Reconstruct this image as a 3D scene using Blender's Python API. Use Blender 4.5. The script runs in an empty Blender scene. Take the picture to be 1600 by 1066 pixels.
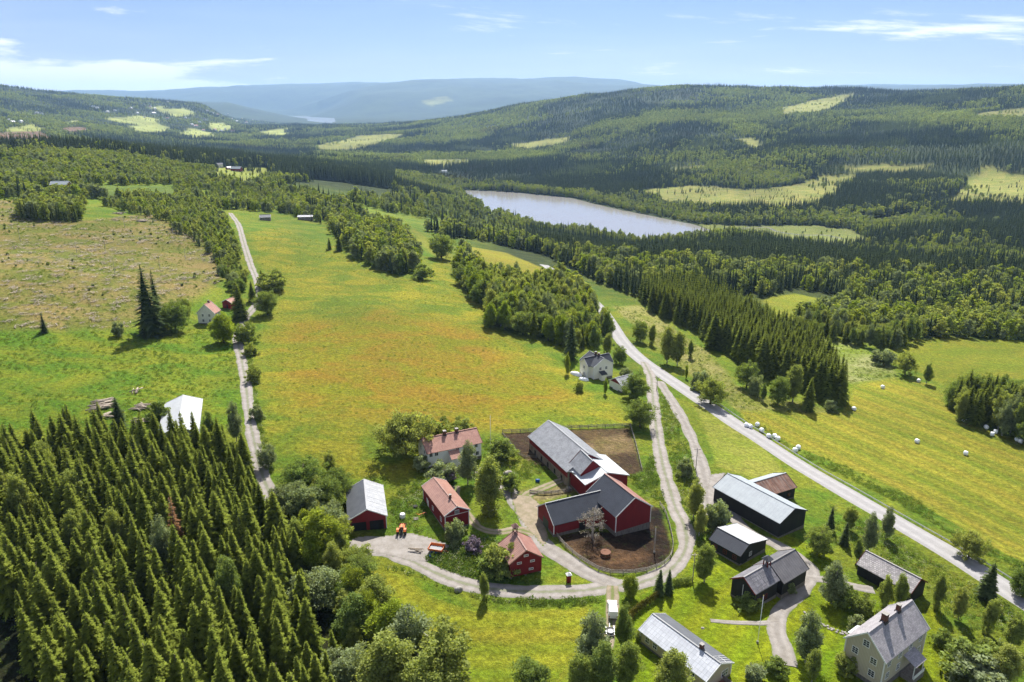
import bpy, bmesh, math, random
import numpy as np
from mathutils import Vector, Matrix

random.seed(7)
rng = np.random.default_rng(11)
R = math.radians
scn = bpy.context.scene
COL = scn.collection

# ------------------------------------------------------------------ camera
IMW, IMH, FPX, HZ, CAMZ = 1600, 1066, 1120.0, 165.0, 100.0
UP = 1.25        # heights and distances below were first judged for a camera at 80 m
TILT = math.atan((IMH / 2 - HZ) / FPX)
cam_d = bpy.data.cameras.new('camera')
cam = bpy.data.objects.new('camera', cam_d)
COL.objects.link(cam)
cam.location = (0, 0, CAMZ)
cam.rotation_euler = (math.pi / 2 - TILT, 0, 0)
cam_d.sensor_width = 36
cam_d.lens = FPX / IMW * 36
cam_d.clip_start = 1
cam_d.clip_end = 80000
scn.camera = cam

# ------------------------------------------------------------------ sky, sun, exposure
SUN_AZ, SUN_EL = R(7), R(50)          # azimuth to the right of the view (+Y), elevation
world = bpy.data.worlds.new('World')
scn.world = world
world.use_nodes = True
nt = world.node_tree
nt.nodes.clear()


def nd(t, typ, **kw):
    n = t.nodes.new(typ)
    for k, v in kw.items():
        if k == 'inp':
            for a, b in v.items():
                n.inputs[a].default_value = b
        else:
            setattr(n, k, v)
    return n


def mth(t, op, a, b=None, c=None, clamp=False):
    n = t.nodes.new('ShaderNodeMath')
    n.operation = op
    n.use_clamp = clamp
    for i, v in enumerate((a, b, c)):
        if v is None:
            continue
        if isinstance(v, (int, float)):
            n.inputs[i].default_value = v
        else:
            t.links.new(v, n.inputs[i])
    return n.outputs[0]


def sstep(t, x, a, b, lo=0.0, hi=1.0):
    n = t.nodes.new('ShaderNodeMapRange')
    n.interpolation_type = 'SMOOTHSTEP'
    t.links.new(x, n.inputs['Value'])
    for k, v in (('From Min', a), ('From Max', b), ('To Min', lo), ('To Max', hi)):
        n.inputs[k].default_value = v
    return n.outputs[0]


sky = nd(nt, 'ShaderNodeTexSky', sky_type='NISHITA', sun_disc=False, sun_elevation=SUN_EL,
         sun_rotation=SUN_AZ, altitude=450, air_density=1.15, dust_density=0.15, ozone_density=3.0)
tc = nd(nt, 'ShaderNodeTexCoord')
sep = nd(nt, 'ShaderNodeSeparateXYZ')
nt.links.new(tc.outputs['Generated'], sep.inputs[0])
X, Y, Z = sep.outputs
zc = mth(nt, 'MAXIMUM', Z, 0.0)
zz = mth(nt, 'ADD', zc, 0.10)
comb = nd(nt, 'ShaderNodeCombineXYZ')
nt.links.new(mth(nt, 'DIVIDE', X, zz), comb.inputs[0])
nt.links.new(mth(nt, 'DIVIDE', Y, zz), comb.inputs[1])
# thin high cloud
n1 = nd(nt, 'ShaderNodeTexNoise', inp={'Scale': 0.6, 'Detail': 9.0, 'Roughness': 0.62, 'Distortion': 0.5})
mp1 = nd(nt, 'ShaderNodeMapping', inp={'Location': (3.3, 1.7, 0.0), 'Scale': (0.8, 1.25, 1.0)})
nt.links.new(comb.outputs[0], mp1.inputs[0])
nt.links.new(mp1.outputs[0], n1.inputs[0])
# broken cloud, thickened overhead out of view to add fill light
c1 = sstep(nt, mth(nt, 'ADD', n1.outputs['Fac'], sstep(nt, Z, 0.10, 0.45, 0.0, 0.12)), 0.56, 0.67, 0.0, 0.94)
n1b = nd(nt, 'ShaderNodeTexNoise', inp={'Scale': 0.22, 'Detail': 4.0, 'Roughness': 0.6})
nt.links.new(mp1.outputs[0], n1b.inputs[0])
veil = sstep(nt, n1b.outputs['Fac'], 0.42, 0.75, 0.0, 0.22)
# cumulus bank low over the far hills
comb2 = nd(nt, 'ShaderNodeCombineXYZ')
az = mth(nt, 'ARCTAN2', X, Y)
nt.links.new(mth(nt, 'MULTIPLY', az, 5.0), comb2.inputs[0])
nt.links.new(mth(nt, 'MULTIPLY', Z, 24.0), comb2.inputs[1])
n2 = nd(nt, 'ShaderNodeTexNoise', inp={'Scale': 1.4, 'Detail': 8.0, 'Roughness': 0.58})
nt.links.new(comb2.outputs[0], n2.inputs[0])
n3 = nd(nt, 'ShaderNodeTexNoise', inp={'Scale': 0.9, 'Detail': 1.0})
cb3 = nd(nt, 'ShaderNodeCombineXYZ')
nt.links.new(az, cb3.inputs[0])
nt.links.new(cb3.outputs[0], n3.inputs[0])
# the bank reaches higher towards the left of the view, fades out to the right
reach = sstep(nt, az, -0.75, 0.05, 0.074, 0.006)
hgt = mth(nt, 'ADD', reach, mth(nt, 'MULTIPLY', mth(nt, 'SUBTRACT', n2.outputs['Fac'], 0.5), 0.10))
c2 = sstep(nt, mth(nt, 'SUBTRACT', hgt, Z), 0.002, 0.016)
cl = mth(nt, 'MAXIMUM', mth(nt, 'MAXIMUM', c1, veil), mth(nt, 'MULTIPLY', c2, 0.95))
mix = nd(nt, 'ShaderNodeMix', data_type='RGBA')
nt.links.new(cl, mix.inputs['Factor'])
tint = nd(nt, 'ShaderNodeMix', data_type='RGBA', blend_type='MULTIPLY', inp={'Factor': 1.0, 'B': (0.50, 0.52, 0.745, 1)})
nt.links.new(sky.outputs[0], tint.inputs['A'])
nt.links.new(tint.outputs['Result'], mix.inputs['A'])
mix.inputs['B'].default_value = (8.6, 8.7, 8.9, 1)
bg = nd(nt, 'ShaderNodeBackground', inp={'Strength': 0.050})
nt.links.new(mix.outputs['Result'], bg.inputs[0])
wo = nd(nt, 'ShaderNodeOutputWorld')
nt.links.new(bg.outputs[0], wo.inputs[0])

sun_d = bpy.data.lights.new('sun', 'SUN')
sun_d.energy = 3.4
sun_d.angle = R(0.9)
sun_d.color = (1.0, 0.955, 0.88)
sun = bpy.data.objects.new('sun', sun_d)
COL.objects.link(sun)
sdir = Vector((math.sin(SUN_AZ) * math.cos(SUN_EL), math.cos(SUN_AZ) * math.cos(SUN_EL), math.sin(SUN_EL)))
sun.rotation_euler = (-sdir).to_track_quat('-Z', 'Y').to_euler()
sun.location = (0, 0, 400)

vs = scn.view_settings
vs.view_transform = 'Standard'
vs.look = 'None'
vs.gamma = 1.0
vs.exposure = 1.56
vs.use_curve_mapping = False
scn.cycles.max_bounces = 6
scn.cycles.diffuse_bounces = 3
scn.cycles.transmission_bounces = 4
scn.cycles.volume_bounces = 0
scn.cycles.transparent_max_bounces = 6
scn.cycles.use_denoising = True
scn.cycles.use_light_tree = False

# ------------------------------------------------------------------ pixel -> ray
CT, ST = math.cos(TILT), math.sin(TILT)


def ray(px, py):
    a = (px - IMW / 2) / FPX
    b = (IMH / 2 - py) / FPX
    return np.array((a, CT + b * ST, -ST + b * CT))


def at_z(px, py, z):
    d = ray(px, py)
    t = (z - CAMZ) / d[2]
    return np.array((d[0] * t, d[1] * t, z))


def srgb(r, g, b, k=1.0):
    f = lambda c: ((c / 255 / 12.92) if c <= 10 else ((c / 255 + 0.055) / 1.055) ** 2.4)
    return (f(r) * k, f(g) * k, f(b) * k)


# ------------------------------------------------------------------ terrain heights
# a pixel gives a direction; the height (or, far away, the distance) is judged from house, tree and bale sizes
CZ = [(800, 900, 0), (600, 860, 0), (1000, 900, 0), (960, 850, 0), (700, 720, 2), (580, 800, .5), (850, 700, 0),
      (1000, 700, -1), (1050, 800, -1), (1150, 800, -1.5), (1150, 870, -1), (1200, 930, -1), (1380, 1000, -1.5),
      (1080, 1020, 0), (800, 1020, -1), (620, 1000, -1), (1390, 890, -2), (1590, 940, -3.5), (1450, 840, -3.7),
      (1300, 757, -4), (1150, 663, -4.5), (1050, 592, -5), (975, 535, -6), (900, 445, -12), (1590, 1040, -2.5),
      (1250, 700, -6.5), (1450, 700, -8.5), (1590, 800, -8), (1590, 700, -9.5), (1400, 620, -10), (1350, 560, -12),
      (1500, 560, -13.5), (1590, 560, -14.5), (1250, 480, -18), (1450, 480, -24), (1100, 520, -11), (1200, 590, -9),
      (600, 620, 3), (800, 600, 1), (500, 680, 4), (450, 560, 5), (600, 500, 5.5), (800, 520, 1), (700, 450, 3),
      (450, 420, 7), (550, 390, 7), (850, 480, -4), (380, 700, 4), (380, 560, 5), (400, 430, 8), (365, 340, 9),
      (320, 505, 6), (100, 600, 8), (20, 560, 10), (200, 500, 10), (100, 430, 18), (300, 400, 12), (20, 330, 25),
      (200, 330, 20), (100, 292, 22), (300, 262, 6), (370, 270, 0), (470, 340, 4), (600, 340, -8), (450, 300, 0),
      (700, 350, -28), (780, 400, -12), (200, 800, 4), (50, 900, 5), (300, 1000, 2), (50, 1050, 4), (450, 900, 1), (0, 700, 7),
      (300, 640, 6), (730, 298, -57), (850, 306, -57), (950, 326, -57), (1050, 346, -57), (1130, 360, -57),
      (900, 350, -57), (1000, 368, -57), (800, 325, -57), (900, 385, -47), (1000, 392, -48), (1100, 402, -47), (800, 372, -44),
      (1300, 395, -50), (1500, 390, -46), (1590, 430, -32), (900, 412, -26), (1100, 440, -24), (1300, 430, -35),
      (1250, 368, -55), (1340, 365, -54), (1080, 300, -50), (1300, 300, -42), (1300, 280, -38), (1500, 300, -36),
      (1590, 280, -28), (1590, 330, -42), (700, 255, -50), (1200, 330, -54), (550, 300, -15), (620, 290, -30)]
CD = [(860, 225, 2200), (580, 222, 2600), (1000, 250, 1650), (1250, 240, 1500), (1500, 220, 1700), (1590, 230, 1500),
      (1000, 190, 2300), (1200, 180, 2400), (1240, 157, 2900), (1050, 135, 3300), (900, 154, 3300), (800, 168, 3400),
      (700, 190, 3300), (630, 207, 3100), (1150, 139, 3200), (1300, 142, 3100), (1450, 146, 3000), (1560, 141, 2700),
      (1600, 136, 2600), (1400, 180, 2300), (1590, 180, 2000), (1700, 130, 2600),
      (190, 238, 1000), (60, 245, 900), (400, 252, 1350), (480, 248, 1700), (20, 222, 2000),
      (100, 190, 3000), (0, 136, 4500), (100, 150, 4500), (200, 156, 4600), (350, 167, 4800), (450, 190, 5500),
      (250, 205, 3300), (350, 210, 3300), (500, 207, 5000), (490, 189, 6600), (430, 186, 7000), (480, 168, 12000), (430, 166, 12500), (-100, 128, 4300),
      (200, 153, 13500), (330, 147, 13500), (450, 145, 13000), (560, 140, 11500), (700, 129, 11500), (780, 128, 12000),
      (850, 122, 13000), (900, 119, 13500), (960, 124, 13500), (1000, 130, 13500), (700, 155, 9500), (600, 175, 9000),
      (1100, 145, 14000), (1290, 137, 14500), (1420, 130, 14500), (1550, 134, 14500), (1700, 131, 14500)]
pts = []
for px, py, z in CZ:
    p = at_z(px, py, z * UP)
    pts.append((p[0], p[1], z * UP))
for px, py, d in CD:
    r_ = ray(px, py)
    t = d * UP / math.hypot(r_[0], r_[1])
    pts.append((r_[0] * t, r_[1] * t, CAMZ + r_[2] * t))


def wp(azd, d, z):
    d, z = d * UP, z * UP
    pts.append((d * math.sin(R(azd)), d * math.cos(R(azd)), z))


for a in (-38, -25, -10, 5, 20, 35):
    wp(a, 25, 0)
    wp(a, 9000, 120)
for a in (-70, 70):
    for d, z in ((25, 2), (100, 4), (300, 10), (1000, 20), (3000, 90), (9000, 200), (9000, 150)):
        wp(a, d, z if a < 0 else z * .4 - 6)
for a, z in ((8, -40), (15, -40), (22, -40), (30, -40), (36, -30)):
    wp(a, 5200, z)
    wp(a, 8500, z - 20)
for a, z in ((-33, 60), (-28, 40), (-22, -20), (-18, -70)):
    wp(a, 7000, z)
for a, z in ((-33, -20), (-27, -45), (-22, -60)):
    wp(a, 1900, z)
for a, z in ((-14, -75), (-10, -70), (-6, -60)):
    wp(a, 6500, z)
pts = np.array(pts)


def uv_of(x, y):
    return np.clip(np.arctan2(x, y), -1.3, 1.3), np.log(np.maximum(np.hypot(x, y), 5.0))


cu, cv = uv_of(pts[:, 0], pts[:, 1])
KC = 0.05
D = np.sqrt((cu[:, None] - cu) ** 2 + (cv[:, None] - cv) ** 2 + KC ** 2)
N = len(pts)
A = np.zeros((N + 3, N + 3))
A[:N, :N] = -D + np.eye(N) * 0.004
A[:N, N] = 1; A[:N, N + 1] = cu; A[:N, N + 2] = cv
A[N, :N] = 1; A[N + 1, :N] = cu; A[N + 2, :N] = cv
wts = np.linalg.solve(A, np.concatenate([pts[:, 2], np.zeros(3)]))

LN0, LN1 = math.log(8.0), math.log(23500.0)
vv = np.concatenate([np.linspace(LN0, math.log(60), 26)[:-1], np.linspace(math.log(60), math.log(600), 440)[:-1],
                     np.linspace(math.log(600), math.log(6000), 300)[:-1], np.linspace(math.log(6000), LN1, 120)])
aa = np.concatenate([np.linspace(-180, -62, 24)[:-1], np.linspace(-62, 62, 440)[:-1], np.linspace(62, 180, 24)])
aa = np.radians(aa)
GV, GA = np.meshgrid(vv, aa, indexing='ij')
GX = np.exp(GV) * np.sin(GA)
GY = np.exp(GV) * np.cos(GA)
ga = np.clip(GA, -1.3, 1.3)
GZ = np.full(GX.shape, wts[N]) + wts[N + 1] * ga + wts[N + 2] * GV
for i in range(N):
    GZ -= wts[i] * np.sqrt((ga - cu[i]) ** 2 + (GV - cv[i]) ** 2 + KC ** 2)


# value noise for numpy
_perm = np.random.default_rng(5).random((256, 256))


def vnoise(x, y):
    xi = np.floor(x).astype(int); yi = np.floor(y).astype(int)
    fx = x - xi; fy = y - yi
    fx = fx * fx * (3 - 2 * fx); fy = fy * fy * (3 - 2 * fy)
    a = _perm[xi & 255, yi & 255]; b = _perm[(xi + 1) & 255, yi & 255]
    c = _perm[xi & 255, (yi + 1) & 255]; d = _perm[(xi + 1) & 255, (yi + 1) & 255]
    return (a * (1 - fx) + b * fx) * (1 - fy) + (c * (1 - fx) + d * fx) * fy


def fbm(x, y, s, o=4):
    v = 0; amp = 1; tot = 0
    for k in range(o):
        v = v + amp * vnoise(x / s + 17.3 * k, y / s - 9.1 * k)
        tot += amp; amp *= .5; s *= .5
    return v / tot - 0.5


GD = np.hypot(GX, GY)
far = np.clip((GD - 500) / 3000, 0, 1)
GZ += (fbm(GX, GY, 2600, 5) * 150 + fbm(GX, GY, 900, 4) * 90) * np.clip((GD - 6500) / 5000, 0, 1) + fbm(GX, GY, 420, 4) * 26 * far + fbm(GX, GY, 90, 4) * (1.2 + 3 * far)
GZ += fbm(GX, GY, 14, 2) * 0.35
# drop the rim so that the sheet ends below the horizon
GZ -= np.clip((GD - 19500) / 3500, 0, 1) * 300

# ------------------------------------------------------------------ lake carved into it
LAKE_Z = -71.0
LAKE_PX = [(722, 297), (760, 298), (800, 300), (850, 305), (893, 309), (930, 318), (970, 327), (1010, 335), (1050, 343), (1085, 350),
           (1115, 359), (1140, 366), (1135, 374), (1090, 377), (1000, 374), (930, 367), (860, 356), (800, 344), (765, 332), (745, 318), (728, 305)]
FARLAKE_PX = [(447, 176), (480, 175.5), (486, 178), (520, 180), (527, 186), (515, 192), (500, 190), (480, 186), (478, 182), (455, 179)]


def in_poly(x, y, poly):
    x = np.asarray(x); y = np.asarray(y)
    ins = np.zeros(x.shape, bool)
    n = len(poly)
    for i in range(n):
        x0, y0 = poly[i]; x1, y1 = poly[(i + 1) % n]
        if y0 == y1:
            continue
        c = ((y0 > y) != (y1 > y)) & (x < (x1 - x0) * (y - y0) / (y1 - y0) + x0)
        ins ^= c
    return ins


def poly_dist(x, y, poly):
    d = np.full(np.shape(x), 1e9)
    n = len(poly)
    for i in range(n):
        x0, y0 = poly[i]; x1, y1 = poly[(i + 1) % n]
        dx, dy = x1 - x0, y1 - y0
        t = np.clip(((x - x0) * dx + (y - y0) * dy) / (dx * dx + dy * dy + 1e-9), 0, 1)
        d = np.minimum(d, np.hypot(x - x0 - t * dx, y - y0 - t * dy))
    return d


lake_w = [tuple(at_z(px, py, LAKE_Z)[:2]) for px, py in LAKE_PX]
inl = in_poly(GX, GY, lake_w)
dl = poly_dist(GX, GY, lake_w)
sd = np.where(inl, -dl, dl) + fbm(GX, GY, 30, 3) * 8
band = np.clip(sd / 60, 0, 1)
shore = LAKE_Z + np.clip(sd * 0.06, -3, 2.5)
GZ = np.where(sd < 60, shore * (1 - band) + np.maximum(GZ, LAKE_Z + 1.5) * band, GZ)
FL_Z = -75.0
fl_w = [tuple(at_z(px, 181 + (py - 175.5) * .75, FL_Z)[:2]) for px, py in FARLAKE_PX]
flm = [(sum(p[0] for p in fl_w) / len(fl_w)), (sum(p[1] for p in fl_w) / len(fl_w))]
m = (np.abs(GX - flm[0]) < 2500) & (np.abs(GY - flm[1]) < 3500)
sf = np.where(in_poly(GX, GY, fl_w), -1, 1) * np.where(m, poly_dist(GX, GY, fl_w), 1e6)
GZ = np.where(sf < 0, FL_Z - 6, np.where(sf < 900, np.maximum(FL_Z + 2 + 0 * GZ, GZ * (sf / 900) + (FL_Z + 4) * (1 - sf / 900)), GZ))
# the valley floor in front of the far lake lies below its line of sight
wa = np.clip((R(7) - np.abs(GA - R(-16))) / R(4), 0, 1) * np.clip((GD - 3700) / 1200, 0, 1) * np.clip((7800 - GD) / 900, 0, 1)
lim = CAMZ - GD * math.tan(R(1.42)) - 10
GZ = GZ + (np.minimum(GZ, lim) - GZ) * (wa * wa * (3 - 2 * wa))


def ground(x, y):
    x = np.asarray(x, float); y = np.asarray(y, float)
    v = np.clip(np.log(np.maximum(np.hypot(x, y), 8.01)), LN0, LN1 - 1e-6)
    a = np.arctan2(x, y)
    fi = np.interp(v, vv, np.arange(len(vv))); fj = np.interp(a, aa, np.arange(len(aa)))
    i = np.minimum(fi.astype(int), len(vv) - 2); j = np.minimum(fj.astype(int), len(aa) - 2)
    fi = fi - i; fj = fj - j
    return (GZ[i, j] * (1 - fi) + GZ[i + 1, j] * fi) * (1 - fj) + (GZ[i, j + 1] * (1 - fi) + GZ[i + 1, j + 1] * fi) * fj


_TS = np.exp(np.linspace(math.log(30), math.log(22500), 2600))


def hit(px, py):
    d = ray(px, py)
    d = d / math.hypot(d[0], d[1])
    z = CAMZ + d[2] * _TS
    g = ground(d[0] * _TS, d[1] * _TS)
    below = np.nonzero(z <= g)[0]
    if len(below) == 0:
        k = int(np.argmin(z - g)); t = _TS[k]
    else:
        k = below[0]
        if k == 0:
            t = _TS[0]
        else:
            e0 = z[k - 1] - g[k - 1]; e1 = z[k] - g[k]
            t = _TS[k - 1] + (_TS[k] - _TS[k - 1]) * e0 / (e0 - e1)
    x, y = d[0] * t, d[1] * t
    return np.array((x, y, float(ground(x, y))))


def hits(lst):
    return [hit(p[0], p[1]) for p in lst]


def project(x, y, z):
    f = y * CT - (z - CAMZ) * ST
    u = y * ST + (z - CAMZ) * CT
    return IMW / 2 + FPX * x / f, IMH / 2 - FPX * u / f


def wpoly(pxs):
    """pixel outline on the ground -> world outline, with extra points along long edges"""
    out = []
    n = len(pxs)
    for i in range(n):
        a = pxs[i]; b = pxs[(i + 1) % n]
        k = max(1, int(math.hypot(b[0] - a[0], b[1] - a[1]) / 40))
        for j in range(k):
            out.append((a[0] + (b[0] - a[0]) * j / k, a[1] + (b[1] - a[1]) * j / k))
    return [tuple(hit(*p)[:2]) for p in out]

# ------------------------------------------------------------------ helpers for objects
MATS = {}


def link(o, parent=None):
    COL.objects.link(o)
    if parent is not None:
        o.parent = parent
    return o


def tag(o, label=None, cat=None, group=None, kind=None):
    if label: o['label'] = label
    if cat: o['category'] = cat
    if group: o['group'] = group
    if kind: o['kind'] = kind
    return o


def empty(name, loc, rz=0.0):
    o = bpy.data.objects.new(name, None)
    o.empty_display_size = 0.5
    o.location = loc
    o.rotation_euler = (0, 0, rz)
    return link(o)


class MB:
    def __init__(s):
        s.v = []; s.f = []

    def add(s, vs_, fs):
        k = len(s.v)
        s.v += [tuple(map(float, v)) for v in vs_]
        s.f += [tuple(i + k for i in f) for f in fs]
        return s

    def box(s, x0, x1, y0, y1, z0, z1):
        return s.add([(x0, y0, z0), (x1, y0, z0), (x1, y1, z0), (x0, y1, z0), (x0, y0, z1), (x1, y0, z1), (x1, y1, z1), (x0, y1, z1)],
                     [(0, 3, 2, 1), (4, 5, 6, 7), (0, 1, 5, 4), (1, 2, 6, 5), (2, 3, 7, 6), (3, 0, 4, 7)])

    def bar(s, a, b, w, h=None):
        a = Vector(a); b = Vector(b); h = h or w
        d = (b - a).normalized()
        up = Vector((0, 0, 1)) if abs(d.z) < 0.95 else Vector((1, 0, 0))
        x = d.cross(up).normalized() * w / 2
        y = x.cross(d).normalized() * h / 2
        vs_ = [p + q for p in (a, b) for q in (-x - y, x - y, x + y, -x + y)]
        return s.add(vs_, [(0, 1, 2, 3)[::-1], (4, 5, 6, 7), (0, 1, 5, 4), (1, 2, 6, 5), (2, 3, 7, 6), (3, 0, 4, 7)])

    def tube(s, path, radii, n=8, cap=True):
        rings = []
        k0 = len(s.v)
        P = [Vector(p) for p in path]
        for i, p in enumerate(P):
            d = (P[min(i + 1, len(P) - 1)] - P[max(i - 1, 0)]).normalized()
            up = Vector((0, 0, 1)) if abs(d.z) < 0.9 else Vector((1, 0, 0))
            x = d.cross(up).normalized(); y = x.cross(d)
            for k in range(n):
                a = 2 * math.pi * k / n
                s.v.append(tuple(p + (x * math.cos(a) + y * math.sin(a)) * radii[i]))
        for i in range(len(P) - 1):
            for k in range(n):
                a = k0 + i * n + k; b = k0 + i * n + (k + 1) % n
                s.f.append((a, b, b + n, a + n))
        if cap:
            s.f.append(tuple(k0 + k for k in range(n))[::-1])
            s.f.append(tuple(k0 + (len(P) - 1) * n + k for k in range(n)))
        return s

    def lathe(s, prof, n=16, c=(0, 0, 0), axis='z'):
        k0 = len(s.v)
        for r, z in prof:
            for k in range(n):
                a = 2 * math.pi * k / n
                p = (r * math.cos(a), r * math.sin(a), z)
                if axis == 'y': p = (p[0], p[2], p[1])
                if axis == 'x': p = (p[2], p[0], p[1])
                s.v.append((p[0] + c[0], p[1] + c[1], p[2] + c[2]))
        for i in range(len(prof) - 1):
            for k in range(n):
                a = k0 + i * n + k; b = k0 + i * n + (k + 1) % n
                s.f.append((a, b, b + n, a + n))
        s.f.append(tuple(k0 + k for k in range(n))[::-1])
        s.f.append(tuple(k0 + (len(prof) - 1) * n + k for k in range(n)))
        return s

    def prism(s, poly, z0, z1):
        n = len(poly)
        return s.add([(x, y, z0) for x, y in poly] + [(x, y, z1) for x, y in poly],
                     [tuple(range(n))[::-1], tuple(range(n, 2 * n))] + [(i, (i + 1) % n, n + (i + 1) % n, n + i) for i in range(n)])

    def mesh(s, name, mat, smooth=False):
        me = bpy.data.meshes.new(name)
        me.from_pydata(s.v, [], s.f)
        if mat is not None:
            me.materials.append(mat)
        if smooth:
            me.polygons.foreach_set('use_smooth', [True] * len(me.polygons))
        me.update()
        return me

    def build(s, name, mat, parent=None, smooth=False):
        return link(bpy.data.objects.new(name, s.mesh(name, mat, smooth)), parent)


def np_mesh(name, V, Fc, mat, smooth=True):
    """V (n,3) array, Fc (m,k) array of k-gons"""
    me = bpy.data.meshes.new(name)
    n, k = Fc.shape
    me.vertices.add(len(V)); me.vertices.foreach_set('co', np.ascontiguousarray(V, np.float32).ravel())
    me.loops.add(n * k); me.loops.foreach_set('vertex_index', np.ascontiguousarray(Fc, np.int32).ravel())
    me.polygons.add(n)
    me.polygons.foreach_set('loop_start', np.arange(0, n * k, k, dtype=np.int32))
    if smooth:
        me.polygons.foreach_set('use_smooth', np.ones(n, bool))
    me.update(calc_edges=True)
    if mat is not None:
        me.materials.append(mat)
    return me


def set_attr(me, name, arr, typ):
    a = me.attributes.new(name, typ, 'POINT')
    key = {'FLOAT': 'value', 'FLOAT_COLOR': 'color', 'INT': 'value', 'FLOAT_VECTOR': 'vector'}[typ]
    a.data.foreach_set(key, np.ascontiguousarray(arr).ravel())


def new_mat(name):
    m_ = bpy.data.materials.new(name)
    m_.use_nodes = True
    t = m_.node_tree
    for n in list(t.nodes):
        if n.type != 'OUTPUT_MATERIAL':
            t.nodes.remove(n)
    return m_, t, [n for n in t.nodes if n.type == 'OUTPUT_MATERIAL'][0]


def noise(t, vec, scale, detail=4.0, rough=0.55, dist=0.0):
    n = nd(t, 'ShaderNodeTexNoise', inp={'Scale': scale, 'Detail': detail, 'Roughness': rough, 'Distortion': dist})
    if vec is not None:
        t.links.new(vec, n.inputs['Vector'])
    return n.outputs['Fac']


def cmix(t, fac, a, b, mode='MIX'):
    n = nd(t, 'ShaderNodeMix', data_type='RGBA', blend_type=mode)
    for key, v in (('Factor', fac), ('A', a), ('B', b)):
        if isinstance(v, (int, float)):
            n.inputs[key].default_value = v
        elif isinstance(v, tuple):
            n.inputs[key].default_value = (*v[:3], 1)
        else:
            t.links.new(v, n.inputs[key])
    return n.outputs['Result']


def scale_col(t, col, fac):
    n = nd(t, 'ShaderNodeVectorMath', operation='SCALE')
    t.links.new(col, n.inputs[0])
    t.links.new(fac, n.inputs['Scale'])
    return n.outputs[0]


def attr(t, name):
    return nd(t, 'ShaderNodeAttribute', attribute_name=name)


# ------------------------------------------------------------------ ground material
GK = 0.47
gm, t, out = new_mat('ground_cover')
co = nd(t, 'ShaderNodeTexCoord').outputs['Object']
A_ = attr(t, 'col_a').outputs['Color']
B_ = attr(t, 'col_b').outputs['Color']
mow = attr(t, 'mow').outputs['Fac']
stre = nd(t, 'ShaderNodeMapping', inp={'Rotation': (0, 0, 0.35), 'Scale': (1.0, 1.5, 1.0)})
t.links.new(co, stre.inputs[0])
f1 = noise(t, stre.outputs[0], 0.045, 6.0, 0.66, 0.6)
f2 = noise(t, co, 0.9, 3.0, 0.68)
f3 = noise(t, co, 0.011, 2.0, 0.6)
f4 = noise(t, co, 4.5, 1.0, 0.6)
fac = sstep(t, f1, 0.36, 0.66)
mowf = sstep(t, mow, 0.5, 2.0, 0.0, 1.0)
rows = mth(t, 'ADD', 0.5, mth(t, 'ADD', mth(t, 'MULTIPLY', mth(t, 'SINE', mth(t, 'MULTIPLY', mow, 0.9)), 0.26), mth(t, 'MULTIPLY', mth(t, 'SINE', mth(t, 'MULTIPLY', mow, 0.23)), 0.28)))
rows = mth(t, 'ADD', mth(t, 'MULTIPLY', rows, 0.75), mth(t, 'MULTIPLY', fac, 0.25))
facm = mth(t, 'ADD', mth(t, 'MULTIPLY', fac, mth(t, 'SUBTRACT', 1.0, mowf)), mth(t, 'MULTIPLY', rows, mowf))
base = cmix(t, facm, A_, B_)
# small weeds and tussocks: clumps of darker, lusher green
vor = nd(t, 'ShaderNodeTexVoronoi', inp={'Scale': 0.42, 'Randomness': 1.0})
t.links.new(co, vor.inputs['Vector'])
cl_ = mth(t, 'MULTIPLY', sstep(t, vor.outputs['Distance'], 0.15, 0.62, 1.0, 0.0), sstep(t, f2, 0.45, 0.72))
lush = cmix(t, mth(t, 'MULTIPLY', cl_, 0.75), base, cmix(t, 0.6, base, (0.035, 0.075, 0.012)))
br = mth(t, 'MULTIPLY', sstep(t, f2, 0.28, 0.74, 0.60, 1.36), sstep(t, f4, 0.2, 0.8, 0.70, 1.30))
f5 = noise(t, co, 0.0017, 4.0, 0.65)
br = mth(t, 'MULTIPLY', br, mth(t, 'MULTIPLY', sstep(t, f3, 0.25, 0.75, 0.86, 1.14), sstep(t, f5, 0.32, 0.68, 0.72, 1.24)))
st = mth(t, 'SINE', mth(t, 'MULTIPLY', mow, 1.75))
st2 = mth(t, 'SINE', mth(t, 'MULTIPLY', mow, 0.47))
br = mth(t, 'MULTIPLY', br, mth(t, 'ADD', 1.0, mth(t, 'MULTIPLY', mowf, mth(t, 'ADD', mth(t, 'MULTIPLY', st, 0.07), mth(t, 'MULTIPLY', st2, 0.08)))))
col = scale_col(t, lush, br)
bs = nd(t, 'ShaderNodeBsdfPrincipled', inp={'Roughness': 0.95, 'Specular IOR Level': 0.1})
t.links.new(col, bs.inputs['Base Color'])
bmp = nd(t, 'ShaderNodeBump', inp={'Strength': 0.75, 'Distance': 0.5})
t.links.new(mth(t, 'ADD', mth(t, 'ADD', f2, mth(t, 'MULTIPLY', f4, 0.4)), mth(t, 'MULTIPLY', cl_, 0.6)), bmp.inputs['Height'])
t.links.new(bmp.outputs[0], bs.inputs['Normal'])
t.links.new(bs.outputs[0], out.inputs[0])
MATS['ground'] = gm

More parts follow.
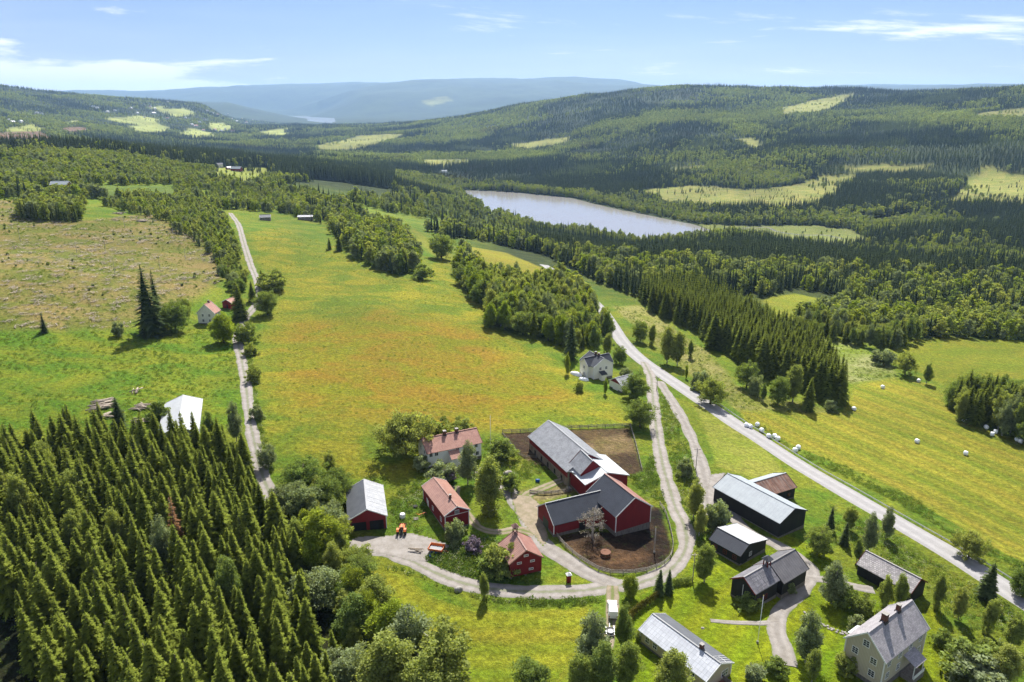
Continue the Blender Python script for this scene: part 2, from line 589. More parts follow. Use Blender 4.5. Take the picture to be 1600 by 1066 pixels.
# ------------------------------------------------------------------ ground cover regions (outline in the photo, colours A / B as seen)
MEADOW = [(392, 362), (440, 356), (520, 385), (560, 415), (650, 436), (690, 405), (722, 450), (770, 490), (765, 522), (830, 545), (885, 575),
          (930, 620), (985, 645), (985, 662), (880, 670), (785, 675), (745, 668), (655, 690), (660, 745), (606, 750), (540, 745), (490, 715), (425, 715), (405, 640), (398, 540), (438, 470), (412, 430)]
ORANGE = [(430, 545), (470, 505), (600, 495), (690, 500), (790, 530), (850, 570), (900, 620), (820, 640), (700, 645), (600, 650), (500, 660), (440, 620)]
LFIELD = [(-80, 515), (200, 520), (300, 513), (362, 520), (373, 600), (384, 665), (310, 690), (220, 680), (100, 690), (-80, 700)]
CLEARCUT = [(-60, 312), (30, 312), (120, 345), (240, 335), (340, 380), (362, 430), (300, 470), (200, 512), (-60, 515)]
HAY = [(1148, 636), (1250, 640), (1318, 646), (1335, 602), (1400, 590), (1458, 600), (1480, 635), (1530, 668), (1650, 705), (1650, 895), (1575, 868), (1480, 812), (1400, 762), (1250, 700), (1170, 660)]
PAST1 = [(1375, 547), (1440, 528), (1520, 530), (1700, 535), (1700, 600), (1560, 590), (1470, 598), (1420, 575)]
PAST2 = [(1192, 468), (1240, 458), (1300, 470), (1308, 490), (1270, 500), (1230, 505), (1205, 490)]
PAST3 = [(1270, 530), (1330, 535), (1390, 570), (1400, 588), (1330, 600), (1290, 560)]
STRIP = [(955, 478), (1000, 478), (1100, 545), (1160, 610), (1320, 645), (1240, 645), (1150, 640), (1060, 570)]
ROADFIELD = [(730, 385), (790, 395), (860, 425), (880, 440), (830, 450), (780, 430), (745, 420)]
FIELD2 = [(640, 352), (690, 385), (740, 440), (700, 420), (655, 380)]
UPF = [(330, 262), (420, 262), (425, 275), (395, 292), (340, 285)]
UPF2 = [(130, 290), (270, 290), (275, 312), (160, 312)]
SMALLFIELD = [(1085, 625), (1115, 635), (1200, 705), (1230, 745), (1170, 745), (1120, 730), (1105, 690)]
BOTFIELD = [(560, 885), (620, 895), (680, 935), (740, 955), (920, 952), (905, 1010), (870, 1066), (850, 1150), (700, 1150), (640, 980)]
WEEDS = [(690, 862), (740, 838), (795, 850), (800, 905), (850, 905), (845, 915), (780, 918), (700, 900), (650, 875)]
LAWN = [(985, 935), (1060, 905), (1110, 850), (1160, 870), (1215, 830), (1290, 860), (1330, 910), (1420, 950), (1460, 950), (1490, 1000), (1480, 1100), (1200, 1150), (1000, 1150), (985, 1000)]
MUD1 = [(868, 838), (905, 830), (960, 832), (1020, 790), (1034, 795), (1048, 845), (1050, 862), (1036, 882), (1008, 893), (975, 896), (945, 895), (915, 880), (885, 858)]
MUD2 = [(785, 678), (880, 672), (985, 669), (1003, 735), (985, 745), (930, 715), (880, 735), (845, 735), (812, 712)]
DIRT = [(845, 760), (900, 745), (905, 765), (850, 785), (815, 785), (800, 770)]
WET = [(1085, 350), (1140, 352), (1200, 352), (1270, 352), (1330, 358), (1360, 372), (1330, 382), (1240, 380), (1150, 372), (1120, 362)]
CL = [[(985, 300), (1080, 290), (1150, 296), (1200, 300), (1250, 285), (1300, 272), (1345, 272), (1310, 300), (1290, 322), (1250, 330), (1150, 330), (1050, 322)],
      [(1500, 285), (1540, 262), (1660, 275), (1660, 315), (1560, 322), (1480, 325), (1380, 325), (1420, 318), (1480, 312)],
      [(655, 250), (735, 248), (742, 258), (690, 262), (655, 260)], [(800, 225), (900, 212), (890, 222), (830, 236), (800, 235)],
      [(490, 228), (560, 212), (640, 208), (600, 225), (540, 238), (500, 240)], [(1215, 170), (1260, 158), (1340, 145), (1310, 165), (1270, 180), (1220, 182)],
      [(1520, 178), (1600, 168), (1660, 175), (1660, 185), (1530, 185)], [(1310, 262), (1450, 258), (1445, 266), (1330, 270)],
      [(660, 158), (700, 150), (705, 158), (670, 166)], [(1120, 300), (1180, 296), (1250, 310), (1180, 325)], [(1345, 345), (1420, 335), (1440, 342), (1370, 352)], [(1150, 218), (1180, 216), (1195, 228), (1180, 236)], [(1040, 262), (1110, 258), (1100, 266), (1050, 270)]]
FARF = [[(10, 200), (60, 192), (68, 202), (20, 208)], [(85, 190), (125, 188), (120, 196), (90, 197)], [(160, 185), (215, 180), (255, 188), (225, 195), (190, 192)],
        [(200, 198), (240, 190), (265, 200), (250, 212), (215, 212)], [(240, 172), (290, 168), (310, 180), (270, 182)], [(270, 212), (300, 200), (335, 208), (340, 216), (300, 216)],
        [(320, 195), (350, 192), (370, 200), (340, 206)], [(410, 205), (450, 200), (445, 212), (400, 212)], [(225, 168), (260, 166), (250, 172)]]
PINK = [[(-60, 210), (60, 205), (100, 222), (60, 232), (-60, 240)], [(90, 200), (130, 198), (150, 206), (110, 210)]]

c = lambda a: srgb(*a, GK)
# name, outline, colour A, colour B, edge softness
REG = [('meadow', MEADOW, c((132, 156, 42)), c((186, 178, 52)), 2.0),
       ('meadow', ORANGE, c((162, 165, 40)), c((186, 154, 50)), 12.0),
       ('meadow', LFIELD, c((108, 150, 34)), c((158, 166, 44)), 2.0),
       ('clearcut', CLEARCUT, c((128, 138, 50)), c((172, 152, 92)), 5.0),
       ('hay_field', HAY, c((140, 158, 44)), c((190, 178, 62)), 1.0),
       ('pasture', PAST1, c((140, 158, 40)), c((165, 165, 48)), 2.0),
       ('pasture', PAST2, c((150, 165, 45)), c((170, 170, 50)), 2.0),
       ('pasture', PAST3, c((140, 160, 50)), c((185, 188, 120)), 2.0),
       ('pasture', STRIP, c((150, 158, 60)), c((182, 175, 105)), 2.0),
       ('hay_field', ROADFIELD, c((165, 165, 50)), c((178, 165, 55)), 2.0),
       ('pasture', FIELD2, c((150, 160, 45)), c((165, 165, 55)), 2.0),
       ('pasture', UPF, c((165, 180, 75)), c((185, 190, 85)), 3.0),
       ('pasture', UPF2, c((105, 130, 50)), c((130, 150, 60)), 3.0),
       ('pasture', SMALLFIELD, c((165, 180, 62)), c((182, 182, 80)), 1.0),
       ('hay_field', BOTFIELD, c((136, 160, 36)), c((182, 176, 52)), 1.5),
       ('weeds', WEEDS, c((85, 125, 40)), c((110, 145, 45)), 1.0),
       ('lawn', LAWN, c((122, 158, 24)), c((172, 180, 34)), 1.0),
       ('paddock', MUD1, c((44, 36, 30)), c((106, 82, 60)), 0.6),
       ('paddock', MUD2, c((88, 70, 54)), c((130, 108, 72)), 0.6),
       ('paddock', [(918, 694), (940, 684), (970, 681), (986, 690), (980, 704), (945, 708), (925, 705)], c((188, 156, 122)), c((138, 122, 74)), 2.0),
       ('paddock', [(922, 862), (945, 852), (985, 852), (1012, 868), (995, 882), (955, 888), (930, 878)], c((132, 100, 70)), c((70, 55, 43)), 2.0),
       ('paddock', [(878, 845), (905, 848), (918, 866), (905, 872), (888, 860)], c((136, 106, 74)), c((80, 62, 46)), 1.5),
       ('farmyard', DIRT, c((196, 176, 140)), c((160, 150, 80)), 1.0),
       ('wetland', WET, c((150, 165, 80)), c((175, 178, 100)), 6.0)]
for q in CL:
    REG.append(('clearing', q, c((150, 162, 72)), c((188, 180, 96)), 22.0))
for q in FARF:
    REG.append(('far_field', q, c((190, 205, 110)), c((205, 205, 110)), 25.0))
for q in PINK:
    REG.append(('clearing', q, c((165, 130, 105)), c((150, 125, 100)), 20.0))

colA = np.empty(GX.shape + (3,)); colB = np.empty_like(colA)
near = np.maximum(np.clip((560 - GD) / 200, 0, 1), np.clip((1150 - GD) / 300, 0, 1) * np.clip((R(0) - GA) / R(6), 0, 1))[..., None]
fa, fb = np.array(c((58, 74, 34))), np.array(c((86, 98, 44)))
na, nb = np.array(c((112, 148, 38))), np.array(c((158, 166, 50)))
colA[:] = fa * (1 - near) + na * near
colB[:] = fb * (1 - near) + nb * near
PLANT_FLOOR = [(-120, 715), (210, 692), (330, 705), (392, 730), (420, 800), (470, 890), (520, 960), (545, 1066), (560, 1300), (-200, 1300)]
WOOD = np.zeros(GX.shape)
rid = np.zeros(GX.shape, int)
RNAMES = ['terrain']
REGW = []


def region(name, px, a, b, soft):
    global colA, colB
    w = wpoly(px)
    REGW.append((name, w))
    xs = [p[0] for p in w]; ys = [p[1] for p in w]
    mm = (GX > min(xs) - 3 * soft) & (GX < max(xs) + 3 * soft) & (GY > min(ys) - 3 * soft) & (GY < max(ys) + 3 * soft)
    x, y = GX[mm], GY[mm]
    s_ = np.where(in_poly(x, y, w), -1.0, 1.0) * poly_dist(x, y, w) + fbm(x, y, 6 + soft * 2, 3) * 2.2 * soft
    k = np.clip(0.5 - s_ / (2 * soft), 0, 1)
    k = (k * k * (3 - 2 * k))[:, None]
    colA[mm] = colA[mm] * (1 - k) + np.array(a) * k
    colB[mm] = colB[mm] * (1 - k) + np.array(b) * k
    if name not in RNAMES:
        RNAMES.append(name)
    r2 = rid[mm]; r2[s_ < 0] = RNAMES.index(name); rid[mm] = r2


region('forest_floor', PLANT_FLOOR, c((38, 44, 22)), c((60, 62, 30)), 2.0)
for r_ in REG:
    region(*r_)
# bare rock and dry heath on the far mountain tops
hi = np.clip((GD - 7000) / 2000, 0, 1) * np.clip((GZ - 100) / 250, 0, 1)
colA = colA * (1 - hi[..., None] * .5) + np.array(c((110, 118, 88))) * hi[..., None] * .5
# mowing rows, following the long edge of the hay fields
mowA = np.zeros(GX.shape)
for px, base_px in ((HAY, [(1170, 655), (1400, 770), (1600, 880)]), (BOTFIELD, [(560, 890), (700, 955), (920, 955)]), (LAWN, [(1100, 1060), (1160, 960), (1200, 940)])):
    w = wpoly(px)
    line = [tuple(hit(*p)[:2]) for p in base_px]
    mm = in_poly(GX, GY, w)
    d = np.full(GX[mm].shape, 1e9)
    for p, q in zip(line[:-1], line[1:]):
        dx, dy = q[0] - p[0], q[1] - p[1]
        tt = np.clip(((GX[mm] - p[0]) * dx + (GY[mm] - p[1]) * dy) / (dx * dx + dy * dy), 0, 1)
        d = np.minimum(d, np.hypot(GX[mm] - p[0] - tt * dx, GY[mm] - p[1] - tt * dy))
    mowA[mm] = d + 2.0 + fbm(GX[mm], GY[mm], 40, 2) * 2.0

nr, nc = GX.shape
idx = np.arange(nr * nc).reshape(nr, nc)
quads = np.stack([idx[:-1, :-1], idx[:-1, 1:], idx[1:, 1:], idx[1:, :-1]], -1).reshape(-1, 4)[:, ::-1]
P3 = np.stack([GX, GY, GZ], -1).reshape(-1, 3)
fr = rid[:-1, :-1].reshape(-1)
flatA = np.concatenate([colA, np.ones(GX.shape + (1,))], -1).reshape(-1, 4)
flatB = np.concatenate([colB, np.ones(GX.shape + (1,))], -1).reshape(-1, 4)
for k, nm in enumerate(RNAMES):
    q = quads[fr == k]
    if len(q) == 0:
        continue
    used, inv = np.unique(q.ravel(), return_inverse=True)
    me = np_mesh(nm, P3[used], inv.reshape(-1, 4), gm)
    set_attr(me, 'col_a', flatA[used].astype(np.float32), 'FLOAT_COLOR')
    set_attr(me, 'col_b', flatB[used].astype(np.float32), 'FLOAT_COLOR')
    set_attr(me, 'mow', mowA.ravel()[used].astype(np.float32), 'FLOAT')
    tag(link(bpy.data.objects.new(nm, me)), kind='structure')

# ------------------------------------------------------------------ water
wm, t, out = new_mat('lake_water')
bs = nd(t, 'ShaderNodeBsdfPrincipled', inp={'Base Color': (0.23, 0.22, 0.205, 1), 'Roughness': 0.14, 'IOR': 1.33})
co = nd(t, 'ShaderNodeTexCoord').outputs['Object']
mpw = nd(t, 'ShaderNodeMapping', inp={'Scale': (0.35, 1.0, 1.0)})
t.links.new(co, mpw.inputs[0])
bp = nd(t, 'ShaderNodeBump', inp={'Strength': 0.2, 'Distance': 0.2})
t.links.new(noise(t, mpw.outputs[0], 0.5, 5.0, 0.6), bp.inputs['Height'])
t.links.new(bp.outputs[0], bs.inputs['Normal'])
t.links.new(bs.outputs[0], out.inputs[0])


def water(name, w, z, grow):
    cx = sum(p[0] for p in w) / len(w); cy = sum(p[1] for p in w) / len(w)
    V = [(cx + (p[0] - cx) * grow, cy + (p[1] - cy) * grow, z) for p in w]
    m_ = MB(); m_.add(V, [tuple(range(len(V)))])
    o = m_.build(name, wm); tag(o, kind='structure')
    if o.data.polygons[0].normal.z < 0:
        o.data.flip_normals()


water('lake', lake_w, LAKE_Z - 0.25, 1.07)
water('distant_lake', fl_w, FL_Z, 1.06)
brook = [(1125, 358), (1150, 358), (1195, 355), (1215, 362), (1250, 367), (1290, 368), (1320, 374)]

# ------------------------------------------------------------------ roads
def road_mat(name, ca, cb, grass, centre, edge, bump=0.3):
    m_, t, out = new_mat(name)
    co = nd(t, 'ShaderNodeTexCoord').outputs['Object']
    u = attr(t, 'across').outputs['Fac']
    n_a = noise(t, co, 0.5, 6.0, 0.65)
    n_b = noise(t, co, 7.0, 4.0, 0.6)
    rut = mth(t, 'ABSOLUTE', mth(t, 'SUBTRACT', mth(t, 'ABSOLUTE', u), 0.48))
    base = cmix(t, sstep(t, n_a, 0.3, 0.7), ca, cb)
    base = scale_col(t, base, mth(t, 'MULTIPLY', sstep(t, n_b, 0.2, 0.8, 0.82, 1.16), sstep(t, rut, 0.05, 0.35, 1.06, 0.90)))
    g = mth(t, 'MAXIMUM', sstep(t, mth(t, 'ADD', mth(t, 'ABSOLUTE', u), mth(t, 'MULTIPLY', n_a, 0.5)), edge, edge + 0.18),
            mth(t, 'MULTIPLY', sstep(t, mth(t, 'ADD', mth(t, 'ABSOLUTE', u), mth(t, 'MULTIPLY', n_a, -0.4)), -0.12, 0.05, 1.0, 0.0), centre))
    colr = cmix(t, g, base, grass)
    bs = nd(t, 'ShaderNodeBsdfPrincipled', inp={'Roughness': 0.9, 'Specular IOR Level': 0.2})
    t.links.new(colr, bs.inputs['Base Color'])
    bp = nd(t, 'ShaderNodeBump', inp={'Strength': bump, 'Distance': 0.08})
    t.links.new(n_b, bp.inputs['Height'])
    t.links.new(bp.outputs[0], bs.inputs['Normal'])
    t.links.new(bs.outputs[0], out.inputs[0])
    return m_


GRASS = c((120, 145, 40))
M_gravel = road_mat('gravel', c((196, 189, 182)), c((170, 162, 152)), GRASS, 0.0, 1.12)
M_track = road_mat('gravel_two_track', c((200, 192, 186)), c((174, 165, 155)), GRASS, 0.38, 1.10)
M_dirt = road_mat('dirt_track', c((196, 178, 156)), c((160, 150, 118)), GRASS, 0.6, 0.95)
M_asph = road_mat('worn_asphalt', c((207, 204, 203)), c((194, 191, 190)), c((190, 182, 180)), 0.0, 2.5, 0.1)


def resample(P, step):
    P = np.array(P, float)
    # Catmull-Rom then even spacing
    out_ = []
    n = len(P)
    for i in range(n - 1):
        p0 = P[max(i - 1, 0)]; p1 = P[i]; p2 = P[i + 1]; p3 = P[min(i + 2, n - 1)]
        for s_ in np.linspace(0, 1, 16, endpoint=False):
            out_.append(.5 * ((2 * p1) + (-p0 + p2) * s_ + (2 * p0 - 5 * p1 + 4 * p2 - p3) * s_ ** 2 + (-p0 + 3 * p1 - 3 * p2 + p3) * s_ ** 3))
    out_.append(P[-1])
    out_ = np.array(out_)
    L = np.concatenate([[0], np.cumsum(np.hypot(*np.diff(out_[:, :2], axis=0).T))])
    k = max(2, int(L[-1] / step))
    s_ = np.linspace(0, L[-1], k)
    return np.stack([np.interp(s_, L, out_[:, 0]), np.interp(s_, L, out_[:, 1])], -1)


ROADS = []


def road(name, px, width, mat, lift, jit=0.28, label=None, across=9):
    w = resample([hit(*p)[:2] for p in px], 0.9)
    ROADS.append((w, width))
    tg = np.gradient(w, axis=0); tg /= np.linalg.norm(tg, axis=1)[:, None] + 1e-9
    nrm = np.stack([-tg[:, 1], tg[:, 0]], -1)
    us = np.linspace(-1, 1, across)
    V = []; U = []
    wl = width / 2 * (1 + jit * fbm(w[:, 0], w[:, 1], 7, 2) * 2)
    for u_ in us:
        p = w + nrm * (wl * u_)[:, None]
        V.append(np.column_stack([p, ground(p[:, 0], p[:, 1]) + lift - 0.10 * (abs(u_) > .99)]))
        U.append(np.full(len(w), u_))
    V = np.array(V); k, n = len(us), len(w)
    ii = np.arange(k * n).reshape(k, n)
    q = np.stack([ii[:-1, :-1], ii[:-1, 1:], ii[1:, 1:], ii[1:, :-1]], -1).reshape(-1, 4)[:, ::-1]
    me = np_mesh(name, V.reshape(-1, 3), q, mat)
    set_attr(me, 'across', np.array(U).ravel().astype(np.float32), 'FLOAT')
    o = link(bpy.data.objects.new(name, me)); tag(o, label=label, kind='structure')
    return w, nrm


MAIN = [(1760, 1040), (1680, 988), (1600, 938), (1500, 874), (1400, 815), (1300, 757), (1200, 695), (1150, 663), (1100, 629), (1060, 602), (1020, 575), (990, 552), (970, 530), (956, 508), (940, 485), (915, 460), (893, 443), (872, 428), (850, 414)]
main_w, main_n = road('main_road', MAIN, 7.8, M_asph, 0.10, 0.0, 'pale worn asphalt main road running down the right side', 9)
road('farm_road', [(1006, 566), (1017, 590), (1020, 620), (1024, 660), (1034, 720), (1054, 790), (1070, 825), (1071, 858), (1048, 890), (1000, 911), (955, 917), (900, 924), (820, 925), (750, 918), (690, 900), (640, 876), (600, 862), (545, 856)], 4.5, M_track, 0.12)
road('farm_road', [(1030, 596), (1058, 640), (1083, 690), (1099, 740), (1105, 780), (1110, 815)], 4.0, M_gravel, 0.115)
road('driveway', [(1112, 765), (1165, 828), (1215, 852), (1258, 880), (1267, 898), (1250, 925), (1220, 955), (1213, 985), (1222, 1010), (1228, 1040)], 4.0, M_gravel, 0.125)
road('driveway', [(1262, 903), (1300, 908), (1340, 918), (1365, 922)], 3.0, M_gravel, 0.13)
road('driveway', [(1110, 970), (1145, 973), (1190, 974), (1216, 972)], 1.6, M_gravel, 0.13, 0.4)
road('farm_road', [(965, 915), (920, 897), (880, 872), (850, 852), (828, 822), (815, 800), (803, 780), (790, 762), (770, 745), (745, 735)], 4.3, M_gravel, 0.13)
road('farm_road', [(835, 835), (810, 828), (780, 832), (755, 828), (738, 815), (715, 780), (712, 760)], 3.0, M_dirt, 0.135)
road('farm_road', [(815, 795), (822, 775), (850, 762), (880, 750), (900, 745)], 3.0, M_dirt, 0.14)
road('farm_road', [(957, 916), (957, 940), (955, 975), (948, 1015)], 3.0, M_dirt, 0.14)
road('gravel_lane', [(430, 790), (415, 757), (404, 720), (391, 660), (384, 600), (377, 560), (372, 528), (384, 497), (400, 475), (405, 450), (391, 412), (381, 380), (372, 350), (360, 333)], 4.0, M_track, 0.12)


def patch(name, px, mat, lift, step=0.5):
    w = wpoly(px)
    xs = [p[0] for p in w]; ys = [p[1] for p in w]
    gx, gy = np.meshgrid(np.arange(min(xs), max(xs), step), np.arange(min(ys), max(ys), step), indexing='ij')
    sd_ = np.where(in_poly(gx, gy, w), -1, 1) * poly_dist(gx, gy, w)
    uu = np.clip(1 + sd_ / 2.0, -1, 1.6)
    uu = np.where(uu < .5, .45, uu)
    ii = np.arange(gx.size).reshape(gx.shape)
    ok = sd_ < 0.0
    q = np.stack([ii[:-1, :-1], ii[1:, :-1], ii[1:, 1:], ii[:-1, 1:]], -1)
    okq = ok[:-1, :-1] & ok[1:, :-1] & ok[1:, 1:] & ok[:-1, 1:]
    me = np_mesh(name, np.stack([gx, gy, ground(gx, gy) + lift], -1).reshape(-1, 3), q[okq], mat)
    set_attr(me, 'across', uu.ravel().astype(np.float32), 'FLOAT')
    tag(link(bpy.data.objects.new(name, me)), kind='structure')


patch('gravel_yard', [(543, 847), (560, 838), (600, 838), (640, 832), (672, 840), (705, 852), (690, 875), (650, 880), (600, 868), (555, 862)], M_gravel, 0.145)
patch('gravel_yard', [(795, 770), (830, 775), (848, 790), (850, 812), (860, 840), (850, 858), (825, 830), (805, 805)], M_dirt, 0.15)
patch('gravel_yard', [(1108, 742), (1135, 738), (1128, 760), (1116, 790), (1104, 800), (1102, 770)], M_gravel, 0.15)
road('brook', brook, 4.0, wm, 0.05, 0.5)


def road_clear(x, y, extra=1.0):
    """metres from the nearest road edge (negative on the road)"""
    d = np.full(np.shape(x), 1e9)
    for w, wd in ROADS:
        ww = w[::3]
        for i in range(0, len(ww), 200):
            seg = ww[i:i + 200]
            d = np.minimum(d, np.sqrt(((np.asarray(x)[..., None] - seg[:, 0]) ** 2 + (np.asarray(y)[..., None] - seg[:, 1]) ** 2)).min(-1) - wd / 2)
    return d

# ------------------------------------------------------------------ foliage materials
def leaf_mat(name, ca, cb, tip=None, trans=0.35, rnd=0.5, stand=False):
    m_, t, out = new_mat(name)
    oi = nd(t, 'ShaderNodeObjectInfo')
    base = cmix(t, oi.outputs['Random'], ca, cb)
    sh = attr(t, 'shoot').outputs['Fac']
    if tip is not None:
        base = cmix(t, sh, base, tip)
    if stand:            # stands of different age and kind
        sn = noise(t, oi.outputs['Location'], 0.006, 4.0, 0.6)
        base = cmix(t, sstep(t, sn, 0.50, 0.62), base, cmix(t, 0.55, base, (0.30, 0.36, 0.10)))
        base = cmix(t, sstep(t, sn, 0.40, 0.30), base, cmix(t, 0.5, base, (0.115, 0.095, 0.062)))
    pz = attr(t, 'tone').outputs['Fac']
    base = scale_col(t, base, mth(t, 'ADD', 1.0 - rnd / 2, mth(t, 'MULTIPLY', pz, rnd)))
    d_ = nd(t, 'ShaderNodeBsdfDiffuse')
    tr = nd(t, 'ShaderNodeBsdfTranslucent')
    t.links.new(base, d_.inputs[0])
    t.links.new(cmix(t, 1.0, base, (1.25, 1.2, 0.5), 'MULTIPLY'), tr.inputs[0])
    ms = nd(t, 'ShaderNodeMixShader', inp={0: trans})
    t.links.new(d_.outputs[0], ms.inputs[1]); t.links.new(tr.outputs[0], ms.inputs[2])
    t.links.new(ms.outputs[0], out.inputs[0])
    return m_


M_spruce = leaf_mat('spruce_needles', (0.074, 0.118, 0.022), (0.122, 0.160, 0.030), (0.315, 0.350, 0.050), 0.42, 0.7)
M_sprucef = leaf_mat('spruce_needles_old', (0.044, 0.072, 0.030), (0.074, 0.104, 0.038), (0.120, 0.150, 0.046), 0.30, 0.6)
M_sprucev = leaf_mat('far_spruce_needles', (0.052, 0.088, 0.036), (0.088, 0.122, 0.044), (0.150, 0.175, 0.052), 0.30, 0.6, True)
M_brown = leaf_mat('dead_needles', (0.16, 0.085, 0.04), (0.14, 0.08, 0.04), (0.22, 0.12, 0.06), 0.2, 0.6)
M_leaf = leaf_mat('deciduous_leaves', (0.230, 0.285, 0.076), (0.310, 0.340, 0.105), None, 0.50, 0.7)
M_leafd = leaf_mat('dark_leaves', (0.170, 0.235, 0.066), (0.225, 0.280, 0.082), None, 0.48, 0.7)
M_leafg = leaf_mat('grey_willow_leaves', (0.255, 0.300, 0.165), (0.225, 0.275, 0.130), None, 0.42, 0.7)
M_leafy = leaf_mat('bright_leaves', (0.225, 0.300, 0.040), (0.275, 0.325, 0.050), None, 0.50, 0.7)
M_leaff = leaf_mat('distant_leaves', (0.175, 0.240, 0.066), (0.290, 0.330, 0.090), None, 0.45, 0.7, True)
M_hedge = leaf_mat('hedge_leaves', (0.10, 0.11, 0.025), (0.14, 0.12, 0.03), None, 0.3, 0.9)
M_lilac = leaf_mat('lilac_blossom', (0.24, 0.20, 0.26), (0.20, 0.16, 0.22), None, 0.3, 0.9)
M_twig = leaf_mat('pale_twigs', (0.30, 0.26, 0.23), (0.28, 0.25, 0.22), None, 0.2, 0.8)


def bark_mat(name, ca, cb, s):
    m_, t, out = new_mat(name)
    co = nd(t, 'ShaderNodeTexCoord').outputs['Object']
    bs = nd(t, 'ShaderNodeBsdfPrincipled', inp={'Roughness': 0.9})
    t.links.new(cmix(t, sstep(t, noise(t, co, s, 4.0), 0.4, 0.6), ca, cb), bs.inputs['Base Color'])
    t.links.new(bs.outputs[0], out.inputs[0])
    return m_


M_bark = bark_mat('bark', (0.07, 0.05, 0.035), (0.13, 0.10, 0.08), 3)
M_birch = bark_mat('birch_bark', (0.55, 0.53, 0.50), (0.10, 0.08, 0.07), 2)
M_dead = bark_mat('weathered_wood', (0.30, 0.26, 0.23), (0.42, 0.38, 0.34), 3)


def tri_mesh(name, V, F_, shoot, tone, mat, k=3):
    me = np_mesh(name, np.array(V), np.array(F_), mat, smooth=False)
    set_attr(me, 'shoot', np.array(shoot, np.float32), 'FLOAT')
    set_attr(me, 'tone', np.array(tone, np.float32), 'FLOAT')
    return me


def spruce_mesh(seed, mat, H=12.0, Rm=1.9, whorls=24, per=8, twigs=3, core=True):
    rd = random.Random(seed)
    V = []; F_ = []; S = []; T = []

    def tri(a, b, c_, sa, sb, sc, tn):
        k = len(V)
        V.extend([tuple(a), tuple(b), tuple(c_)]); F_.append((k, k + 1, k + 2)); S.extend([sa, sb, sc]); T.extend([tn] * 3)
    if core:
        nseg = 7
        for k in range(nseg):
            a0 = 2 * math.pi * k / nseg; a1 = 2 * math.pi * (k + 1) / nseg
            r0 = Rm * 0.42
            tri((r0 * math.cos(a0), r0 * math.sin(a0), H * .1), (r0 * math.cos(a1), r0 * math.sin(a1), H * .1), (0, 0, H * .93), 0, 0, 0, 0.1)
    lop = [rd.uniform(.78, 1.18) for _ in range(9)]
    for w in range(whorls):
        tt = (max(0.0, w + rd.uniform(-.3, .3)) / whorls) ** 0.92
        z = H * (0.05 + 0.93 * max(0, min(1, tt)))
        rad = Rm * ((1 - tt) ** 0.92) * (1 - 0.25 * max(0, .15 - tt) / .15) * rd.uniform(.86, 1.12) + 0.10
        n = max(4, int(per * (1 - .45 * tt)))
        a_off = rd.random() * 6.28
        for b in range(n):
            a = a_off + 6.283 * b / n + rd.uniform(-.25, .25)
            L = rad * rd.uniform(.68, 1.12) * lop[int(a / 6.283 * 9) % 9]
            dr = (-0.42 + 0.62 * tt) + rd.uniform(-.12, .12)
            dx, dy = math.cos(a), math.sin(a)
            px_, py_ = -dy, dx
            tone = rd.random()
            tip = Vector((dx * L, dy * L, z + dr * L))
            mid = Vector((dx * L * .45, dy * L * .45, z + dr * L * .45 + .12 * L))
            wd = min(0.42, 0.16 + L * .16)
            root = Vector((dx * .05, dy * .05, z))
            up_ = 0.42 + 0.55 * tt
            sd_ = Vector((px_, py_, 0)) * wd
            dn = Vector((0, 0, -wd * .55))
            tri(root, mid + sd_ + dn, mid - sd_ + dn, .1, .35 * up_, .35 * up_, tone * .7)
            tri(mid + sd_ * .9 + dn * .6, tip, mid, .5 * up_, up_, .4 * up_, tone)
            tri(mid, tip, mid - sd_ * .9 + dn * .6, .4 * up_, up_, .5 * up_, tone)
            for q in range(twigs):
                s_ = .40 + .5 * (q + rd.random() * .6) / max(1, twigs)
                p = root.lerp(tip, s_) + Vector((0, 0, .1 * L * (1 - s_)))
                ll = wd * rd.uniform(1.1, 1.9) * (1.15 - .5 * s_)
                for sg in (-1, 1):
                    e = p + Vector((dx * .7 + px_ * sg * .8, dy * .7 + py_ * sg * .8, rd.uniform(-.35, .05))) * ll
                    tri(p - Vector((dx, dy, 0)) * wd * .4, e, p + Vector((dx, dy, -.1)) * wd * .5, .1, up_ * rd.uniform(.5, 1), .15, tone)
    # leader
    for k in range(5):
        a = k * 1.26
        tri((0.12 * math.cos(a), 0.12 * math.sin(a), H * .93), (0.12 * math.cos(a + 1.3), 0.12 * math.sin(a + 1.3), H * .93), (0, 0, H * 1.02), .5, .5, 1, .8)
    return tri_mesh('crown', V, F_, S, T, mat)


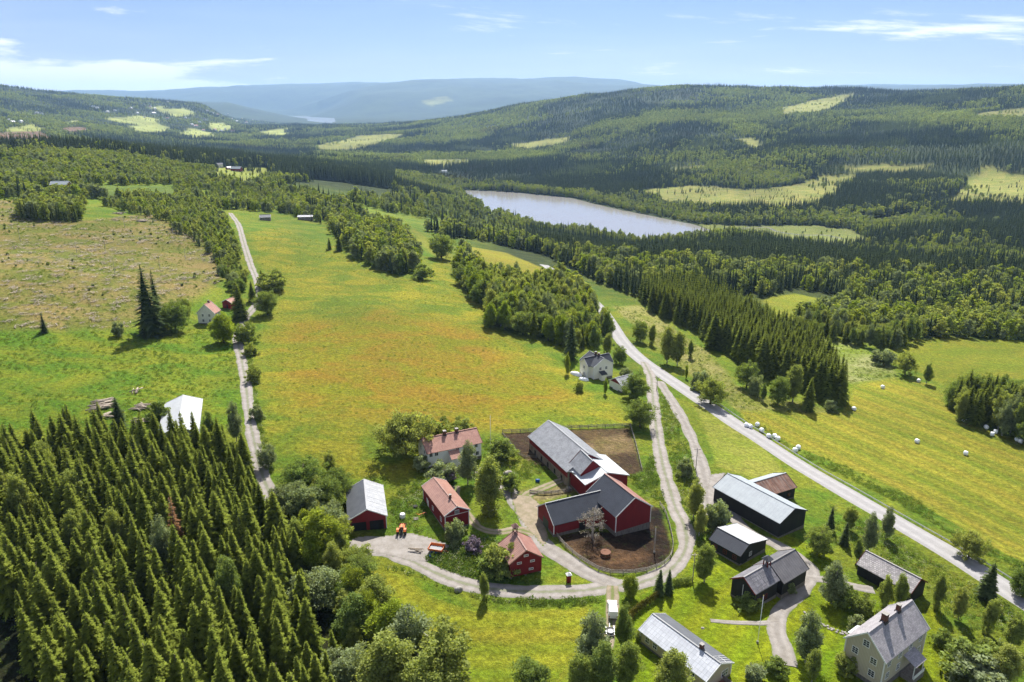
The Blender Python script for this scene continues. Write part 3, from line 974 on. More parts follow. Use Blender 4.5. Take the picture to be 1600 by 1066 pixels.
def leafy_mesh(seed, mat, H=10.0, Rx=3.0, z0=0.18, clumps=70, leaves=46, size=0.30, shape='round', open_=0.0, core=True):
    rd = np.random.default_rng(seed)
    V = []; F_ = []; T = []
    # clump centres: on and inside a lumpy envelope
    lob = rd.normal(size=(7, 3)); lob /= np.linalg.norm(lob, axis=1)[:, None]
    cent = []
    zc = H * (z0 + (1 - z0) * .48); hz = H * (1 - z0) * .5
    while len(cent) < clumps:
        v = rd.normal(size=3); v /= np.linalg.norm(v)
        r = 0.45 + 0.55 * rd.random() ** .5
        bump_ = 0.66 + 0.46 * np.max(np.maximum(0, lob @ v) ** 3) + rd.normal() * .09
        z = v[2] * r * bump_
        wdt = 1.0
        if shape == 'birch':
            wdt = 1.0 - 0.50 * max(0, z) - 0.32 * max(0, -z)
        if shape == 'round':
            wdt = 1.0 + 0.1 * (z < 0)
        cent.append((v[0] * r * bump_ * Rx * wdt, v[1] * r * bump_ * Rx * wdt, zc + z * hz))
    cr = Rx * (0.24 if shape == 'round' else 0.27)
    if core:
        # dark inner foliage so that the crown is not see-through everywhere
        ncore = int(clumps * leaves * .12)
        v = rd.normal(size=(ncore, 3)); v /= np.linalg.norm(v, axis=1)[:, None]
        rr = rd.random(ncore) ** .5 * .62
        pc = np.stack([v[:, 0] * rr * Rx, v[:, 1] * rr * Rx, zc + v[:, 2] * rr * hz], -1)
        _quads(V, F_, T, pc, np.full(ncore, size * 1.7), rd, 0.25)
    for cpt in cent:
        k = int(leaves * rd.uniform(.6, 1.3))
        v = rd.normal(size=(k, 3)); v /= np.linalg.norm(v, axis=1)[:, None]
        rr = cr * rd.uniform(.7, 1.25) * (rd.random(k) ** .45)
        p = np.array(cpt) + v * rr[:, None] * np.array((1, 1, .8 if shape == 'round' else 1.25))
        p = p[p[:, 2] > 0.05]
        _quads(V, F_, T, p, size * rd.uniform(.7, 1.3, len(p)), rd, rd.random())
    V = np.concatenate(V); F_ = np.concatenate(F_); T = np.concatenate(T)
    me = np_mesh('crown', V, F_, mat, smooth=False)
    set_attr(me, 'tone', T.astype(np.float32), 'FLOAT')
    return me


def _quads(V, F_, T, p, s_, rd, tone):
    n = len(p)
    if n == 0:
        return
    a = rd.normal(size=(n, 3)); a[:, 2] *= .7; a /= np.linalg.norm(a, axis=1)[:, None]
    b = rd.normal(size=(n, 3)); b -= a * (a * b).sum(1)[:, None]; b /= np.linalg.norm(b, axis=1)[:, None]
    a = a * s_[:, None] * .62; b = b * s_[:, None] * .42
    k = sum(len(x) for x in V)
    V.append(np.stack([p - a, p + b, p + a, p - b], 1).reshape(-1, 3))
    F_.append(np.arange(4 * n).reshape(n, 4) + k)
    T.append(np.repeat(np.clip(tone + rd.normal(size=n) * .22, 0, 1), 4))


def trunk_mesh(seed, H, r, mat, limbs=6, spread=2.0, top=.85, z0=.25):
    rd = random.Random(seed)
    m_ = MB()
    bend = [Vector((rd.uniform(-.15, .15) * r * 4 * i, rd.uniform(-.15, .15) * r * 4 * i, H * top * i / 4)) for i in range(5)]
    bend[0] = Vector((0, 0, -.3))
    m_.tube(bend, [r * (1.15 - .95 * i / 4) for i in range(5)], 7)
    for k in range(limbs):
        s_ = z0 + (.75 - z0) * k / max(1, limbs)
        p = Vector((0, 0, H * s_ * top / .85))
        a = rd.random() * 6.28
        L = spread * rd.uniform(.5, .85)
        m_.tube([p, p + Vector((math.cos(a) * L * .5, math.sin(a) * L * .5, L * .45)), p + Vector((math.cos(a) * L, math.sin(a) * L, L * .75))], [r * .38, r * .25, r * .08], 5)
    return m_.mesh('trunk', mat, True)


# prototypes: (crown mesh, trunk mesh, height, crown radius)
PROT = {}
PROT['spruce'] = [(spruce_mesh(i, M_spruce, 12, 2.5 + .2 * (i % 3), 31, 12, 4), trunk_mesh(i, 12, .17, M_bark, 0, top=.95), 12.0) for i in range(6)]
PROT['spruce_dark'] = [(spruce_mesh(20 + i, M_sprucef, 12, 2.1 + .2 * (i % 3), 26, 10, 3), trunk_mesh(i, 12, .17, M_bark, 0, top=.95), 12.0) for i in range(4)]
PROT['spruce_dead'] = [(spruce_mesh(40, M_brown, 12, 1.9, 22, 8, 2, False), trunk_mesh(3, 12, .15, M_dead, 0, top=.95), 12.0)]
PROT['round'] = [(leafy_mesh(50 + i, (M_leafd, M_leaf, M_leafd)[i % 3], 9, 3.7, .04, 120, 100, .235, 'round'), trunk_mesh(50 + i, 9, .24, M_bark, 6, 3.0), 9.0) for i in range(4)]
PROT['birch'] = [(leafy_mesh(60 + i, (M_leaf, M_leaf, M_leafd, M_leafg)[i % 4], 11, 2.4, .03, 120, 92, .205, 'birch'), trunk_mesh(60 + i, 11, .15, M_birch, 6, 1.8), 11.0) for i in range(5)]
PROT['bright'] = [(leafy_mesh(70 + i, M_leafy, 10, 2.8, .03, 120, 100, .22, 'birch'), trunk_mesh(70 + i, 10, .17, M_bark, 6, 2.0), 10.0) for i in range(3)]
PROT['willow'] = [(leafy_mesh(80 + i, M_leafg, 7, 2.9, .04, 110, 95, .20, 'round'), trunk_mesh(80 + i, 7, .18, M_bark, 6, 2.0), 7.0) for i in range(3)]
PROT['bush'] = [(leafy_mesh(90 + i, (M_leafd, M_leaf, M_leafg)[i % 3], 3, 1.8, .0, 55, 70, .20, 'round'), trunk_mesh(90 + i, 2.4, .07, M_bark, 5, 1.2, z0=.1), 3.0) for i in range(3)]
PROT['lilac'] = [(leafy_mesh(95, M_lilac, 3, 1.8, .0, 40, 55, .24, 'round'), trunk_mesh(95, 2.4, .07, M_bark, 5, 1.2, z0=.1), 3.0)]
PROT['bare'] = [(leafy_mesh(97, M_twig, 9, 3.0, .10, 70, 26, .20, 'round', core=False), trunk_mesh(97, 9, .2, M_dead, 10, 3.0), 9.0)]
# lighter versions for the woods further off
MID = {'spruce_l': [(spruce_mesh(110 + i, M_spruce, 12, 2.1, 15, 9, 1), 12.0) for i in range(3)],
       'spruce_d': [(spruce_mesh(120 + i, M_sprucef, 12, 1.95 + .15 * i, 15, 8, 0), 12.0) for i in range(4)],
       'leaf_m': [(leafy_mesh(130 + i, (M_leaf, M_leaff, M_leafy, M_leafg)[i], 10, 2.9, .06, 46, 22, .55, 'birch' if i % 2 else 'round'), 10.0) for i in range(4)],
       'spruce_far': [(spruce_mesh(140 + i, M_sprucev, 12, 1.9, 6, 6, 0), 12.0) for i in range(3)],
       'leaf_far': [(leafy_mesh(150 + i, M_leaff, 9, 2.8, .0, 18, 6, 1.5, 'round', core=False), 9.0) for i in range(3)],
       'grass_tuft': [], }

# ------------------------------------------------------------------ geometry-nodes scatter for what nobody could count
LIB = bpy.data.collections.new('plant_library')
LIBI = {}


def lib_add(key, meshes):
    for i, me in enumerate(meshes):
        o = bpy.data.objects.new('%03d_%s' % (len(LIBI), key), me)
        LIB.objects.link(o)
        LIBI[(key, i)] = len(LIBI)


for k_, lst in MID.items():
    lib_add(k_, [a[0] for a in lst])
for k_ in ('spruce', 'birch', 'round', 'willow', 'bright', 'bush'):
    lib_add(k_ + '_near', [a[0] for a in PROT[k_]])


def scatter_group():
    g = bpy.data.node_groups.new('plant_scatter', 'GeometryNodeTree')
    g.interface.new_socket('Geometry', in_out='INPUT', socket_type='NodeSocketGeometry')
    g.interface.new_socket('Geometry', in_out='OUTPUT', socket_type='NodeSocketGeometry')
    i = g.nodes.new('NodeGroupInput'); o = g.nodes.new('NodeGroupOutput')
    ci = g.nodes.new('GeometryNodeCollectionInfo')
    ci.inputs['Collection'].default_value = LIB
    ci.inputs['Separate Children'].default_value = True
    ci.inputs['Reset Children'].default_value = True
    ip = g.nodes.new('GeometryNodeInstanceOnPoints')
    ip.inputs['Pick Instance'].default_value = True

    def na(name, typ):
        n = g.nodes.new('GeometryNodeInputNamedAttribute'); n.data_type = typ
        n.inputs['Name'].default_value = name
        return n.outputs['Attribute']
    L = g.links.new
    L(i.outputs[0], ip.inputs['Points'])
    L(ci.outputs[0], ip.inputs['Instance'])
    L(na('vidx', 'INT'), ip.inputs['Instance Index'])
    er = g.nodes.new('FunctionNodeEulerToRotation')
    L(na('vrot', 'FLOAT_VECTOR'), er.inputs[0])
    L(er.outputs[0], ip.inputs['Rotation'])
    L(na('vscl', 'FLOAT_VECTOR'), ip.inputs['Scale'])
    L(ip.outputs[0], o.inputs[0])
    return g


SCATTER = scatter_group()


def scatter_obj(name, P, idx, rot, scl, label, cat, kind='stuff'):
    me = bpy.data.meshes.new(name)
    me.vertices.add(len(P)); me.vertices.foreach_set('co', np.ascontiguousarray(P, np.float32).ravel())
    me.update()
    set_attr(me, 'vidx', np.asarray(idx, np.int32), 'INT')
    set_attr(me, 'vrot', np.asarray(rot, np.float32), 'FLOAT_VECTOR')
    set_attr(me, 'vscl', np.asarray(scl, np.float32), 'FLOAT_VECTOR')
    o = link(bpy.data.objects.new(name, me))
    md = o.modifiers.new('scatter', 'NODES'); md.node_group = SCATTER
    tag(o, label, cat, None, kind)
    return o


def rid_at(x, y):
    v = np.clip(np.log(np.maximum(np.hypot(x, y), 8.01)), LN0, LN1 - 1e-6)
    i = np.clip(np.rint(np.interp(v, vv, np.arange(len(vv)))).astype(int), 0, nr - 1)
    j = np.clip(np.rint(np.interp(np.arctan2(x, y), aa, np.arange(len(aa)))).astype(int), 0, nc - 1)
    return rid[i, j], sd[i, j], sf[i, j]


# running horizon along each azimuth: woods wholly hidden behind a rise are not built
ELV = (GZ - CAMZ) / GD
RUN = np.maximum.accumulate(ELV, axis=0)


def visible(x, y, z, h):
    d = np.hypot(x, y)
    i = np.clip(np.interp(np.log(d * .985), vv, np.arange(len(vv))).astype(int), 0, nr - 1)
    j = np.clip(np.rint(np.interp(np.arctan2(x, y), aa, np.arange(len(aa)))).astype(int), 0, nc - 1)
    return (z + h + 8 - CAMZ) / d > RUN[i, j]


def jitter_grid(x0, x1, y0, y1, s_):
    gx, gy = np.meshgrid(np.arange(x0, x1, s_), np.arange(y0, y1, s_), indexing='ij')
    return (gx + rng.uniform(-.42, .42, gx.shape) * s_).ravel(), (gy + rng.uniform(-.42, .42, gx.shape) * s_).ravel()


def in_frame(x, y, m_=4):
    return np.abs(np.degrees(np.arctan2(x, y))) < 45 + m_


STANDS = []        # footprints kept clear of trees (buildings), filled as (x, y, r)


def poly_pts(px, s_, margin=0.0):
    w = wpoly(px)
    xs = [p[0] for p in w]; ys = [p[1] for p in w]
    x, y = jitter_grid(min(xs), max(xs), min(ys), max(ys), s_)
    k = in_poly(x, y, w)
    return x[k], y[k]


# ------------------------------------------------------------------ far woods
WX = {'s': [], 'd': []}


def far_woods():
    outp = {'spruce_forest': [], 'broadleaf_woodland': []}
    for d0, d1, s_, lod in ((690, 1700, 4.9, 0), (1700, 3200, 7.6, 1), (3200, 5000, 11.5, 1), (5000, 7600, 19, 1)):
        x, y = jitter_grid(-d1 * .74, d1 * .74, 0, d1, s_)
        d = np.hypot(x, y)
        k = (d >= d0) & (d < d1) & in_frame(x, y, 0)
        x, y, d = x[k], y[k], d[k]
        r_, s1, s2 = rid_at(x, y)
        k = (s1 > 3) & (s2 > 20)
        open_ = r_ > 0
        k &= ~(open_ & (rng.random(len(x)) > np.clip(.06 + 1.1 * (fbm(x + 400, y, 70, 3) - .07), .02, .55)))
        z = ground(x, y)
        k &= visible(x, y, z, 15)
        k &= ~blocked(x, y, 9.0, 40.0 if d0 > 3000 else 24.0)
        x, y, d, z, open_ = x[k], y[k], d[k], z[k], open_[k]
        n_a = fbm(x, y, 260, 3); n_b = fbm(x + 900, y, 130, 3); n_c = fbm(x - 700, y + 300, 420, 3)
        dec = (n_a + .08 * rng.normal(size=len(x))) > .085
        # broadleaf fringe near the plateau edge on the left and along the shore
        dec |= (s1[k] < 45) & (rng.random(len(x)) > .35)
        dec |= (d < 1250) & (x < 0.02 * y) & (rng.random(len(x)) > .42)
        knoll = (d > 1150) & (d < 1750) & (x < -.16 * y)
        dec &= ~(knoll & (rng.random(len(x)) > .06))
        keep = rng.random(len(x)) < np.clip(1.0 - 2.6 * np.maximum(0, n_c - .12), .2, 1)
        plat = (d < 1250) & (x < -.02 * y)
        keep &= ~(plat & (n_b > .06)) & ~(plat & (rng.random(len(x)) > .62))
        h = np.where(dec, 11.0, 15.0) * np.clip(1 + n_b * 1.6, .45, 1.4) * rng.uniform(.75, 1.25, len(x))
        h = np.where(open_, h * .55, h)
        h = np.where(knoll, h * 1.25, h)
        mul = {4.9: 1.05, 7.6: 1.2, 11.5: 1.4, 19: 1.8}[s_]
        for nm, sel in (('spruce_forest', ~dec & keep), ('broadleaf_woodland', dec & keep)):
            outp[nm].append((x[sel], y[sel], z[sel], h[sel], np.full(sel.sum(), mul), np.full(sel.sum(), lod)))
    for nm, lst in outp.items():
        x, y, z, h, mul, lod = [np.concatenate(q) for q in zip(*lst)]
        lib = ('spruce_d', 4, 'spruce_far', 3, 12.0) if nm[0] == 's' else ('leaf_m', 4, 'leaf_far', 3, 9.5)
        i0 = LIBI[(lib[0], 0)]; i1 = LIBI[(lib[2], 0)]
        idx_ = np.where(lod == 0, i0 + rng.integers(0, lib[1], len(x)), i1 + rng.integers(0, lib[3], len(x)))
        s_ = h / lib[4]
        wdt = s_ * mul * rng.uniform(.85, 1.25, len(x))
        scatter_obj(nm, np.stack([x, y, z - .2], -1), idx_, np.stack([0 * x, 0 * x, rng.uniform(0, 6.28, len(x))], -1),
                    np.stack([wdt, wdt, s_ * (1 + (mul - 1) * .3)], -1),
                    {'s': 'dark spruce forest covering the slopes around and beyond the lake', 'b': 'lighter broadleaf woods mixed into the slopes around the lake'}[nm[0]], 'forest' if nm[0] == 's' else 'woodland')
        print(nm, len(x))



# ------------------------------------------------------------------ haze
def haze():
    x0, x1, y0, y1, z0, z1 = -24000, 24000, -24000, 24000, float(GZ.min()) - 1, max(float(GZ.max()), 200) + 40
    m_, t, out = new_mat('haze_air')
    v = nd(t, 'ShaderNodeVolumePrincipled', inp={'Color': (0.40, 0.64, 1.0, 1), 'Density': 4.6e-5, 'Anisotropy': 0.25})
    t.links.new(v.outputs[0], out.inputs['Volume'])
    o = MB().box(x0, x1, y0, y1, z0, z1).build('haze', m_)
    tag(o, 'thin bluish summer haze over the valley', 'haze', None, 'stuff')


haze()

# ------------------------------------------------------------------ building materials
def paint(name, a, b=None, board=0.0, axis=0, rough=0.75, dirt=0.25, spec=0.3, metal=0.0, scale=1.2):
    """painted or weathered surface; board = board width in metres for vertical cladding"""
    if name in MATS: return MATS[name]
    b = b or tuple(x * .75 for x in a)
    m_, t, out = new_mat(name)
    tcn = nd(t, 'ShaderNodeTexCoord')
    co = tcn.outputs['Object']
    st_ = nd(t, 'ShaderNodeMapping', inp={'Scale': (1, 1, .25)})
    t.links.new(co, st_.inputs[0])
    n_ = noise(t, st_.outputs[0], scale, 5.0, 0.65)
    base = cmix(t, mth(t, 'MULTIPLY', sstep(t, n_, .35, .75), dirt * 2 if dirt < .5 else 1.0), a, b)
    bs = nd(t, 'ShaderNodeBsdfPrincipled', inp={'Roughness': rough, 'Specular IOR Level': spec, 'Metallic': metal})
    if board:
        sp = nd(t, 'ShaderNodeSeparateXYZ'); t.links.new(co, sp.inputs[0])
        s_ = mth(t, 'ADD', sp.outputs[0], sp.outputs[1])
        fr_ = mth(t, 'FRACT', mth(t, 'DIVIDE', s_, board))
        gap = sstep(t, mth(t, 'ABSOLUTE', mth(t, 'SUBTRACT', fr_, .5)), .36, .5)
        base = scale_col(t, base, mth(t, 'SUBTRACT', 1.0, mth(t, 'MULTIPLY', gap, .45)))
        bp = nd(t, 'ShaderNodeBump', inp={'Strength': .6, 'Distance': .03}); bp.invert = True
        t.links.new(gap, bp.inputs['Height']); t.links.new(bp.outputs[0], bs.inputs['Normal'])
    t.links.new(base, bs.inputs['Base Color'])
    t.links.new(bs.outputs[0], out.inputs[0])
    MATS[name] = m_
    return m_


def roof_mat(name, a, b, bw, bh, gap=0.04, rough=0.6, spec=0.4, metal=0.0, off=0.5, var=0.25, streak=0.0, dark=.45, streak_col=(0.3, 0.3, 0.3)):
    if name in MATS: return MATS[name]
    m_, t, out = new_mat(name)
    uv = attr(t, 'ruv').outputs['Vector']
    br_ = nd(t, 'ShaderNodeTexBrick', offset=off, inp={'Scale': 1.0, 'Mortar Size': gap, 'Mortar Smooth': 0.3, 'Brick Width': bw, 'Row Height': bh,
                                                     'Color1': (1, 1, 1, 1), 'Color2': (1 - var,) * 3 + (1,), 'Mortar': (dark,) * 3 + (1,)})
    t.links.new(uv, br_.inputs['Vector'])
    n_ = noise(t, uv, 0.55, 5.0, .65)
    base = cmix(t, sstep(t, n_, .35, .68), a, b)
    if streak:
        st_ = nd(t, 'ShaderNodeMapping', inp={'Scale': (2.2, .16, 1)})
        t.links.new(uv, st_.inputs[0])
        base = cmix(t, mth(t, 'MULTIPLY', sstep(t, noise(t, st_.outputs[0], 1.0, 4.0, .7), .46, .66), streak), base, streak_col)
    base = cmix(t, 1.0, base, br_.outputs['Color'], 'MULTIPLY')
    bs = nd(t, 'ShaderNodeBsdfPrincipled', inp={'Roughness': rough, 'Specular IOR Level': spec, 'Metallic': metal})
    t.links.new(base, bs.inputs['Base Color'])
    bp = nd(t, 'ShaderNodeBump', inp={'Strength': .5, 'Distance': .05}); bp.invert = True
    t.links.new(br_.outputs['Fac'], bp.inputs['Height']); t.links.new(bp.outputs[0], bs.inputs['Normal'])
    t.links.new(bs.outputs[0], out.inputs[0])
    MATS[name] = m_
    return m_


K = 0.47
s3 = lambda r, g, b: srgb(r, g, b, K)
RED = paint('falu_red_boards', s3(172, 44, 48), s3(142, 36, 40), .22)
WHITEB = paint('white_boards', (.80, .78, .73), (.68, .66, .61), .2)
BLACK = paint('tarred_boards', (.014, .014, .015), (.028, .026, .024), .24)
BEIGE = paint('beige_boards', (.48, .42, .31), (.40, .35, .26), .26)
TAN = paint('tan_boards', (.48, .41, .27), (.40, .34, .22), .24)
CREAM = paint('cream_boards', (.80, .77, .66), (.70, .67, .57), .2)
TRIM = paint('white_trim', (.70, .70, .68), (.55, .54, .52))
DTRIM = paint('dark_trim', (.035, .033, .032), (.05, .048, .045))
RTRIM = paint('red_trim', s3(150, 60, 48), s3(120, 50, 42))
STONE = paint('foundation_stone', s3(165, 158, 148), s3(115, 108, 100), scale=3.0, dirt=.6)
CONC = paint('concrete', s3(205, 200, 192), s3(170, 164, 155), scale=2.0, dirt=.5)
BRICK = paint('chimney_brick', s3(150, 98, 78), s3(110, 78, 66), scale=6.0, dirt=.6)
GREYW = paint('grey_planks', s3(178, 170, 158), s3(130, 122, 112), .18, scale=3, dirt=.6)
DARKIN = paint('dark_interior', (.010, .010, .010), (.014, .014, .014))
GALV = paint('galvanised_steel', s3(190, 196, 200), s3(160, 165, 170), rough=.35, metal=.6, spec=.5)
gl, t, out = new_mat('window_glass')
bs = nd(t, 'ShaderNodeBsdfPrincipled', inp={'Base Color': (.02, .025, .03, 1), 'Roughness': .06, 'Specular IOR Level': .6})
t.links.new(bs.outputs[0], out.inputs[0]); GLASS = gl

R_TILE = roof_mat('red_roof_tiles', (.48, .265, .205), (.40, .21, .165), .32, .36, .05, .75, .25, var=.2, dark=.62)
R_RIB = roof_mat('brown_ribbed_roof', (.36, .205, .165), (.29, .16, .13), .55, 30, .10, .6, .3, off=0, var=.12, dark=.6)
R_RIBL = roof_mat('pale_brown_ribbed_roof', s3(206, 152, 132), s3(190, 136, 118), .55, 30, .05, .6, .3, off=0, var=.08, dark=.8)
R_RUST = roof_mat('faded_red_metal_roof', s3(204, 150, 134), s3(186, 130, 116), .6, 30, .04, .6, .3, off=0, var=.1, dark=.75)
R_SLATE = roof_mat('old_grey_slate', (.25, .262, .285), (.17, .18, .20), .35, .30, .03, .55, .45, var=.25, streak=.6, streak_col=s3(200, 204, 208), dark=.7)
R_METAL = roof_mat('light_metal_sheets', (.30, .335, .36), (.265, .295, .32), .9, 30, .03, .62, .3, 0, off=0, var=.05, dark=.8)
R_METALB = roof_mat('pale_metal_sheets', (.46, .49, .51), (.41, .44, .46), .9, 30, .03, .62, .3, 0, off=0, var=.05, dark=.8)
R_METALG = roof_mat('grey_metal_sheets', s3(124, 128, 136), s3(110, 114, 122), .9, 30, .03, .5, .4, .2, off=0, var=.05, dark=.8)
R_WHITE = roof_mat('white_metal_sheets', s3(232, 236, 238), s3(222, 226, 230), 1.0, 3.2, .02, .6, .3, off=0, var=.04, dark=.8)
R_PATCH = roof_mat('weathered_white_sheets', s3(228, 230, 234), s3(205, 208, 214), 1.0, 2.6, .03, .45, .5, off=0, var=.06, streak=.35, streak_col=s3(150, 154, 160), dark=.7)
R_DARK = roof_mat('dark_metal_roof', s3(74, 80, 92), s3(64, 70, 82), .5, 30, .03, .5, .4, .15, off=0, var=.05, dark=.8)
R_DARKS = roof_mat('dark_sheets_with_pale_bands', (.20, .19, .205), (.14, .135, .145), .95, 1.3, .04, .5, .4, .1, off=0, var=.2, streak=.55, streak_col=s3(200, 200, 205), dark=.6)
R_DARK2 = roof_mat('charcoal_profiled_roof', (.14, .135, .14), (.105, .10, .105), .7, 30, .05, .55, .4, .1, off=0, var=.12, dark=.6)
R_DIAM = roof_mat('mottled_slate_shingles', (.46, .43, .42), (.34, .31, .315), .5, .42, .06, .6, .4, var=.5, dark=.5)
R_HSLATE = roof_mat('purple_grey_slate', (.38, .355, .365), (.29, .27, .285), .38, .30, .035, .6, .4, var=.35, dark=.7)
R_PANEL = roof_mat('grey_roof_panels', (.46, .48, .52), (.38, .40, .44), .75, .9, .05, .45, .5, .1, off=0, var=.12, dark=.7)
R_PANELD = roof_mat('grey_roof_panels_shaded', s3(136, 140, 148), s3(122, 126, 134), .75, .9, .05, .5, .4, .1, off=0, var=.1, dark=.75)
R_RUSTP = roof_mat('rusty_metal_panels', s3(176, 128, 104), s3(140, 98, 80), .5, 30, .04, .6, .3, off=0, var=.35, streak=.6, streak_col=s3(196, 190, 184), dark=.6)


def place(o, fr):
    if fr is not None:
        o.location = fr[0]; o.rotation_euler = (0, 0, fr[1])
    return o


class Wing:
    """gabled volume; local x runs along the ridge, +y is the side whose eave was measured"""

    def __init__(s, root, fr, L, hw, he, hr, wall, roof_e, roof_o, oh=.40, og=.30, found=STONE, fh=.5, trim=TRIM, thick=.14, gtrim=True, depth=2.0, corner=True, hwo=None):
        s.root, s.fr, s.L, s.hw, s.he, s.hr = root, fr, L, hw, he, hr
        hwo = hwo or hw
        s.lw = L / 2 - og; s.ww = max(.6, hw - oh); wo = max(.6, hwo - oh)
        s.wo = wo
        sl = (hr - he) / hw
        s.sl = sl
        zt = hr - sl * s.ww - thick
        s.zt = zt
        zr = hr - thick - .02
        lw, ww = s.lw, s.ww
        m_ = MB()
        V = [(x, y, z) for x in (-lw, lw) for y, z in ((-wo, fh), (ww, fh), (ww, zt), (0, zr), (-wo, hr - (hr - he) / hwo * wo - thick))]
        m_.add(V, [(0, 4, 3, 2, 1), (5, 6, 7, 8, 9), (0, 5, 9, 4), (1, 2, 7, 6), (0, 1, 6, 5)])
        s.wall = place(m_.build('wall', wall, root), fr)
        if found is not None:
            place(MB().box(-lw - .04, lw + .04, -wo - .04, ww + .04, -depth, fh + .01).build('foundation', found, root), fr)
        for sg, mt in ((1, roof_e), (-1, roof_o)):
            m_ = MB(); g = .004
            nx = Vector((0, sg * sl, 1)).normalized() * thick
            a = [(-L / 2, sg * g, hr), (L / 2, sg * g, hr), (L / 2, sg * (hw if sg > 0 else hwo), he), (-L / 2, sg * (hw if sg > 0 else hwo), he)]
            b = [(x, y, z - thick) for x, y, z in a]
            m_.add(a + b, [(0, 1, 2, 3) if sg < 0 else (3, 2, 1, 0), (4, 5, 6, 7) if sg > 0 else (7, 6, 5, 4), (0, 4, 5, 1), (1, 5, 6, 2), (2, 6, 7, 3), (3, 7, 4, 0)])
            me = m_.mesh('roof', mt)
            ln = math.hypot(hw, hr - he)
            set_attr(me, 'ruv', np.array([(x + 50, abs(y) / hw * ln + 20, 0) for x, y, z in a + b], np.float32), 'FLOAT_VECTOR')
            o = place(link(bpy.data.objects.new('roof', me), root), fr)
            if sg == 1: s.roof_e = o
            else: s.roof_o = o
        rc = place(MB().bar((-L / 2 - .02, 0, hr + .03), (L / 2 + .02, 0, hr + .03), .34, .10).build('ridge_cap', mt, root), fr)
        set_attr(rc.data, 'ruv', np.zeros((8, 3), np.float32), 'FLOAT_VECTOR')
        if gtrim:
            for xs in (-1, 1):
                for sg in (-1, 1):
                    x = xs * (L / 2 + .03)
                    place(MB().bar((x, sg * .02, hr - .06), (x, sg * (hw if sg > 0 else hwo), he - .06), .06, .26).build('bargeboard', trim, root), fr)
        if corner and trim is TRIM:
            for xs in (-1, 1):
                for sg in (-1, 1):
                    x, y = xs * (lw + .012), sg * ((ww if sg > 0 else wo) + .012)
                    place(MB().box(x - .09, x + .09, y - .09, y + .09, fh, zt - .02).build('corner_board', trim, root), fr)

    def spot(s, face, u):
        """point and outward normal angle on a face: e/o long sides, g0/g1 gables"""
        return {'e': ((u, s.ww, 0), 0), 'o': ((u, -s.wo, 0), math.pi), 'g0': ((-s.lw, u, 0), math.pi / 2), 'g1': ((s.lw, u, 0), -math.pi / 2)}[face]

    def _orient(s, V, face, u):
        (x, y, _), a = s.spot(face, u)
        ca, sa = math.cos(a), math.sin(a)
        return [(x + vx * ca - vy * sa, y + vx * sa + vy * ca, vz) for vx, vy, vz in V]

    def part(s, name, mb, face, u, mat, parent=None):
        mb.v = s._orient(mb.v, face, u)
        if parent is None:
            return place(mb.build(name, mat, s.root), s.fr)
        return mb.build(name, mat, parent)

    def window(s, face, u, z, w=1.0, h=1.2, frame=TRIM, bars=(1, 1)):
        m_ = MB(); f = .11
        m_.box(-w / 2 - f, w / 2 + f, .005, .07, z - f, z); m_.box(-w / 2 - f, w / 2 + f, .005, .07, z + h, z + h + f)
        m_.box(-w / 2 - f, -w / 2, .005, .07, z, z + h); m_.box(w / 2, w / 2 + f, .005, .07, z, z + h)
        o = s.part('window', m_, face, u, frame)
        s.part('pane', MB().box(-w / 2, w / 2, .004, .03, z, z + h), face, u, GLASS, o)
        nx, nz = bars
        for i in range(nx):
            x = -w / 2 + w * (i + 1) / (nx + 1)
            s.part('mullion', MB().box(x - .03, x + .03, .032, .06, z, z + h), face, u, frame, o)
        for i in range(nz):
            zz_ = z + h * (i + 1) / (nz + 1)
            s.part('mullion', MB().box(-w / 2, w / 2, .034, .057, zz_ - .03, zz_ + .03), face, u, frame, o)
        return o

    def opening(s, face, u, w, h, z=0.0, mat=DARKIN, name='doorway', trim=None):
        o = s.part(name, MB().box(-w / 2, w / 2, .006, .05, z, z + h), face, u, mat)
        if trim:
            m_ = MB(); m_.box(-w / 2 - .12, -w / 2, .006, .09, z, z + h + .12); m_.box(w / 2, w / 2 + .12, .006, .09, z, z + h + .12); m_.box(-w / 2, w / 2, .006, .09, z + h, z + h + .12)
            s.part('door_frame', m_, face, u, trim, o)
        return o

    def chimney(s, x, y=0.0, h=1.1, w=.75, mat=BRICK, cap=True):
        zb = s.hr - s.sl * abs(y) - .6
        o = place(MB().box(x - w / 2, x + w / 2, y - w / 2, y + w / 2, zb, s.hr + h).build('chimney', mat, s.root), s.fr)
        if cap:
            MB().box(x - w / 2 - .07, x + w / 2 + .07, y - w / 2 - .07, y + w / 2 + .07, s.hr + h, s.hr + h + .10).build('chimney_cap', CONC, o)
            MB().box(x - w / 2 - .10, x + w / 2 + .10, y - w / 2 - .10, y + w / 2 + .10, zb, zb + .66).build('flashing', DTRIM, o)
        return o


def pitch(r0, r1, e1, e2, g, he):
    """ridge height that makes both measured eaves lie equally far from the ridge"""
    best = (1e9, he + 2.5)
    for hr in np.arange(he + .6, he + 7, .05):
        a = at_z(*r0, g + hr)[:2]; b = at_z(*r1, g + hr)[:2]
        d = (b - a) / np.hypot(*(b - a)); n = np.array((-d[1], d[0]))
        err = abs(np.dot(at_z(*e1, g + he)[:2] - a, n) + np.dot(at_z(*e2, g + he)[:2] - a, n))
        best = min(best, (err, hr))
    return float(best[1])


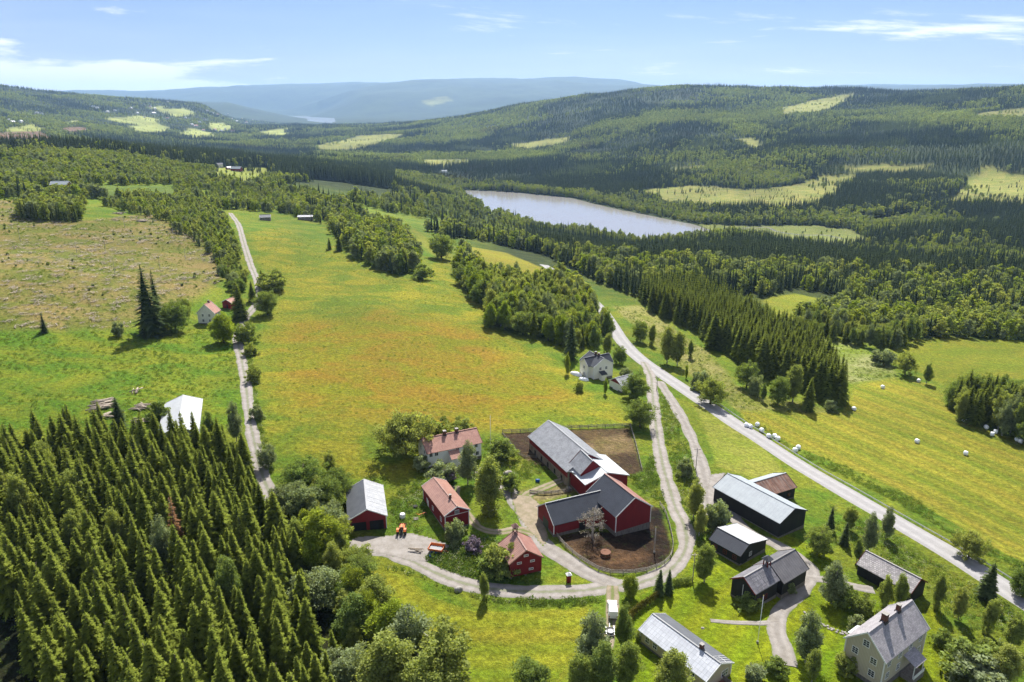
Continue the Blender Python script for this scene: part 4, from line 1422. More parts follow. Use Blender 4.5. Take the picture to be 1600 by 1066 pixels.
def measure(r0, r1, ev, base, he, hr):
    """ridge ends and one eave corner in the photo + judged heights -> centre, angle, length, half width"""
    g = float(hit(*base)[2])
    a = at_z(*r0, g + hr); b = at_z(*r1, g + hr); e = at_z(*ev, g + he)
    d = (b - a)[:2]; L = float(np.hypot(*d)); d = d / L
    n = np.array((-d[1], d[0]))
    off = float(np.dot((e - a)[:2], n))
    if off < 0:                       # turn round so that the measured eave is on +y
        a, b = b, a; d = -d; n = -n; off = -off
    c_ = (a + b)[:2] / 2
    return c_, math.atan2(d[1], d[0]), L, off, g


def building(name, label, cat, r0, r1, ev, base, he, hr, wall, roof_e, roof_o, group=None, far=None, asym=None, **kw):
    if asym is not None:
        g_ = float(hit(*base)[2]); a_ = at_z(*r0, g_ + hr)[:2]; b_ = at_z(*r1, g_ + hr)[:2]
        d_ = (b_ - a_) / np.hypot(*(b_ - a_))
        kw['hwo'] = abs(float(np.dot(at_z(*asym, g_ + he)[:2] - a_, np.array((-d_[1], d_[0])))))
    if far is not None:
        hr = pitch(r0, r1, ev, far, float(hit(*base)[2]), he)
    c_, rz, L, hw, g = measure(r0, r1, ev, base, he, hr)
    root = empty(name, (c_[0], c_[1], g), rz)
    tag(root, label, cat, group)
    STANDS.append((c_[0], c_[1], L / 2, hw, rz))
    w = Wing(root, None, L, hw, he, hr, wall, roof_e, roof_o, **kw)
    w.g = g; w.c = c_; w.rz = rz
    print('BLD %-22s L %.1f W %.1f he %.1f hr %.1f g %.1f' % (name, L, 2 * hw, he, hr, g))
    return w


def roof_sheets(w, sg, nx, ny, mat):
    """separate overlapping metal sheets laid on one roof slope"""
    hw = w.hw if sg > 0 else w.wo + .4
    roof = w.roof_e if sg > 0 else w.roof_o
    rd = random.Random(nx)
    ln = math.hypot(hw, w.hr - w.he)
    for i in range(nx):
        for j in range(ny):
            x0, x1 = -w.L / 2 + w.L * i / nx + .03, -w.L / 2 + w.L * (i + 1) / nx - .03
            v0, v1 = j / ny + .012, (j + 1) / ny - .012
            lift = .03 + .012 * rd.random()
            V = [(x, sg * hw * v, w.hr - (w.hr - w.he) * v + l) for l in (lift, .004) for x, v in ((x0, v0), (x1, v0), (x1, v1), (x0, v1))]
            me = MB().add(V, [(3, 2, 1, 0) if sg > 0 else (0, 1, 2, 3), (0, 1, 5, 4), (1, 2, 6, 5), (2, 3, 7, 6), (3, 0, 4, 7)]).mesh('roof_sheet', mat)
            k = rd.random() * 40
            set_attr(me, 'ruv', np.array([(x + 50 + k, abs(y) / hw * ln + 20 + k, 0) for x, y, z in V], np.float32), 'FLOAT_VECTOR')
            link(bpy.data.objects.new('roof_sheet', me), roof)


def lean_to(w, face, u, wd, dp, z_hi, z_lo, wall, roof, name='porch', posts=False, door=None):
    """small pitched porch or annex on a wall, roof falling away from the wall"""
    o = w.part(name, MB().box(-wd / 2, wd / 2, .01, dp, -.8, z_lo - .1) if not posts else MB().box(-wd / 2 - .3, wd / 2 + .3, .01, dp + .3, -.8, .45), face, u, wall)
    m_ = MB()
    a = [(-wd / 2 - .25, .01, z_hi), (wd / 2 + .25, .01, z_hi), (wd / 2 + .25, dp + .3, z_lo), (-wd / 2 - .25, dp + .3, z_lo)]
    m_.add(a + [(x, y, z - .1) for x, y, z in a], [(3, 2, 1, 0), (4, 5, 6, 7), (0, 1, 5, 4), (1, 2, 6, 5), (2, 3, 7, 6), (3, 0, 4, 7)])
    m_.v = w._orient(m_.v, face, u)
    me = m_.mesh('porch_roof', roof)
    set_attr(me, 'ruv', np.array([(x, y * 1.2, 0) for x, y, z in a + a], np.float32), 'FLOAT_VECTOR')
    link(bpy.data.objects.new('porch_roof', me), o)
    if posts:
        for sx in (-1, 1):
            w.part('post', MB().box(sx * wd / 2 - .07, sx * wd / 2 + .07, dp - .07, dp + .07, .45, z_lo - .05), face, u, TRIM, o)
        w.part('railing', MB().box(-wd / 2 - .3, wd / 2 + .3, dp + .2, dp + .28, .5, 1.25), face, u, TRIM, o)
    return o


# ------------------------------------------------------------------ the farm
w = building('farmhouse', 'white two-storey farmhouse with red tiled roof and two chimneys', 'house', (658.4, 685.3), (744.4, 668.2), (668.2, 709.6), (672, 736), 4.8, 8.1, WHITEB, R_TILE, R_TILE, far=(653, 689), trim=paint('tile_edge', s3(170, 96, 76)), corner=False)
for u in (-.40, -.28, -.05, .34, .44):
    w.window('e', w.lw * 2 * u * (1 if w.spot('e', 0) else 1), 3.5, .9, 1.15, bars=(1, 0))
for u in (-.42, -.28, .30):
    w.window('e', w.lw * 2 * u, 1.0, .9, 1.15, bars=(1, 0))
for u in (-1.6, 1.6):
    for f in ('g0', 'g1'):
        w.window(f, u, 3.5, .9, 1.15, bars=(1, 0)); w.window(f, u, 1.0, .9, 1.15, bars=(1, 0))
w.chimney(-w.L * .13, 0.1, 1.0, .8); w.chimney(w.L * .02 + 1.2, .1, 1.0, .8)
lean_to(w, 'e', w.L * .03, 2.6, 2.4, 4.2, 2.7, WHITEB, R_TILE)

w = building('storehouse', 'red storehouse with ribbed brown roof, white corner boards and gable window', 'house', (677.6, 745.8), (714.4, 791.6), (695, 808.8), (700, 828), 4.6, 6.5, RED, R_RIB, R_RIBL, far=(737.7, 799))
w.chimney(-w.L * .22, 0, .9, .5)
gside = 'g0' if abs(w.rz) > 1.0 and math.sin(w.rz) > 0 else 'g1'
w.window(gside, 0, 4.2, .9, 1.0, bars=(2, 0))
w.part('band_board', MB().box(-w.ww, w.ww, .01, .06, 4.05, 4.17), gside, 0, TRIM)
for u in (-.3, .05, .3):
    w.window('e', w.L * u, 1.4, .8, 1.1)
w.opening('e', w.L * .2 + 1.1, 1.0, 2.0, .4, TRIM, 'door')

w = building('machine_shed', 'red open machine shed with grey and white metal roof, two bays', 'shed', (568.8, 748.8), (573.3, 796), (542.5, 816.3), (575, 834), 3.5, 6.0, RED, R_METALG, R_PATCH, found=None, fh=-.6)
gs = 'g0' if project(*(np.array((w.c[0] - math.cos(w.rz) * 5, w.c[1] - math.sin(w.rz) * 5, w.g))))[1] > project(w.c[0], w.c[1], w.g)[1] else 'g1'
for u in (-.47, .47):
    w.opening(gs, w.ww * u, w.ww * .76, 2.75, -.3, DARKIN, 'bay_opening')

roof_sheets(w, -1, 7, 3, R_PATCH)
w = building('stabbur', 'small red two-storey storehouse on stilts with tiny white windows', 'storehouse', (803.7, 829), (822.9, 860), (796.3, 884.5), (825, 902), 4.1, 7.0, RED, R_RIB, R_RUST, far=(849.4, 870.7), found=None, fh=.55, trim=paint('pale_red_trim', s3(196, 140, 120)), corner=False)
gs = 'g0' if project(w.c[0] - math.cos(w.rz) * 5, w.c[1] - math.sin(w.rz) * 5, w.g)[1] > project(w.c[0], w.c[1], w.g)[1] else 'g1'
for u, z in ((0, 5.2), (-1.5, 3.5), (1.6, 3.6), (-1.2, 1.5)):
    w.window(gs, u, z, .85, .34, bars=(2, 0))
for sx in (-1, 0, 1):
    for sy in (-1, 0, 1):
        place(MB().box(sx * (w.lw - .3) - .2, sx * (w.lw - .3) + .2, sy * (w.ww - .3) - .2, sy * (w.ww - .3) + .2, -1.2, .55).build('stilt', STONE, w.root), None)
xo = w.L / 2 - .5
xo = xo if gs == 'g0' else -xo
bt = MB()
for sx in (-.4, .4):
    for sy in (-.4, .4):
        bt.box(xo + sx - .07, xo + sx + .07, sy - .07, sy + .07, w.hr - .5, w.hr + 1.5)
bt = bt.build('bell_frame', paint('dark_red_wood', s3(96, 40, 36)), w.root)
br_o = MB().add([(xo - .8, -.8, w.hr + 1.45), (xo + .8, -.8, w.hr + 1.45), (xo + .8, .8, w.hr + 1.45), (xo - .8, .8, w.hr + 1.45), (xo, 0, w.hr + 2.3)], [(3, 2, 1, 0), (0, 1, 4), (1, 2, 4), (2, 3, 4), (3, 0, 4)]).build('bell_roof', R_RIB, bt)
set_attr(br_o.data, 'ruv', np.zeros((5, 3), np.float32), 'FLOAT_VECTOR')
MB().lathe([(.05, w.hr + 1.3), (.14, w.hr + 1.2), (.18, w.hr + .9), (.26, w.hr + .75)], 12, (xo, 0, 0)).build('bell', paint('bronze', (.16, .10, .04), metal=.8), bt)

# the big barn: four joined wings = one thing
bw = building('barn', 'large red barn of several joined wings with slate, pale and dark roofs', 'barn', (945, 740), (992.9, 777.2), (962, 809), (990, 832), 5.9, 10.4, RED, R_DARK, R_RUST, far=(1019.4, 791), fh=1.5, trim=TRIM)
gs = 'g0' if project(bw.c[0] - math.cos(bw.rz) * 5, bw.c[1] - math.sin(bw.rz) * 5, bw.g)[1] > project(bw.c[0], bw.c[1], bw.g)[1] else 'g1'
barn_root = bw.root
Minv = Matrix.Translation((bw.c[0], bw.c[1], bw.g)) @ Matrix.Rotation(bw.rz, 4, 'Z')
Minv = Minv.inverted()


def sub_wing(r0, r1, ev, he, hr, wall, re_, ro_, far=None, **kw):
    if far is not None:
        hr = pitch(r0, r1, ev, far, bw.g, he)
    a = at_z(*r0, bw.g + hr); b = at_z(*r1, bw.g + hr); e = at_z(*ev, bw.g + he)
    d = (b - a)[:2]; L = float(np.hypot(*d)); d /= L
    n = np.array((-d[1], d[0])); off = float(np.dot((e - a)[:2], n))
    if off < 0:
        a, b = b, a; d = -d; off = -off
    c_ = (a + b)[:2] / 2; rz = math.atan2(d[1], d[0])
    STANDS.append((c_[0], c_[1], L / 2, off, rz))
    loc = Minv @ Vector((c_[0], c_[1], bw.g))
    print('wing L %.1f W %.1f hr %.1f' % (L, 2 * off, hr))
    return Wing(barn_root, (tuple(loc), rz - bw.rz), L, off, he, hr, wall, re_, ro_, **kw)


wn = sub_wing((856.6, 656.6), (920, 709), (827.9, 685.3), 4.8, 9.2, RED, R_SLATE, R_SLATE, far=(893, 674.3), fh=2.8, found=paint('rough_stone_wall', s3(188, 170, 148), s3(130, 118, 104), scale=2.5, dirt=.7), corner=False)
for k in range(5):
    wn.opening('e', wn.L * (-.36 + .17 * k), 1.0, 1.5, .6, DARKIN, 'stable_window')
wr = sub_wing((908, 703), (926.6, 720.7), (885.3, 720.7), 5.9, 9.4, RED, R_SLATE, R_SLATE, found=None, fh=3.0, trim=RTRIM, corner=False)
wm2 = sub_wing((914, 707), (950, 738.5), (898.8, 743.5), 5.0, 9.3, RED, R_METALB, R_METALB, far=(952.8, 716.5), fh=.6, corner=False)
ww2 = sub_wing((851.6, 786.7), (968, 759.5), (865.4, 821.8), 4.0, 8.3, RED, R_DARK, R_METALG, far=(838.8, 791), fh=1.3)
ww2.opening('g0', 0, 3.0, 2.8, .4, paint('green_door', s3(96, 110, 88)), 'door')
ww2.opening('g1', 0, 3.0, 2.8, .4, paint('green_door', s3(96, 110, 88)), 'door')
ww2.opening('e', ww2.L * .12, 1.6, 2.6, .3, DARKIN, 'doorway')
# hay blower pipe and fan against the middle wing
pb = hit(888, 768); pl = Minv @ Vector(pb)
pt = Minv @ Vector((pb[0], pb[1], pb[2] + 6.0))
pe = Minv @ Vector(at_z(899, 741, bw.g + 6.3))
mbp = MB().tube([pl, pt, pt.lerp(pe, .5) + Vector((0, 0, .25)), pe], [.26] * 4, 10)
mbp.build('blower_pipe', GALV, barn_root, True)
MB().lathe([(.5, -.35), (.8, -.3), (.8, .3), (.5, .35)], 14, (pl.x, pl.y, pl.z + .8), 'y').build('blower_fan', GALV, barn_root)

# ------------------------------------------------------------------ buildings on the right
w = building('long_barn', 'long black barn with pale grey metal roof beside the main road', 'barn', (1136.8, 739.7), (1243, 794.6), (1219.6, 819), (1219, 831), 4.6, 7.4, BLACK, R_METAL, R_METAL, far=(1262.6, 798), trim=DTRIM)
w2 = building('rusty_roofed_shed', 'low black shed with half rusty metal roof behind the long barn', 'shed', (1176, 754), (1228, 738.8), (1250.8, 760), (1247, 780), 3.6, 5.9, BLACK, R_RUSTP, R_METAL, trim=DTRIM)
for k in (-.3, 0, .3):
    w2.window('e', w2.L * k, 1.4, .7, .7, RTRIM)
w = building('black_barn', 'small black barn with dark metal roof, sun glint painted white on one slope', 'barn', (1121.6, 824), (1171.4, 850.3), (1109, 843.5), (1150, 872), 2.9, 4.9, BLACK, R_DARK, R_WHITE, trim=DTRIM, asym=(1207, 846))  # far slope takes white sheets to carry the sun glint in its colour
for k in (-.3, 0, .3):
    w.window('e', w.L * k, 1.2, .8, .9, RTRIM)
gs = 'g0' if project(w.c[0] - math.cos(w.rz) * 5, w.c[1] - math.sin(w.rz) * 5, w.g)[1] > project(w.c[0], w.c[1], w.g)[1] else 'g1'
w.opening(gs, w.ww * .35, 2.2, 2.4, .2, DARKIN, 'doorway'); w.window(gs, -w.ww * .45, 1.2, .8, .9, TRIM)

w = building('black_house', 'black timber house with weathered striped roof and small bell tower', 'house', (1161.9, 901.9), (1201, 879.8), (1182, 929), (1170, 943), 4.2, 7.0, BLACK, R_DARKS, R_DARKS, far=(1140, 904.4), trim=RTRIM)
gs = 'g0' if project(w.c[0] - math.cos(w.rz) * 5, w.c[1] - math.sin(w.rz) * 5, w.g)[1] > project(w.c[0], w.c[1], w.g)[1] else 'g1'
w.part('drainpipe', MB().box(-.05, .05, .02, .1, .3, 4.6), gs, 0, TRIM)
w.window('e', 0, 1.2, .9, 1.0, RTRIM); w.window('e', 2.2, 1.2, .9, 1.0, RTRIM)
sgn = 1 if gs == 'g0' else -1
xo = sgn * (w.L / 2 - .6)
bt = MB()
for sx in (-.5, .5):
    for sy in (-.5, .5):
        bt.box(xo + sx - .10, xo + sx + .10, sy - .10, sy + .10, w.hr - .6, w.hr + 1.3)
bt = bt.build('bell_tower', RTRIM, w.root)
MB().add([(xo - .95, -.95, w.hr + 1.3), (xo + .95, -.95, w.hr + 1.3), (xo + .95, .95, w.hr + 1.3), (xo - .95, .95, w.hr + 1.3), (xo - .3, 0, w.hr + 2.1), (xo + .3, 0, w.hr + 2.1)],
         [(3, 2, 1, 0), (0, 1, 5, 4), (1, 2, 5), (2, 3, 4, 5), (3, 0, 4)]).build('bell_tower_roof', paint('dark_sheet', s3(96, 98, 106)), bt)
MB().lathe([(.05, w.hr + .95), (.16, w.hr + .85), (.2, w.hr + .55), (.3, w.hr + .4)], 12, (xo, 0, 0)).build('bell', MATS['bronze'], bt)
roof_sheets(w, 1, 6, 4, R_DARKS)
# rear half under a slightly wider roof
a = at_z(1201, 879.8, w.g + w.hr); b = at_z(1246.3, 860.5, w.g + w.hr); e = at_z(1217.6, 915.4, w.g + 3.7)
d = (b - a)[:2]; Lr = float(np.hypot(*d)); off = abs(float(np.dot((e - a)[:2], np.array((-d[1], d[0])) / Lr)))
wb = Wing(w.root, ((sgn * (w.L / 2 + Lr / 2 + .02), .15, 0), 0), Lr, off, 3.7, w.hr - .05, BLACK, R_DARK2, R_DARK2, trim=DTRIM)
STANDS.append(((a + b)[0] / 2, (a + b)[1] / 2, Lr / 2, off, w.rz))
wb.opening('e', 1.0, 2.0, 2.1, .2, DARKIN, 'doorway')

w = building('slate_shed', 'low open-fronted black shed with mottled slate shingle roof', 'shed', (1353, 860), (1440, 904.7), (1423, 927), (1420, 936), 3.0, 5.4, BLACK, R_DIAM, R_DIAM, far=(1446, 908), trim=RTRIM, found=None, fh=-.3)
for k in range(3):
    w.opening('e', w.L * (-.36 + .16 * k) * (1 if math.cos(w.rz) > 0 else -1), 1.9, 2.1, .0, DARKIN, 'bay_opening')

w = building('manor_house', 'tall beige two-storey house with grey slate roof and porch', 'house', (1356, 988.4), (1425, 937.5), (1388, 1035), (1352, 1055), 6.6, 10.4, BEIGE, R_HSLATE, R_HSLATE, far=(1322, 993.7), fh=.9)
gs = 'g0' if project(w.c[0] - math.cos(w.rz) * 5, w.c[1] - math.sin(w.rz) * 5, w.g)[1] > project(w.c[0], w.c[1], w.g)[1] else 'g1'
for u, z in ((-1.75, 2.0), (1.75, 2.0), (-1.75, 4.7), (1.75, 4.7), (0, 7.4)):
    w.window(gs, u, z, 1.05, 1.25, bars=(1, 2))
for u in (-.36, -.12, .12, .36):
    w.window('e', w.L * u, 4.7, 1.05, 1.25, bars=(1, 2))
for u in (-.36, .12, .36):
    w.window('e', w.L * u, 2.0, 1.05, 1.25, bars=(1, 2))
w.chimney(-w.L * .17, 0, 1.3, .7); w.chimney(w.L * .14, 0, 1.5, .95)
lean_to(w, 'e', -w.L * .1, 3.4, 2.2, 4.4, 3.3, GREYW, R_HSLATE, 'porch', True)
lean_to(w, 'o', -w.L * .02, 3.0, 2.6, 4.0, 3.0, BEIGE, R_PANEL, 'annex')

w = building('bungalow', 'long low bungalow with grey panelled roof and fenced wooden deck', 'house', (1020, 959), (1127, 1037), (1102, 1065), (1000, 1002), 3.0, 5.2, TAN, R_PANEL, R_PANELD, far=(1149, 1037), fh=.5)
for k, u in enumerate((-.37, -.25, .1, .3)):
    w.window('e', w.L * u * (1 if math.sin(w.rz) > 0 else -1) * -1, 1.25, .9, 1.15, bars=(1, 1))
w.chimney(w.L * .22 * (-1 if math.sin(w.rz) > 0 else 1), -.25, .9, .65)
gs = 'g0' if project(w.c[0] - math.cos(w.rz) * 5, w.c[1] - math.sin(w.rz) * 5, w.g)[1] > project(w.c[0], w.c[1], w.g)[1] else 'g1'
w.window(gs, w.ww * .5 * (1 if gs == 'g1' else -1), 1.1, 1.6, 1.2, bars=(2, 1))
dk = w.part('deck', MB().box(-2.6, 2.6, .02, 3.2, -.4, .5), gs, -w.ww * .35 * (1 if gs == 'g1' else -1), paint('deck_planks', s3(176, 120, 96), s3(150, 100, 80), .14))
m_ = MB(); m_.box(-2.6, 2.6, 3.1, 3.2, .5, 1.4); m_.box(-2.6, -2.5, .1, 3.1, .5, 1.4); m_.box(2.5, 2.6, .1, 3.1, .5, 1.4)
w.part('railing', m_, gs, -w.ww * .35 * (1 if gs == 'g1' else -1), GREYW, dk)
w.part('garden_table', MB().box(-.8, .8, 1.0, 1.9, 1.12, 1.2).box(-.1, .1, 1.35, 1.55, .5, 1.12), gs, -w.ww * .35 * (1 if gs == 'g1' else -1), paint('green_table', s3(70, 96, 80)), dk)
ld = MB()
yl = -w.hw * .45; xl = w.L * .43 * (-1 if math.sin(w.rz) > 0 else 1)
for dx in (-.9, -.3, .3, .9):
    ld.bar((xl + dx, -.35, w.hr - .35 * w.sl + .1), (xl + dx, -w.hw + .2, w.he + .2 * w.sl + .1), .05)
ld.bar((xl - .9, yl, w.hr + w.sl * yl + .13), (xl + .9, yl, w.hr + w.sl * yl + .13), .05)
ld.build('roof_ladder', TRIM, w.root)

# ------------------------------------------------------------------ houses along the road and on the left
w = building('villa', 'white two-storey villa with dark grey cross-gabled roof', 'house', (921, 548.5), (944, 560), (909.5, 565), (935, 588), 5.6, 8.6, CREAM, R_DARK, R_DARK)
gs = 'g0' if project(w.c[0] - math.cos(w.rz) * 5, w.c[1] - math.sin(w.rz) * 5, w.g)[1] > project(w.c[0], w.c[1], w.g)[1] else 'g1'
for u in (-1.4, 1.4):
    for z in (1.2, 3.8):
        w.window(gs, u, z, .9, 1.1); w.window('e', u * 1.2, z, .9, 1.1)
cw = Wing(w.root, ((0, 0, 0), math.pi / 2), w.hw * 2.5, 3.0, 5.5, 8.25, CREAM, R_DARK, R_DARK, depth=2.5)
for f in ('g0', 'g1'):
    cw.window(f, 0, 3.8, .9, 1.1); cw.window(f, 0, 1.2, .9, 1.1)
w.chimney(.6, 0, 1.0, .7); w.chimney(-1.4, 0, 1.0, .7)
lean_to(w, gs, .8, 2.2, 2.0, 3.4, 2.5, CREAM, R_DARK)
w = building('garage', 'small red and white garage with pale slate roof below the villa', 'garage', (961.4, 590.6), (987.7, 584), (972, 603.7), (965, 610), 2.9, 5.0, CREAM, R_SLATE, R_SLATE, corner=False)
gs = 'g0' if project(w.c[0] - math.cos(w.rz) * 5, w.c[1] - math.sin(w.rz) * 5, w.g)[0] < project(w.c[0], w.c[1], w.g)[0] else 'g1'
w.part('gable_cladding', MB().add([(-w.ww * .95, .03, 3.0), (w.ww * .95, .03, 3.0), (0, .03, 4.75), (-w.ww * .95, .06, 3.0), (w.ww * .95, .06, 3.0), (0, .06, 4.75)], [(0, 1, 2), (5, 4, 3), (0, 3, 4, 1), (1, 4, 5, 2), (2, 5, 3, 0)]), gs, 0, RED)
w.opening(gs, 0, 2.6, 2.0, .1, CREAM, 'garage_door', TRIM)
w = building('hillside_house', 'white house with pink tiled roof beside the gravel lane', 'house', (319, 476), (329, 470.3), (329, 494.6), (315, 511), 5.0, 7.8, WHITEB, R_TILE, R_TILE, far=(300.6, 493), corner=False)
gs = 'g0' if project(w.c[0] - math.cos(w.rz) * 5, w.c[1] - math.sin(w.rz) * 5, w.g)[0] < project(w.c[0], w.c[1], w.g)[0] else 'g1'
for u in (-1.5, 1.5):
    for z in (1.2, 3.6):
        w.window(gs, u, z, .8, 1.0); w.window('e', u, z, .8, 1.0)
w.chimney(-1, 0, .8, .6)
w = building('red_outhouse', 'small red outhouse with pink roof behind the white lane house', 'shed', (353, 468), (365, 464), (368.5, 472), (357, 487), 3.4, 5.0, RED, R_TILE, R_TILE, corner=False)
w.opening('g0', 0, 1.0, 2.0, .3, DARKIN, 'door'); w.opening('g1', 0, 1.0, 2.0, .3, DARKIN, 'door')
w = building('tin_shed', 'pale shed with bright white metal roof at the plantation edge', 'shed', (286, 617), (276, 668), (317.5, 620), (300, 685), 3.2, 5.4, paint('pale_sheet_wall', s3(215, 220, 225)), R_WHITE, R_WHITE, trim=GALV, found=None, fh=-.8)
w.opening('g0', 0, 3.0, 2.6, -.2, DARKIN, 'doorway'); w.opening('g1', 0, 3.0, 2.6, -.2, DARKIN, 'doorway')


def small_house(px, py, L, W_, rot, he, hr, wall, roof, name, label, cat, group=None, simple=False):
    p = hit(px, py)
    root = empty(name, tuple(p), R(rot)); tag(root, label, cat, group)
    STANDS.append((p[0], p[1], L / 2, W_ / 2, R(rot)))
    w_ = Wing(root, None, L, W_ / 2, he, hr, wall, roof, roof, fh=.3, depth=3 if not simple else 8, gtrim=not simple, corner=False)
    for sd_ in ('e', 'o'):
        for u in (-.3, 0, .3):
            if simple:
                w_.part('window', MB().box(-.6, .6, .005, .05, he * .4, he * .4 + 1.3), sd_, L * u, GLASS)
            else:
                w_.window(sd_, L * u, 1.2, .9, 1.0, bars=(0, 0))
    return w_


small_house(96, 296, 15, 9, 10, 4.5, 7.5, RED, R_METAL, 'upland_barn', 'red barn with pale roof half hidden by trees at far left', 'barn')
small_house(303, 258, 22, 11, 5, 4.5, 8, RED, R_PANEL, 'upland_barn', 'red barn with pale roof among trees on the plateau', 'barn')
small_house(370, 268, 17, 9, -8, 4.5, 8, RED, R_METAL, 'upland_barn', 'red barn with white-edged grey roof at the plateau edge', 'barn')
small_house(344, 262, 9, 7, 30, 5, 8, WHITEB, R_METALG, 'upland_house', 'white house with grey roof next to the plateau barn', 'house')
small_house(358, 265, 10, 6, 60, 3, 5, RED, R_PATCH, 'upland_shed', 'small shed with white roof left of the plateau barn', 'shed')
small_house(415, 344, 9, 7, 15, 2.6, 4.6, GREYW, R_METALG, 'field_shed', 'low grey shed among bushes right of the lane end', 'shed')
small_house(478, 344, 13, 7, 4, 3.2, 4.4, GREYW, R_PATCH, 'field_shed', 'long grey shed with white roof on the upper meadow', 'shed')
small_house(694, 270, 14, 8, 20, 4, 7, WHITEB, R_METAL, 'valley_house', 'lone pale house in the forest left of the lake', 'house')
small_house(824, 384, 10, 8, 20, 5, 8, WHITEB, R_METALG, 'roadside_house', 'white house among trees where the main road vanishes', 'house')
# village on the far hillside
vg = random.Random(3)
VILL = [(14, 190), (20, 193), (33, 192), (58, 178), (52, 181), (64, 179), (146, 168), (152, 170), (168, 176), (180, 174), (205, 170), (235, 168), (242, 171), (262, 160), (268, 158), (276, 157), (282, 160),
        (240, 178), (262, 186), (290, 185), (300, 196), (306, 198), (312, 192), (320, 188), (333, 178), (340, 180), (348, 183), (356, 178), (362, 186), (370, 190), (318, 205), (336, 204), (346, 206), (352, 203), (364, 206), (378, 186), (332, 172), (324, 174), (385, 192), (395, 188), (226, 184), (215, 178)]
for px, py in VILL:
    big = vg.random() < .2
    rf = vg.choice([R_METALG, R_METAL, R_TILE, R_WHITE])
    small_house(px, py, 26 if big else vg.uniform(14, 19), 12 if big else 11, vg.uniform(0, 180), 6, 10, vg.choice([WHITEB, WHITEB, CREAM]), rf,
                'village_house', '%s pale village house with %s roof on the %s of the far hillside' % ('large' if big else 'small', {R_METALG: 'dark grey', R_METAL: 'light grey', R_TILE: 'reddish', R_WHITE: 'white'}[rf],
                'far left' if px < 100 else ('left part' if px < 225 else ('middle' if px < 300 else 'right part'))), 'house', 'village houses on the far hillside', True)

# ------------------------------------------------------------------ near trees
def blocked(x, y, mg=1.5, front=0.0):
    x = np.asarray(x, float); y = np.asarray(y, float)
    b = np.zeros(x.shape, bool)
    for cx, cy, lx, ly, rz in STANDS:
        if front and math.hypot(cx, cy) < 600: continue
        if front:
            q = np.hypot(cx, cy); b |= (np.abs(x - cx * (q - front) / q) < lx + 8) & (np.abs(y - cy * (q - front) / q) < front)
        dx, dy = x - cx, y - cy
        u = dx * math.cos(rz) + dy * math.sin(rz); v = -dx * math.sin(rz) + dy * math.cos(rz)
        b |= (np.abs(u) < lx + mg) & (np.abs(v) < ly + mg)
    return b


def top_height(P, px, py):
    d = ray(px, py)
    t = math.hypot(P[0], P[1]) / math.hypot(d[0], d[1])
    return CAMZ + d[2] * t - P[2]


NAMES = {'spruce': 'spruce_tree', 'spruce_dark': 'spruce_tree', 'spruce_dead': 'dead_spruce_tree', 'round': 'broadleaf_tree', 'birch': 'birch_tree',
         'bright': 'broadleaf_tree', 'willow': 'willow_tree', 'bush': 'shrub', 'lilac': 'lilac_shrub', 'bare': 'bare_tree'}
CATS = {'bush': 'shrub', 'lilac': 'shrub', 'willow': 'tree'}
tr_rng = random.Random(21)


def plant(kind, P, h, label, group=None, w=None, variant=None):
    """one tree: an empty at its foot with trunk and crown"""
    lst = PROT[kind]
    cm, tm, H = lst[tr_rng.randrange(len(lst)) if variant is None else variant % len(lst)]
    s_ = h / H
    sx = (w or 1.0) * s_
    root = empty(NAMES[kind], (P[0], P[1], P[2] - .1), tr_rng.uniform(0, 6.28))
    root.scale = (sx, sx, s_)
    tag(root, label, CATS.get(kind, 'tree'), group)
    link(bpy.data.objects.new('foliage' if kind in ('bush', 'lilac') else 'crown', cm), root)
    link(bpy.data.objects.new('stem' if kind in ('bush', 'lilac') else 'trunk', tm), root)
    return root


